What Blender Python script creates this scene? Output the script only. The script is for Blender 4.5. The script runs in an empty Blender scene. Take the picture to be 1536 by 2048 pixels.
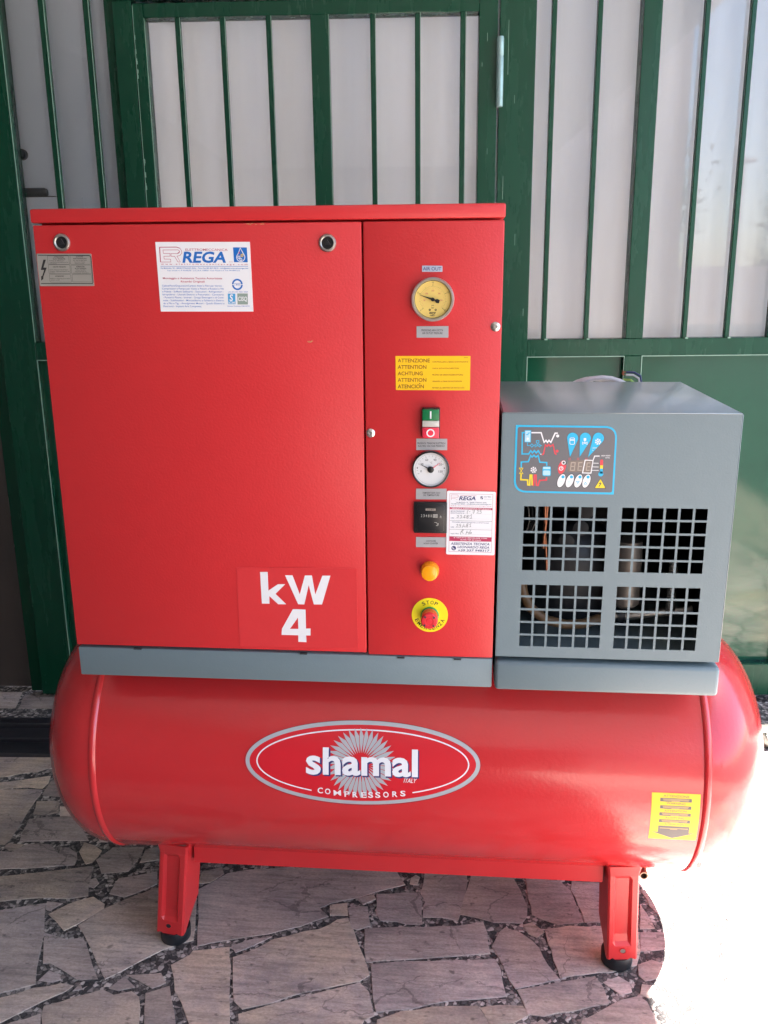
import bpy, bmesh, math, random
from mathutils import Vector, Matrix
random.seed(11)
SC = bpy.context.scene
COL = SC.collection
R = math.radians
# ------------------------------------------------------------------ camera
cam = bpy.data.cameras.new("camera")
camera = bpy.data.objects.new("camera", cam)
COL.objects.link(camera)
cam.sensor_fit = 'VERTICAL'
cam.sensor_height = 36.0
cam.lens = 31.0191
cam.clip_start = 0.05
cam.clip_end = 600.0
camera.matrix_world = Matrix([[0.99651, -0.015564, 0.082008, 0.116049], [0.083211, 0.262847, -0.961242, -1.36024], [-0.006595, 0.964712, 0.263225, 1.305], [0.0, 0.0, 0.0, 1.0]])
SC.camera = camera
# ------------------------------------------------------------------ sky, sun, exposure
SUN_EL, SUN_AZ = R(65.4), R(81.0)          # azimuth clockwise from +Y
world = bpy.data.worlds.new("World")
SC.world = world
world.use_nodes = True
wn = world.node_tree
bg = wn.nodes["Background"]
sky = wn.nodes.new("ShaderNodeTexSky")
sky.sky_type = 'NISHITA'
sky.sun_disc = False
sky.sun_elevation = SUN_EL
sky.sun_rotation = SUN_AZ
sky.air_density = 1.0
sky.dust_density = 1.2
sky.ozone_density = 1.0
wn.links.new(sky.outputs[0], bg.inputs[0])
bg.inputs[1].default_value = 0.062
sun = bpy.data.lights.new("sun", 'SUN')
sun.energy = 5.0
sun.angle = R(0.55)
sun.color = (1.0, 0.95, 0.89)
sun_o = bpy.data.objects.new("sun", sun)
COL.objects.link(sun_o)
sd = Vector((math.cos(SUN_EL) * math.sin(SUN_AZ), math.cos(SUN_EL) * math.cos(SUN_AZ), math.sin(SUN_EL)))
sun_o.rotation_euler = sd.to_track_quat('Z', 'Y').to_euler()
sun_o.location = sd * 30
SC.view_settings.view_transform = 'Standard'
SC.view_settings.look = 'None'
SC.view_settings.exposure = 3.78
SC.view_settings.gamma = 1.0
SC.cycles.max_bounces = 10
SC.cycles.diffuse_bounces = 5
SC.cycles.glossy_bounces = 4
SC.cycles.transparent_max_bounces = 16
SC.cycles.use_denoising = True

# ------------------------------------------------------------------ flat print and paving outlines, in metres
SHEETS = [
{'name':'company_sticker','surf':'front','c':[-0.2711,1.29844],'ops':[['P','white_print',0,[[-0.07292,0.05153],[0.07224,0.05039],[0.07292,-0.05153],[-0.07196,-0.05109]]],['L','crimson_print',1,0.00061,[[-0.06669,0.04367],[-0.06687,0.02232],[-0.05092,0.0222],[-0.05083,0.02633],[-0.06082,0.0266],[-0.06113,0.03063],[-0.05133,0.03074],[-0.05125,0.03457],[-0.06144,0.03484],[-0.06188,0.03981],[-0.03866,0.03981],[-0.03671,0.03865],[-0.03644,0.03674],[-0.03777,0.03503],[-0.03955,0.03437],[-0.04973,0.03446],[-0.04991,0.03054],[-0.04441,0.03049],[-0.03989,0.02222],[-0.03601,0.02219],[-0.04083,0.03066],[-0.03618,0.03158],[-0.03313,0.03451],[-0.03307,0.03833],[-0.03527,0.04187],[-0.04043,0.04363]],1],['L','crimson_print',2,0.00132,[[-0.06668,0.04386],[-0.06687,0.02232]],0],['L','crimson_print',2,0.00112,[[-0.03954,0.03457],[-0.03645,0.03645],[-0.03655,0.03807]],0],['L','crimson_print',2,0.00092,[[-0.06688,0.04386],[-0.04042,0.04382],[-0.03545,0.04216]],0],['T','crimson_print',1,'ELETTROMECCANICA',-0.02707,0.03837,0.03764,0.03764,0.00324,0.1,0],['T','blue_print',1,'REGA',-0.03279,0.02159,0.03775,0.02107,0.01482,1.6,0.22],['T','crimson_print',1,'s.r.l.',0.03928,0.02125,0.04483,0.02121,0.00153,0.2,0],['T','crimson_print',1,'w w w . e l e t t r o m e c c a n i c a r e g a . c o m',-0.06655,0.01837,0.06712,0.01685,0.00212,0.4,0],['P','blue_print',1,[[0.04626,0.04269],[0.06734,0.04232],[0.06772,0.02104],[0.04666,0.02139]]],['L','white_print',2,0.0011,[[0.05727,0.04165],[0.06189,0.03291],[0.06275,0.03182],[0.06334,0.03055],[0.06363,0.02917],[0.06359,0.02775],[0.06324,0.02635],[0.06258,0.02506],[0.06165,0.02394],[0.06051,0.02304],[0.0592,0.02242],[0.0578,0.02211],[0.05638,0.02212],[0.05501,0.02245],[0.05377,0.02309],[0.05271,0.024],[0.0519,0.02514],[0.05137,0.02644],[0.05116,0.02784],[0.05126,0.02927],[0.05169,0.03065],[0.05241,0.03191],[0.05338,0.03298]],1],['R','white_print',2,0.05459,0.02838,0.00121,0.00222],['R','yellow_print',2,0.05945,0.03091,0.00101,0.00221],['R','white_print',2,0.05744,0.02503,0.00111,0.00212],['D','magenta_print',2,0.05541,0.03474,0,0.00121],['L','blue_print',1,0.00051,[[-0.06744,0.01607],[0.06773,0.01493]],0],['T','blue_print',1,'Via Mulitiello, 95 - 80040 STRIANO (NA) - Tel e Fax 081.827.08.55 - info@elettromeccanicarega.com',-0.06771,0.01241,0.06786,0.01129,0.00192,0.5,0],['T','blue_print',1,'Cap. sociale i.v. € 90.000,00 - C.C.I.A.A. 738829 - Cod. Fiscale e P. IVA: 0418891215',-0.05719,0.00905,0.05477,0.00812,0.00174,0.2,0],['T','crimson_print',1,'Montaggio e Assistenza Tecnica Autorizzata',-0.06504,-0.00271,0.02728,-0.00345,0.00262,0.7,0],['T','crimson_print',1,'Ricambi Originali',-0.03736,-0.00782,-0.00021,-0.00812,0.00262,0.7,0],['T','blue_print',1,'Cabine/Forni/Depuratori/Carboni Attivi e Filtri per Vernici -',-0.0671,-0.01369,0.0282,-0.01438,0.00243,0.35,0],['T','blue_print',1,'Compressori e Pompe per Vuoto a Pistoni e Rotativi a Viti',-0.06721,-0.01804,0.02857,-0.01871,0.00244,0.35,0],['T','blue_print',1,'e Palette - Soffianti Sabbiatrici - Essiccatori - Refrigeratori -',-0.06723,-0.0224,0.02833,-0.02305,0.00244,0.35,0],['T','blue_print',1,'Idropulitrici - Utensili Elettrici e Pneumatici - Carotatrici',-0.06724,-0.02677,0.0285,-0.02739,0.00245,0.35,0],['T','blue_print',1,'- Puntatrici Plasma - Inverter - Gruppi Elettrogeni e di Conti-',-0.06653,-0.03115,0.02846,-0.03174,0.00246,0.35,0],['T','blue_print',1,'nuita - Stabilizzatori - Motosaldatrici e Saldatrici a Elettro-',-0.06686,-0.03553,0.02863,-0.0361,0.00246,0.35,0],['T','blue_print',1,'do a Filo e Tig. - Avvolgimenti Motori - Quadri Elettrici e',-0.06698,-0.03992,0.02859,-0.04046,0.00246,0.35,0],['T','blue_print',1,'Elettronici - Impianti Aria Compressa.',-0.0671,-0.04431,-0.00719,-0.04471,0.00246,0.35,0],['R','blue_print',1,0.05014,-0.01131,0.00589,0.00833],['L','blue_print',1,0.00051,[[0.04524,-0.00973],[0.0557,-0.00979]],0],['T','blue_print',1,'S. MARIS',0.04509,-0.01263,0.05473,-0.01278,0.00193,0.4,0],['L','white_print',2,0.00102,[[0.04179,-0.01145],[0.04464,-0.01147]],0],['L','white_print',2,0.00101,[[0.05581,-0.01153],[0.05865,-0.01154]],0],['T','blue_print',1,'UNI EN ISO 9001 2008',0.03506,-0.02306,0.0656,-0.0232,0.00156,0.2,0],['P','sky_print',1,[[0.03456,-0.02471],[0.04619,-0.02476],[0.04579,-0.04037],[0.03454,-0.04033]]],['T','white_print',2,'S',0.03674,-0.03545,0.04287,-0.03547,0.00927,1.5,0.1],['T','white_print',2,'ICIM',0.03548,-0.03984,0.04469,-0.03988,0.00332,1,0],['P','grey_green_print',1,[[0.04925,-0.02458],[0.06553,-0.02466],[0.06506,-0.04093],[0.04903,-0.04087]]],['T','white_print',2,'CISQ',0.04971,-0.0355,0.0646,-0.03556,0.00605,1.2,0.1],['T','blue_print',1,'Numero Certificato ICIM 4073/0',0.0332,-0.04414,0.06765,-0.04426,0.00166,0.3,0]]},
{'name':'danger_plate','surf':'front','c':[-0.48848,1.31028],'ops':[['P','aluminium_print',0,[[-0.04336,0.02277],[-0.0433,0.0233],[-0.0431,0.02372],[-0.04278,0.02401],[-0.04233,0.02419],[-0.04174,0.02424],[0.04154,0.02357],[0.04212,0.0235],[0.04257,0.02332],[0.04289,0.02302],[0.04308,0.02261],[0.04315,0.02207],[0.04335,-0.02275],[0.04329,-0.02329],[0.0431,-0.02371],[0.04278,-0.02401],[0.04233,-0.02419],[0.04174,-0.02425],[-0.04171,-0.02411],[-0.04229,-0.02405],[-0.04275,-0.02386],[-0.04308,-0.02356],[-0.04327,-0.02313],[-0.04334,-0.02259]]],['L','black_print',1,0.00103,[[-0.04072,0.02184],[0.04001,0.02096],[0.04262,0.01819],[0.04236,-0.01849],[0.0408,-0.02066],[-0.04059,-0.01997]],0],['P','black_print',1,[[-0.03305,0.0153],[-0.02918,0.01515],[-0.03434,0.00375],[-0.02913,0.00335],[-0.03587,-0.00985],[-0.03645,-0.01331],[-0.04011,-0.01572],[-0.03934,-0.00892],[-0.03771,-0.00893],[-0.03364,0.00012],[-0.03897,0.00016]]],['L','black_print',1,0.00032,[[-0.02617,0.02011],[-0.02608,0.02051],[-0.02582,0.02074],[-0.02538,0.02082],[0.00631,0.02057],[0.00675,0.02049],[0.00701,0.02025],[0.00711,0.01985],[0.00752,0.00899],[0.00745,0.00859],[0.0072,0.00835],[0.00678,0.00828],[-0.02558,0.00851],[-0.02601,0.00859],[-0.02627,0.00884],[-0.02635,0.00924]],1],['L','black_print',1,0.00032,[[-0.02614,0.00707],[-0.02604,0.00747],[-0.02577,0.00771],[-0.02534,0.00779],[0.00715,0.00755],[0.00758,0.00747],[0.00784,0.00723],[0.00792,0.00683],[0.00777,-0.00456],[0.00768,-0.00496],[0.00742,-0.0052],[0.00698,-0.00528],[-0.02578,-0.00507],[-0.02621,-0.00498],[-0.02646,-0.00474],[-0.02653,-0.00434]],1],['L','black_print',1,0.00032,[[-0.02598,-0.0073],[-0.02587,-0.0069],[-0.0256,-0.00666],[-0.02517,-0.00658],[0.00683,-0.00678],[0.00726,-0.00687],[0.00753,-0.00711],[0.00763,-0.00751],[0.00801,-0.01758],[0.00794,-0.01798],[0.00769,-0.01822],[0.00726,-0.01829],[-0.02429,-0.01812],[-0.02477,-0.01805],[-0.02517,-0.01785],[-0.02548,-0.01753],[-0.02595,-0.01686],[-0.02618,-0.01646],[-0.02631,-0.01602],[-0.02633,-0.01555]],1],['L','black_print',1,0.00032,[[0.00966,0.02012],[0.00976,0.02052],[0.01003,0.02075],[0.01046,0.02083],[0.04046,0.0203],[0.04088,0.02022],[0.04113,0.01998],[0.04121,0.01958],[0.04101,0.00875],[0.04092,0.00835],[0.04066,0.00811],[0.04023,0.00803],[0.00992,0.00814],[0.00949,0.00822],[0.00925,0.00846],[0.00918,0.00886]],1],['L','black_print',1,0.00032,[[0.00953,0.00604],[0.00961,0.00644],[0.00987,0.00668],[0.01029,0.00676],[0.04043,0.00683],[0.04086,0.00675],[0.04112,0.00651],[0.0412,0.00611],[0.04114,-0.00507],[0.04105,-0.00547],[0.0408,-0.00571],[0.04037,-0.00579],[0.01043,-0.00572],[0.01,-0.00564],[0.00974,-0.0054],[0.00965,-0.00499]],1],['L','black_print',1,0.00032,[[0.00985,-0.00783],[0.00993,-0.00743],[0.01018,-0.00719],[0.01061,-0.00711],[0.04003,-0.0073],[0.04046,-0.00738],[0.04072,-0.00762],[0.04082,-0.00802],[0.04102,-0.01746],[0.04095,-0.01786],[0.04069,-0.0181],[0.04026,-0.01818],[0.01079,-0.01801],[0.01035,-0.01793],[0.01009,-0.01768],[0.01,-0.01728]],1],['T','black_print',1,'ATTENZIONE',-0.01639,0.01805,-0.00066,0.01793,0.00192,0.8,0],['T','black_print',1,'ALTA TENSIONE',-0.01817,0.01537,0.00163,0.01522,0.00191,0.8,0],['T','black_print',1,'Prima di effettuare',-0.02358,0.01319,-0.00002,0.01301,0.0012,0.4,0],['T','black_print',1,'manutenzioni disinserire',-0.0235,0.0109,0.00567,0.01069,0.0012,0.4,0],['T','black_print',1,'la tensione',-0.02374,0.0088,-0.01242,0.00872,0.00108,0.4,0],['T','black_print',1,'HAUTE TENSION',-0.01899,0.00365,0.00124,0.00351,0.0018,0.8,0],['T','black_print',1,'avant chaque intervention',-0.02505,-0.00024,0.00438,-0.00043,0.00121,0.4,0],['T','black_print',1,"couper l'alimentation du",-0.02532,-0.00265,0.00639,-0.00286,0.00121,0.4,0],['T','black_print',1,'courant',-0.02534,-0.00465,-0.01743,-0.0047,0.00109,0.4,0],['T','black_print',1,'WARNING',-0.01705,-0.01015,-0.00324,-0.01023,0.00182,0.8,0],['T','black_print',1,'Before opening put main',-0.02487,-0.01337,0.00613,-0.01356,0.00121,0.4,0],['T','black_print',1,'switch on off',-0.02479,-0.01556,-0.0107,-0.01564,0.00121,0.4,0],['T','black_print',1,'ACHTUNG',0.01843,0.01826,0.03011,0.01817,0.00191,0.8,0],['T','black_print',1,'HOCHSPANNUNG',0.01429,0.01554,0.03549,0.01538,0.00179,0.8,0],['T','black_print',1,'Vor dem Eingriff bitte',0.01366,0.01315,0.03538,0.01299,0.0012,0.4,0],['T','black_print',1,'Strom ab schalten',0.01556,0.01092,0.03259,0.01079,0.00119,0.4,0],['T','black_print',1,'immer pruefen',0.01629,0.00869,0.03122,0.00858,0.00108,0.4,0],['T','black_print',1,'ATENCION',0.01772,0.00369,0.03092,0.0036,0.00193,0.8,0],['T','black_print',1,'ALTA TENSION',0.0152,0.00112,0.03324,0.001,0.00169,0.8,0],['T','black_print',1,'Antes de abrir',0.01662,-0.00081,0.0324,-0.00092,0.0012,0.4,0],['T','black_print',1,'desconectar la',0.01545,-0.0028,0.03317,-0.00291,0.00109,0.4,0],['T','black_print',1,'corriente siempre',0.01264,-0.00501,0.0365,-0.00516,0.00109,0.4,0]]},
{'name':'power_film','surf':'front','c':[-0.14617,0.76428],'ops':[['P','clear_film',0,[[-0.09979,0.0693],[0.10072,0.07211],[0.10077,-0.06997],[-0.10077,-0.07211]]],['P','white_print',1,[[-0.06026,0.06221],[-0.04739,0.0625],[-0.04753,0.02984],[-0.0311,0.04147],[-0.01884,0.04176],[-0.03576,0.02432],[-0.01829,0.00633],[-0.03186,0.00598],[-0.04639,0.02019],[-0.04664,0.00657],[-0.05962,0.00657]]],['P','white_print',1,[[-0.01858,0.05742],[-0.00607,0.0577],[0.00505,0.02469],[0.01462,0.05785],[0.02617,0.05811],[0.03103,0.025],[0.04376,0.05819],[0.05708,0.0585],[0.04187,0.00755],[0.02809,0.0072],[0.02051,0.0411],[0.01215,0.00679],[0.00171,0.00684]]],['P','white_print',1,[[-0.00751,-0.00216],[0.00143,-0.00192],[0.00063,-0.01693],[-0.01368,-0.03767],[0.00059,-0.03726],[0.00021,-0.04882],[-0.02838,-0.04899],[-0.02735,-0.03806]]],['P','white_print',1,[[0.00127,-0.00193],[0.01402,-0.00224],[0.01361,-0.03624],[0.02134,-0.03602],[0.02098,-0.04854],[0.01354,-0.04876],[0.01379,-0.06099],[-0.00018,-0.06075],[0.00059,-0.03726],[0.00063,-0.01693]]]]},
{'name':'rotation_sticker','surf':'front','c':[0.07635,1.15404],'ops':[['P','amber_print',0,[[-0.05714,0.02597],[0.05701,0.02609],[0.05714,-0.02609],[-0.05667,-0.02595]]],['T','brown_print',1,'ATTENZIONE',-0.05367,0.01637,-0.00463,0.01645,0.00542,0.75,0],['T','brown_print',1,'CONTROLLARE IL SENSO DI ROTAZIONE',-0.00078,0.01609,0.05362,0.01618,0.00209,0.3,0],['T','brown_print',1,'ATTENTION',-0.05369,0.00654,-0.00978,0.00664,0.00544,0.75,0],['T','brown_print',1,'CHECK ROTATION DIRECTION',-0.0007,0.00629,0.03984,0.00638,0.0021,0.3,0],['T','brown_print',1,'ACHTUNG',-0.05372,-0.00333,-0.01533,-0.00322,0.00547,0.75,0],['T','brown_print',1,'PRUFEN SIE DREHUNGSRICHTUNG',-0.00062,-0.00355,0.04644,-0.00342,0.00211,0.3,0],['T','brown_print',1,'ATTENTION',-0.05374,-0.01324,-0.00966,-0.01308,0.00549,0.75,0],['T','brown_print',1,'VERIFIER LE SENS DE ROTATION',-0.00055,-0.01343,0.04425,-0.01327,0.00212,0.3,0],['T','brown_print',1,'ATENCION',-0.05377,-0.02318,-0.01336,-0.02302,0.00551,0.75,0],['T','brown_print',1,'REVISEN EL SENTIDO DE ROTACION',-0.00047,-0.02334,0.04839,-0.02314,0.00212,0.3,0],['L','brown_print',1,0.00062,[[0.04697,0.02339],[0.05337,0.0234]],0],['L','brown_print',1,0.00113,[[-0.02115,-0.0168],[-0.01915,-0.01505]],0],['L','brown_print',1,0.0005,[[0.04585,-0.02004],[0.04646,-0.01941]],0],['L','brown_print',1,0.0005,[[0.00296,-0.00007],[0.00345,-0.00007]],0],['L','brown_print',1,0.0005,[[0.00395,-0.00007],[0.00445,-0.00007]],0]]},
{'name':'air_out_plate','surf':'front','c':[0.07445,1.30816],'ops':[['P','pale_label_print',0,[[-0.01508,0.00453],[0.01508,0.00408],[0.01493,-0.00453],[-0.01504,-0.00433]]],['T','navy_print',1,'AIR OUT',-0.01384,-0.00224,0.01322,-0.00265,0.0049,0.55,0]]},
{'name':'outlet_pressure_plate','surf':'front','c':[0.07548,1.21605],'ops':[['P','label_print',0,[[-0.02405,0.00841],[0.02405,0.00857],[0.02403,-0.00857],[-0.024,-0.00854]]],['T','black_print',1,'PRESSIONE ARIA USCITA',-0.01664,0.00103,0.01594,0.00099,0.0029,0.3,0],['T','black_print',1,'AIR OUTLET PRESSURE',-0.01539,-0.00321,0.01512,-0.00324,0.00291,0.3,0]]},
{'name':'voltage_plate','surf':'front','c':[0.07567,1.04332],'ops':[['P','label_print',0,[[-0.02411,0.00911],[0.02402,0.00915],[0.02424,-0.00886],[-0.02424,-0.00915]]],['T','black_print',1,'PRESENZA TENSIONE ELETTRICA',-0.0224,0.00039,0.02151,0.0008,0.00285,0.3,0],['T','black_print',1,'ELECTRIC VOLTAGE PRESENCE',-0.02144,-0.00398,0.02007,-0.00358,0.00286,0.3,0]]},
{'name':'oil_temperature_plate','surf':'front','c':[0.07552,0.96349],'ops':[['P','label_print',0,[[-0.02409,0.00849],[0.02402,0.00896],[0.02423,-0.00844],[-0.02423,-0.00896]]],['T','black_print',1,'TEMPERATURA OLIO',-0.01399,0.00042,0.0139,0.00081,0.00274,0.3,0],['T','black_print',1,'OIL TEMPERATURE',-0.01264,-0.00349,0.01261,-0.00312,0.00275,0.3,0]]},
{'name':'hour_counter_plate','surf':'front','c':[0.07554,0.88342],'ops':[['P','label_print',0,[[-0.02387,0.00824],[0.02381,0.00873],[0.02401,-0.00819],[-0.02401,-0.00873]]],['T','black_print',1,'CONTAORE',-0.00784,0.00068,0.00814,0.00099,0.00262,0.3,0],['T','black_print',1,'HOUR COUNTER',-0.01148,-0.00342,0.01164,-0.00298,0.00262,0.3,0]]},
{'name':'service_sticker','surf':'front','c':[0.13904,0.91636],'ops':[['P','white_print',0,[[-0.03858,0.05002],[-0.03847,0.05101],[-0.03815,0.05177],[-0.03762,0.05232],[-0.03687,0.05264],[-0.03591,0.05275],[0.03552,0.05222],[0.03647,0.0521],[0.03721,0.05177],[0.03774,0.05122],[0.03806,0.05045],[0.03817,0.04946],[0.03872,-0.04992],[0.03862,-0.05094],[0.0383,-0.05174],[0.03776,-0.05231],[0.03701,-0.05265],[0.03604,-0.05276],[-0.03602,-0.05277],[-0.037,-0.05265],[-0.03776,-0.05231],[-0.0383,-0.05174],[-0.03862,-0.05094],[-0.03873,-0.04991]]],['L','crimson_print',1,0.00041,[[-0.0342,0.04837],[0.03357,0.048],[0.03335,-0.04801],[-0.03446,-0.04761]],1],['L','crimson_print',1,0.00041,[[-0.0317,0.03848],[-0.03181,0.04632],[-0.02205,0.04646],[-0.02025,0.04447],[-0.0217,0.04262],[-0.03057,0.04279]],0],['L','crimson_print',1,0.0003,[[-0.03143,0.04063],[-0.02611,0.04071],[-0.02223,0.0385]],0],['T','navy_print',1,'REGA',-0.01956,0.03805,0.00832,0.03835,0.006,1.6,0.25],['L','crimson_print',1,0.00047,[[-0.01761,0.04555],[0.00776,0.04543]],0],['P','navy_print',1,[[0.01425,0.04467],[0.01808,0.0446],[0.01807,0.03984],[0.01436,0.04009]]],['L','white_print',2,0.00082,[[0.01523,0.04041],[0.01739,0.0438]],0],['T','navy_print',1,'ISO 9001',0.02,0.04304,0.03076,0.04296,0.00183,0.4,0],['L','navy_print',1,0.00029,[[0.01994,0.04035],[0.03172,0.04016]],0],['T','navy_print',1,'Via Mulitiello, 95 - 80040 STRIANO (NA)',-0.02422,0.03356,0.02393,0.03356,0.00172,0.4,0],['T','navy_print',1,'Tel. 081.827.08.55 - info@elettromeccanicarega.com',-0.03219,0.03098,0.03166,0.03086,0.00172,0.4,0],['T','crimson_print',1,'w w w . e l e t t r o m e c c a n i c a r e g a . c o m',-0.03234,0.02827,0.03173,0.0281,0.00148,0.4,0],['P','crimson_print',1,[[-0.03379,0.02615],[0.0335,0.02567],[0.03347,0.02229],[-0.03381,0.02295]]],['T','white_print',2,'VENDITA ASSISTENZA NOLEGGIO',-0.03091,0.02361,0.03097,0.02311,0.00185,0.6,0],['T','navy_print',1,'MANUTENZIONE',-0.03221,0.01889,-0.01047,0.019,0.00173,0.5,0],['T','navy_print',1,'EFFETTUATA IL',-0.03217,0.01568,-0.01059,0.01578,0.00173,0.5,0],['T','navy_print',1,'ORE',-0.03218,0.00762,-0.02682,0.00759,0.00174,0.5,0],['T','navy_print',1,'ORE',-0.03198,-0.00744,-0.02672,-0.00747,0.00175,0.5,0],['T','navy_print',1,'OLIO TIPO',-0.03213,-0.01845,-0.01927,-0.01846,0.00188,0.5,0],['T','navy_print',1,'PROSSIMA MANUTENZIONE da EFFETTUARE',-0.02983,0.00108,0.02858,0.00009,0.00149,0.4,0],['L','black_print',1,0.00036,[[-0.03363,0.00437],[0.03335,0.00365]],0],['L','black_print',1,0.00036,[[-0.03374,-0.01034],[0.0333,-0.01051]],0],['L','label_print',1,0.00018,[[-0.0103,0.01604],[0.03175,0.01536]],0],['L','label_print',1,0.00018,[[-0.02563,0.00773],[0.03196,0.00734]],0],['L','label_print',1,0.00018,[[-0.02541,-0.00732],[0.03174,-0.00774]],0],['L','label_print',1,0.00018,[[-0.01688,-0.01829],[0.03202,-0.01877]],0],['L','ink_print',2,0.00053,[[-0.00448,0.0223],[-0.00621,0.01919],[-0.00626,0.01548]],0],['L','ink_print',2,0.00053,[[-0.00354,0.01923],[-0.00147,0.01951]],0],['L','ink_print',2,0.00053,[[0.00174,0.02178],[0.00559,0.02197],[0.00364,0.01564]],0],['L','ink_print',2,0.00053,[[0.0021,0.01871],[0.00506,0.01906]],0],['L','ink_print',2,0.00053,[[0.00886,0.02097],[0.01091,0.02193],[0.01154,0.02009],[0.00865,0.01684],[0.01309,0.01716]],0],['L','ink_print',2,0.00053,[[0.01682,0.02233],[0.01416,0.02198],[0.01391,0.02001],[0.01599,0.01955],[0.01575,0.01708],[0.0134,0.01642]],0],['L','ink_print',2,0.00054,[[-0.02242,0.01243],[-0.02035,0.01309],[-0.01973,0.01124],[-0.02296,0.00871],[-0.0191,0.00908]],0],['L','ink_print',2,0.00053,[[-0.01738,0.01283],[-0.015,0.01318],[-0.01587,0.0113],[-0.01466,0.01009],[-0.01612,0.00851],[-0.01791,0.00879]],0],['L','ink_print',2,0.00053,[[-0.00966,0.01326],[-0.01286,0.0095],[-0.00841,0.00988]],0],['L','ink_print',2,0.00053,[[-0.00908,0.01389],[-0.01076,0.00829]],0],['L','ink_print',2,0.00053,[[-0.00432,0.01335],[-0.00669,0.013],[-0.00666,0.01146],[-0.00426,0.01026],[-0.00482,0.00839],[-0.00691,0.00867],[-0.00664,0.01053],[-0.0043,0.01211],[-0.00432,0.01335]],0],['L','ink_print',2,0.00053,[[-0.00281,0.01183],[0.00099,0.01498],[0.00022,0.00848]],0],['L','ink_print',2,0.00053,[[-0.00215,0.00844],[0.0017,0.00869]],0],['L','ink_print',2,0.00054,[[-0.02309,-0.00248],[-0.02072,-0.00163],[-0.0204,-0.00337],[-0.02333,-0.00653],[-0.01946,-0.00615]],0],['L','ink_print',2,0.00054,[[-0.01536,-0.00141],[-0.01774,-0.00176],[-0.01801,-0.00364],[-0.01591,-0.00391],[-0.01618,-0.0061],[-0.01856,-0.00645]],0],['L','ink_print',2,0.00054,[[-0.0109,-0.00102],[-0.01377,-0.0073]],0],['L','ink_print',2,0.00054,[[-0.01262,-0.0051],[-0.00935,-0.00442],[-0.00931,-0.00691]],0],['L','ink_print',2,0.00054,[[-0.00407,-0.00028],[-0.00673,-0.00126],[-0.0064,-0.00281],[-0.00459,-0.00403],[-0.00515,-0.00621],[-0.00754,-0.00563],[-0.00698,-0.00376],[-0.00404,-0.00184]],0],['L','ink_print',2,0.00054,[[-0.00254,-0.00243],[0.00009,0.0001],[-0.00099,-0.00552]],0],['L','ink_print',2,0.00054,[[-0.00218,-0.00566],[0.00049,-0.00537]],0],['L','ink_print',2,0.00054,[[-0.01341,-0.01135],[-0.01574,-0.01452],[-0.01657,-0.01891]],0],['L','ink_print',2,0.00054,[[-0.01341,-0.01135],[-0.01254,-0.00977],[-0.01162,-0.01132],[-0.01455,-0.0145],[-0.01152,-0.01725]],0],['L','ink_print',2,0.00054,[[-0.00564,-0.01215],[-0.00791,-0.01875]],0],['L','ink_print',2,0.00054,[[-0.00737,-0.0153],[-0.0038,-0.01493],[-0.00344,-0.01805]],0],['L','ink_print',2,0.00054,[[0.00001,-0.01111],[-0.00201,-0.01489],[-0.00166,-0.01739],[0.00101,-0.01671],[0.00127,-0.01483],[-0.0014,-0.01551]],0],['P','crimson_print',1,[[-0.03376,-0.02205],[0.03319,-0.02268],[0.0332,-0.03001],[-0.03396,-0.02991]]],['T','white_print',2,"E' VIETATO MISCELARE CON",-0.02665,-0.02487,0.02594,-0.02551,0.00188,0.6,0],['T','white_print',2,'ALTRI TIPI DI OLIO',-0.01671,-0.02845,0.01647,-0.02883,0.00188,0.6,0],['T','navy_print',1,'ASSISTENZA TECNICA',-0.0316,-0.03617,0.03096,-0.03608,0.00378,1,0.2],['T','navy_print',1,'LEONARDO REGA',-0.02071,-0.04151,0.03081,-0.04175,0.00366,1,0.2],['T','navy_print',1,'+39 337 948317',-0.02032,-0.047,0.03063,-0.0468,0.00328,1,0.2],['D','navy_print',1,-0.02671,-0.04188,0,0.00373],['L','white_print',2,0.00108,[[-0.02842,-0.04021],[-0.0276,-0.04304],[-0.02488,-0.04362]],0]]},
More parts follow.
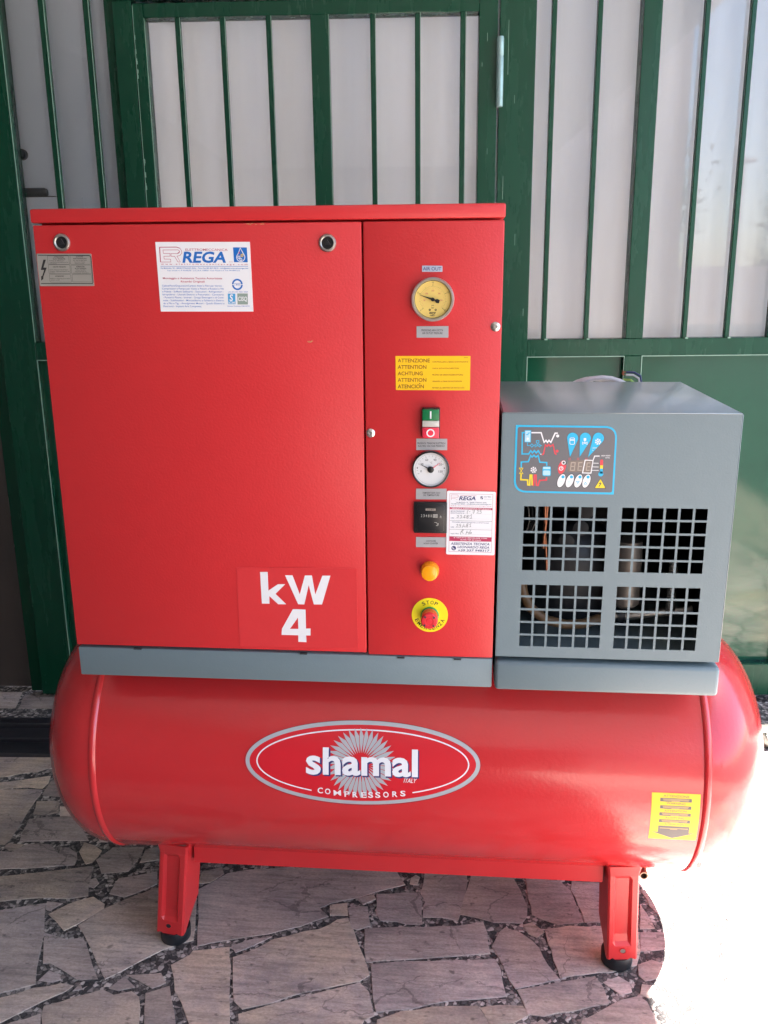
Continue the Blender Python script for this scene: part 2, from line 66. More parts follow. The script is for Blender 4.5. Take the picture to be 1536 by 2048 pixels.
{'name':'tank_warning_sticker','surf':'tank','c':[0.49843,-0.01714],'ops':[['P','yellow_print',0,[[-0.04122,0.04805],[0.0403,0.04768],[0.04122,-0.04805],[-0.03942,-0.04786]]],['T','grey_print',1,'ATTENZIONE',-0.02172,0.04115,0.02166,0.04052,0.00369,0.5,0],['T','grey_print',1,'WARNING',-0.01614,0.02778,0.01596,0.02663,0.00381,0.5,0],['T','grey_print',1,'ATTENTION',-0.01874,0.01279,0.01904,0.01276,0.00381,0.5,0],['T','grey_print',1,'ACHTUNG',-0.01621,-0.00123,0.0169,-0.00149,0.00399,0.5,0],['T','grey_print',1,'ATENCION',-0.01623,-0.01463,0.01759,-0.01503,0.00382,0.5,0],['L','grey_print',1,0.00059,[[0.01121,-0.01021],[0.01214,-0.0092]],0],['P','grey_print',1,[[-0.02677,0.03906],[0.02617,0.03879],[0.02622,0.03226],[-0.02675,0.03226]]],['L','tan_print',2,0.00096,[[-0.02252,0.03702],[0.02195,0.03686]],0],['L','tan_print',2,0.00096,[[-0.02145,0.03498],[0.02091,0.03489]],0],['L','tan_print',2,0.00096,[[-0.00765,0.03307],[0.00612,0.03306]],0],['P','grey_print',1,[[-0.02614,0.02504],[0.02617,0.02476],[0.02636,0.01849],[-0.02613,0.01866]]],['L','tan_print',2,0.00096,[[-0.02194,0.02312],[0.02204,0.02291]],0],['L','tan_print',2,0.00096,[[-0.02089,0.0212],[0.02105,0.02104]],0],['L','tan_print',2,0.00096,[[-0.00721,0.01937],[0.00643,0.01932]],0],['P','grey_print',1,[[-0.02639,0.01126],[0.02644,0.01069],[0.02663,0.00466],[-0.02621,0.0046]]],['L','tan_print',2,0.00096,[[-0.0221,0.00925],[0.02228,0.00892]],0],['L','tan_print',2,0.00096,[[-0.02099,0.00726],[0.02128,0.0071]],0],['L','tan_print',2,0.00096,[[-0.00718,0.0054],[0.00656,0.0054]],0],['P','grey_print',1,[[-0.02594,-0.00268],[0.02644,-0.00309],[0.02684,-0.00962],[-0.02587,-0.00904]]],['L','tan_print',2,0.00096,[[-0.02171,-0.00461],[0.02237,-0.005]],0],['L','tan_print',2,0.00096,[[-0.02063,-0.00653],[0.02143,-0.00694]],0],['L','tan_print',2,0.00096,[[-0.00689,-0.00847],[0.00681,-0.00861]],0],['P','grey_print',1,[[-0.02587,-0.01645],[0.02675,-0.01733],[0.02741,-0.03178],[0.03739,-0.03136],[0.0008,-0.04513],[-0.03543,-0.03045],[-0.02526,-0.03107]]],['L','tan_print',2,0.00119,[[-0.02311,-0.02153],[0.02469,-0.02191]],0],['L','tan_print',2,0.00104,[[-0.00558,-0.02371],[0.00711,-0.02396]],0]]},
{'name':'oval_badge','surf':'tank','c':[-0.04359,0.05935],'ops':[['P','dark_red_print',0,[[0.20912,0.00754],[0.20875,0.0027],[0.20752,-0.00216],[0.20542,-0.00702],[0.20246,-0.01188],[0.19865,-0.01671],[0.194,-0.0215],[0.18854,-0.02622],[0.18228,-0.03086],[0.17525,-0.0354],[0.16747,-0.03981],[0.15897,-0.04408],[0.14979,-0.04819],[0.13996,-0.05211],[0.12951,-0.05582],[0.1185,-0.0593],[0.10696,-0.06253],[0.09495,-0.06548],[0.08251,-0.06815],[0.0697,-0.0705],[0.05658,-0.07252],[0.04319,-0.07419],[0.0296,-0.0755],[0.01588,-0.07644],[0.00208,-0.077],[-0.01173,-0.07717],[-0.0255,-0.07695],[-0.03916,-0.07634],[-0.05264,-0.07535],[-0.06589,-0.07398],[-0.07884,-0.07225],[-0.09144,-0.07016],[-0.10364,-0.06774],[-0.11538,-0.06499],[-0.12661,-0.06195],[-0.13728,-0.05863],[-0.14734,-0.05505],[-0.15676,-0.05123],[-0.1655,-0.0472],[-0.17352,-0.04298],[-0.18079,-0.03859],[-0.18728,-0.03406],[-0.19297,-0.0294],[-0.19782,-0.02463],[-0.20183,-0.01979],[-0.20498,-0.01488],[-0.20725,-0.00993],[-0.20864,-0.00496],[-0.20914,0.00002],[-0.20875,0.00497],[-0.20747,0.0099],[-0.20531,0.01477],[-0.20226,0.01957],[-0.19836,0.02429],[-0.1936,0.0289],[-0.18802,0.03339],[-0.18163,0.03774],[-0.17445,0.04193],[-0.16652,0.04596],[-0.15787,0.0498],[-0.14853,0.05344],[-0.13855,0.05686],[-0.12797,0.06006],[-0.11682,0.06301],[-0.10517,0.06571],[-0.09305,0.06815],[-0.08052,0.0703],[-0.06764,0.07218],[-0.05446,0.07375],[-0.04105,0.07503],[-0.02746,0.076],[-0.01374,0.07666],[0.00002,0.077],[0.01379,0.07703],[0.02749,0.07675],[0.04106,0.07616],[0.05445,0.07525],[0.06759,0.07405],[0.08043,0.07255],[0.09291,0.07076],[0.10498,0.06869],[0.11658,0.06634],[0.12768,0.06374],[0.13822,0.06089],[0.14815,0.05781],[0.15745,0.0545],[0.16607,0.05098],[0.17397,0.04727],[0.18114,0.04338],[0.18753,0.03932],[0.19313,0.03511],[0.19792,0.03077],[0.20187,0.0263],[0.20498,0.02173],[0.20723,0.01707],[0.20861,0.01233]]],['P','badge_red_print',1,[[0.20827,0.00752],[0.20791,0.00276],[0.20668,-0.00202],[0.20458,-0.00681],[0.20163,-0.0116],[0.19784,-0.01635],[0.19321,-0.02106],[0.18777,-0.02571],[0.18154,-0.03027],[0.17454,-0.03474],[0.16679,-0.03908],[0.15832,-0.04328],[0.14918,-0.04731],[0.13938,-0.05116],[0.12898,-0.05481],[0.11802,-0.05823],[0.10653,-0.0614],[0.09457,-0.0643],[0.08219,-0.06692],[0.06943,-0.06923],[0.05636,-0.07121],[0.04304,-0.07285],[0.02951,-0.07414],[0.01585,-0.07506],[0.00211,-0.07561],[-0.01165,-0.07578],[-0.02535,-0.07557],[-0.03895,-0.07498],[-0.05237,-0.07401],[-0.06556,-0.07267],[-0.07846,-0.07097],[-0.09101,-0.06893],[-0.10316,-0.06656],[-0.11485,-0.06387],[-0.12603,-0.06089],[-0.13666,-0.05763],[-0.14669,-0.05412],[-0.15607,-0.05037],[-0.16478,-0.04641],[-0.17277,-0.04227],[-0.18001,-0.03795],[-0.18648,-0.0335],[-0.19214,-0.02891],[-0.19698,-0.02423],[-0.20098,-0.01946],[-0.20411,-0.01463],[-0.20638,-0.00976],[-0.20776,-0.00487],[-0.20826,0.00003],[-0.20787,0.00491],[-0.20659,0.00976],[-0.20444,0.01456],[-0.2014,0.01929],[-0.19751,0.02394],[-0.19277,0.02848],[-0.18721,0.0329],[-0.18084,0.03718],[-0.17369,0.04132],[-0.16579,0.04528],[-0.15717,0.04907],[-0.14787,0.05265],[-0.13793,0.05603],[-0.12738,0.05918],[-0.11628,0.06209],[-0.10467,0.06475],[-0.0926,0.06715],[-0.08013,0.06927],[-0.0673,0.07111],[-0.05418,0.07267],[-0.04082,0.07393],[-0.02729,0.07488],[-0.01363,0.07554],[0.00008,0.07588],[0.01378,0.07591],[0.02742,0.07564],[0.04093,0.07506],[0.05426,0.07417],[0.06735,0.07299],[0.08013,0.07151],[0.09255,0.06975],[0.10457,0.06772],[0.11613,0.06541],[0.12718,0.06286],[0.13767,0.06005],[0.14756,0.05702],[0.15682,0.05376],[0.1654,0.0503],[0.17328,0.04665],[0.18041,0.04282],[0.18678,0.03882],[0.19236,0.03468],[0.19712,0.0304],[0.20106,0.026],[0.20415,0.0215],[0.20639,0.01691],[0.20776,0.01224]]],['L','silver_print',2,0.00704,[[0.20377,0.00744],[0.20341,0.0029],[0.20221,-0.00166],[0.20015,-0.00623],[0.19727,-0.01078],[0.19355,-0.01531],[0.18902,-0.0198],[0.18369,-0.02422],[0.17759,-0.02856],[0.17074,-0.0328],[0.16316,-0.03692],[0.15487,-0.04091],[0.14593,-0.04473],[0.13635,-0.04838],[0.12618,-0.05184],[0.11546,-0.05507],[0.10423,-0.05807],[0.09253,-0.06081],[0.08043,-0.06328],[0.06797,-0.06546],[0.0552,-0.06733],[0.04217,-0.06888],[0.02896,-0.0701],[0.01561,-0.07097],[0.00219,-0.07149],[-0.01125,-0.07166],[-0.02464,-0.07147],[-0.03793,-0.07092],[-0.05104,-0.07001],[-0.06394,-0.06876],[-0.07655,-0.06717],[-0.08882,-0.06525],[-0.1007,-0.06302],[-0.11213,-0.06049],[-0.12307,-0.05768],[-0.13346,-0.05461],[-0.14328,-0.0513],[-0.15246,-0.04776],[-0.16098,-0.04402],[-0.1688,-0.04009],[-0.1759,-0.036],[-0.18223,-0.03177],[-0.18777,-0.02742],[-0.19251,-0.02297],[-0.19642,-0.01844],[-0.1995,-0.01385],[-0.20171,-0.00921],[-0.20307,-0.00455],[-0.20355,0.00012],[-0.20317,0.00477],[-0.20192,0.00939],[-0.19981,0.01397],[-0.19684,0.01848],[-0.19302,0.02291],[-0.18838,0.02725],[-0.18293,0.03147],[-0.1767,0.03556],[-0.1697,0.0395],[-0.16196,0.04329],[-0.15353,0.0469],[-0.14443,0.05032],[-0.1347,0.05354],[-0.12438,0.05655],[-0.11352,0.05933],[-0.10217,0.06187],[-0.09037,0.06416],[-0.07817,0.06618],[-0.06563,0.06795],[-0.0528,0.06943],[-0.03974,0.07064],[-0.02651,0.07155],[-0.01317,0.07218],[0.00023,0.07251],[0.01362,0.07255],[0.02695,0.0723],[0.04016,0.07175],[0.05318,0.07092],[0.06597,0.0698],[0.07846,0.0684],[0.09061,0.06673],[0.10236,0.0648],[0.11365,0.06261],[0.12445,0.06018],[0.13471,0.05751],[0.14439,0.05462],[0.15344,0.05153],[0.16184,0.04823],[0.16954,0.04475],[0.17652,0.0411],[0.18275,0.03729],[0.1882,0.03334],[0.19286,0.02926],[0.19672,0.02506],[0.19974,0.02077],[0.20193,0.01639],[0.20327,0.01194]],1],['L','white_print',2,0.00234,[[-0.089,-0.05088],[-0.09865,-0.04915],[-0.10794,-0.04722],[-0.11685,-0.04512],[-0.12533,-0.04284],[-0.13336,-0.0404],[-0.14091,-0.03781],[-0.14796,-0.03508],[-0.15447,-0.03222],[-0.16043,-0.02925],[-0.16582,-0.02617],[-0.17062,-0.02301],[-0.17481,-0.01976],[-0.17837,-0.01644],[-0.1813,-0.01307],[-0.18359,-0.00966],[-0.18523,-0.00622],[-0.18621,-0.00276],[-0.18652,0.00071],[-0.18618,0.00417],[-0.18517,0.00762],[-0.18351,0.01104],[-0.18119,0.01443],[-0.17824,0.01776],[-0.17464,0.02104],[-0.17043,0.02424],[-0.16561,0.02736],[-0.1602,0.0304],[-0.15422,0.03333],[-0.14769,0.03615],[-0.14063,0.03886],[-0.13306,0.04144],[-0.12502,0.04388],[-0.11654,0.04618],[-0.10763,0.04832],[-0.09834,0.05031],[-0.08869,0.05213],[-0.07873,0.05379],[-0.06848,0.05526],[-0.05799,0.05655],[-0.04729,0.05766],[-0.03642,0.05857],[-0.02542,0.0593],[-0.01433,0.05982],[-0.00319,0.06015],[0.00796,0.06029],[0.01908,0.06022],[0.03012,0.05996],[0.04106,0.0595],[0.05185,0.05885],[0.06245,0.058],[0.07282,0.05697],[0.08293,0.05575],[0.09274,0.05436],[0.10223,0.05279],[0.11134,0.05105],[0.12006,0.04915],[0.12836,0.04709],[0.1362,0.04488],[0.14356,0.04254],[0.15041,0.04006],[0.15674,0.03745],[0.16252,0.03473],[0.16773,0.0319],[0.17236,0.02896],[0.17639,0.02594],[0.17981,0.02284],[0.18261,0.01966],[0.18477,0.01643],[0.1863,0.01314],[0.18718,0.0098],[0.18742,0.00644],[0.18701,0.00305],[0.18596,-0.00035],[0.18427,-0.00375],[0.18194,-0.00714],[0.17898,-0.01051],[0.1754,-0.01385],[0.17121,-0.01715],[0.16643,-0.02039],[0.16107,-0.02356],[0.15515,-0.02667],[0.14868,-0.02968],[0.14169,-0.03259],[0.13421,-0.03539],[0.12624,-0.03807],[0.11783,-0.04061],[0.109,-0.04301],[0.09978,-0.04525],[0.0902,-0.04732]],0],['P','silver_print',3,[[0.01581,0.00309],[0.03298,0.00589],[0.04871,0.00696],[0.06079,0.00553],[0.04568,-0.00048],[0.03288,0.00074]]],['P','silver_print',3,[[0.01548,0.0001],[0.03279,-0.0001],[0.04841,-0.00178],[0.06,-0.00532],[0.04413,-0.00869],[0.0318,-0.00522]]],['P','silver_print',3,[[0.01462,-0.00281],[0.03156,-0.00604],[0.04658,-0.01047],[0.05732,-0.01608],[0.04118,-0.01663],[0.02969,-0.01097]]],['P','silver_print',3,[[0.01328,-0.00555],[0.02932,-0.01176],[0.04327,-0.01886],[0.05282,-0.02645],[0.03691,-0.02408],[0.02663,-0.01635]]],['P','silver_print',3,[[0.01148,-0.00804],[0.02613,-0.01706],[0.03857,-0.0267],[0.04664,-0.03611],[0.03145,-0.03079],[0.0227,-0.02117]]],['P','silver_print',3,[[0.00929,-0.0102],[0.02209,-0.0218],[0.03264,-0.03373],[0.03896,-0.04474],[0.02498,-0.03652],[0.01804,-0.02528]]],['P','silver_print',3,[[0.00678,-0.01195],[0.01733,-0.0258],[0.02565,-0.0397],[0.03001,-0.05201],[0.01769,-0.04107],[0.01277,-0.02854]]],['P','silver_print',3,[[0.00401,-0.01325],[0.01199,-0.02892],[0.01782,-0.04439],[0.02009,-0.05763],[0.00981,-0.04426],[0.00707,-0.03083]]],['P','silver_print',3,[[0.00108,-0.01404],[0.00625,-0.03107],[0.0094,-0.0476],[0.00949,-0.06134],[0.00159,-0.04595],[0.00112,-0.03206]]],['P','silver_print',3,[[-0.00193,-0.01431],[0.00027,-0.03214],[0.00065,-0.04921],[-0.00144,-0.06295],[-0.00671,-0.04608],[-0.00491,-0.03219]]],['P','silver_print',3,[[-0.00492,-0.01404],[-0.00576,-0.03212],[-0.00815,-0.04914],[-0.01234,-0.06239],[-0.01484,-0.04463],[-0.01083,-0.03121]]],['P','silver_print',3,[[-0.0078,-0.01325],[-0.01164,-0.03098],[-0.01674,-0.04738],[-0.02289,-0.05968],[-0.02255,-0.04167],[-0.01646,-0.02916]]],['P','silver_print',3,[[-0.01049,-0.01195],[-0.01722,-0.02879],[-0.02484,-0.04403],[-0.03276,-0.05494],[-0.02961,-0.03731],[-0.02162,-0.02611]]],['P','silver_print',3,[[-0.0129,-0.01019],[-0.0223,-0.0256],[-0.03222,-0.0392],[-0.04164,-0.0484],[-0.0358,-0.03172],[-0.02617,-0.02217]]],['P','silver_print',3,[[-0.01496,-0.00803],[-0.02676,-0.02155],[-0.03865,-0.0331],[-0.0493,-0.04034],[-0.04096,-0.02512],[-0.02997,-0.01748]]],['P','silver_print',3,[[-0.01662,-0.00554],[-0.03044,-0.01677],[-0.04396,-0.02595],[-0.05552,-0.03108],[-0.04492,-0.01773],[-0.03291,-0.01219]]],['P','silver_print',3,[[-0.01781,-0.00279],[-0.03325,-0.01141],[-0.048,-0.01801],[-0.06012,-0.02094],[-0.04759,-0.0098],[-0.03491,-0.00649]]],['P','silver_print',3,[[-0.01851,0.00013],[-0.03511,-0.00566],[-0.05065,-0.00953],[-0.06299,-0.01025],[-0.04889,-0.00158],[-0.0359,-0.00053]]],['P','silver_print',3,[[-0.0187,0.00312],[-0.03596,0.00031],[-0.05184,-0.00078],[-0.06405,0.00067],[-0.04878,0.0067],[-0.03586,0.00548]]],['P','silver_print',3,[[-0.01836,0.00611],[-0.03577,0.00632],[-0.05154,0.00799],[-0.06328,0.0115],[-0.04726,0.01479],[-0.03479,0.01138]]],['P','silver_print',3,[[-0.01751,0.00899],[-0.03456,0.01219],[-0.04975,0.01653],[-0.06068,0.02197],[-0.04438,0.02247],[-0.03273,0.017]]],['P','silver_print',3,[[-0.01618,0.01169],[-0.03236,0.01775],[-0.04652,0.0246],[-0.05634,0.03178],[-0.04022,0.02952],[-0.02972,0.02217]]],['P','silver_print',3,[[-0.0144,0.01412],[-0.02923,0.02285],[-0.04195,0.03197],[-0.05035,0.04068],[-0.03489,0.03574],[-0.02586,0.02674]]],['P','silver_print',3,[[-0.01223,0.01621],[-0.02526,0.02733],[-0.03617,0.03845],[-0.0429,0.04843],[-0.02855,0.04097],[-0.02126,0.03059]]],['P','silver_print',3,[[-0.00973,0.01791],[-0.02056,0.03107],[-0.02932,0.04385],[-0.03418,0.05479],[-0.02138,0.04505],[-0.01606,0.03361]]],['P','silver_print',3,[[-0.00698,0.01915],[-0.01529,0.03396],[-0.02163,0.04801],[-0.02446,0.0596],[-0.01359,0.04786],[-0.01041,0.0357]]],['P','silver_print',3,[[-0.00406,0.01991],[-0.00959,0.03591],[-0.01331,0.05082],[-0.01401,0.0627],[-0.00543,0.04932],[-0.00448,0.03681]]],['P','silver_print',3,[[-0.00106,0.02016],[-0.00364,0.03688],[-0.00462,0.05219],[-0.00316,0.064],[0.00286,0.0494],[0.00154,0.0369]]],['P','silver_print',3,[[0.00194,0.0199],[0.00238,0.03684],[0.00418,0.05208],[0.00775,0.06345],[0.01103,0.04807],[0.00748,0.03599]]],['P','silver_print',3,[[0.00483,0.01913],[0.00829,0.03578],[0.01281,0.0505],[0.01839,0.06109],[0.01882,0.0454],[0.01314,0.03408]]],['P','silver_print',3,[[0.00753,0.01788],[0.01391,0.03373],[0.02101,0.04749],[0.02841,0.05699],[0.02599,0.04146],[0.01837,0.03124]]],['P','silver_print',3,[[0.00996,0.01618],[0.01905,0.03077],[0.02851,0.04316],[0.03751,0.05127],[0.03231,0.03637],[0.02298,0.02755]]],['P','silver_print',3,[[0.01204,0.01408],[0.02357,0.02697],[0.0351,0.03762],[0.04541,0.04411],[0.0376,0.03027],[0.02685,0.02312]]],['P','silver_print',3,[[0.01371,0.01165],[0.02733,0.02245],[0.04056,0.03103],[0.05185,0.03571],[0.04168,0.02333],[0.02985,0.01808]]],['P','silver_print',3,[[0.01492,0.00896],[0.0302,0.01733],[0.04472,0.02359],[0.05665,0.02632],[0.04444,0.01576],[0.0319,0.01256]]],['P','silver_print',3,[[0.01563,0.00607],[0.0321,0.01175],[0.04747,0.01549],[0.05966,0.01617],[0.04579,0.00774],[0.03292,0.00672]]],['T','navy_print',4,'shamal',-0.09616,-0.02087,0.10163,-0.01859,0.04473,1.9,0],['T','white_print',5,'shamal',-0.09848,-0.01888,0.09932,-0.01633,0.04463,1.5,0],['T','white_print',4,'ITALY',0.07432,-0.02868,0.09746,-0.02859,0.00746,0.6,0.25],['T','white_print',4,'C',-0.07799,-0.05546,-0.06866,-0.05535,0.01024,1.2,0],['T','white_print',4,'O',-0.06491,-0.0568,-0.05501,-0.05666,0.01027,1.2,0],['T','white_print',4,'M',-0.04954,-0.05901,-0.03616,-0.0587,0.01033,0.5,0],['T','white_print',4,'P',-0.03039,-0.06039,-0.0211,-0.06028,0.01036,1.2,0],['T','white_print',4,'R',-0.01589,-0.06101,-0.00662,-0.0609,0.01037,1.2,0],['T','white_print',4,'E',-0.00054,-0.06093,0.00872,-0.06082,0.01036,1.2,0],['T','white_print',4,'S',0.01162,-0.06035,0.02086,-0.06023,0.01034,1.2,0],['T','white_print',4,'S',0.02433,-0.05974,0.03357,-0.05963,0.01031,1.2,0],['T','white_print',4,'O',0.03847,-0.05841,0.04827,-0.05827,0.01026,1.2,0],['T','white_print',4,'R',0.0546,-0.05667,0.0638,-0.05656,0.0102,1.2,0],['T','white_print',4,'S',0.06868,-0.05472,0.07786,-0.05461,0.01015,1.2,0]]},
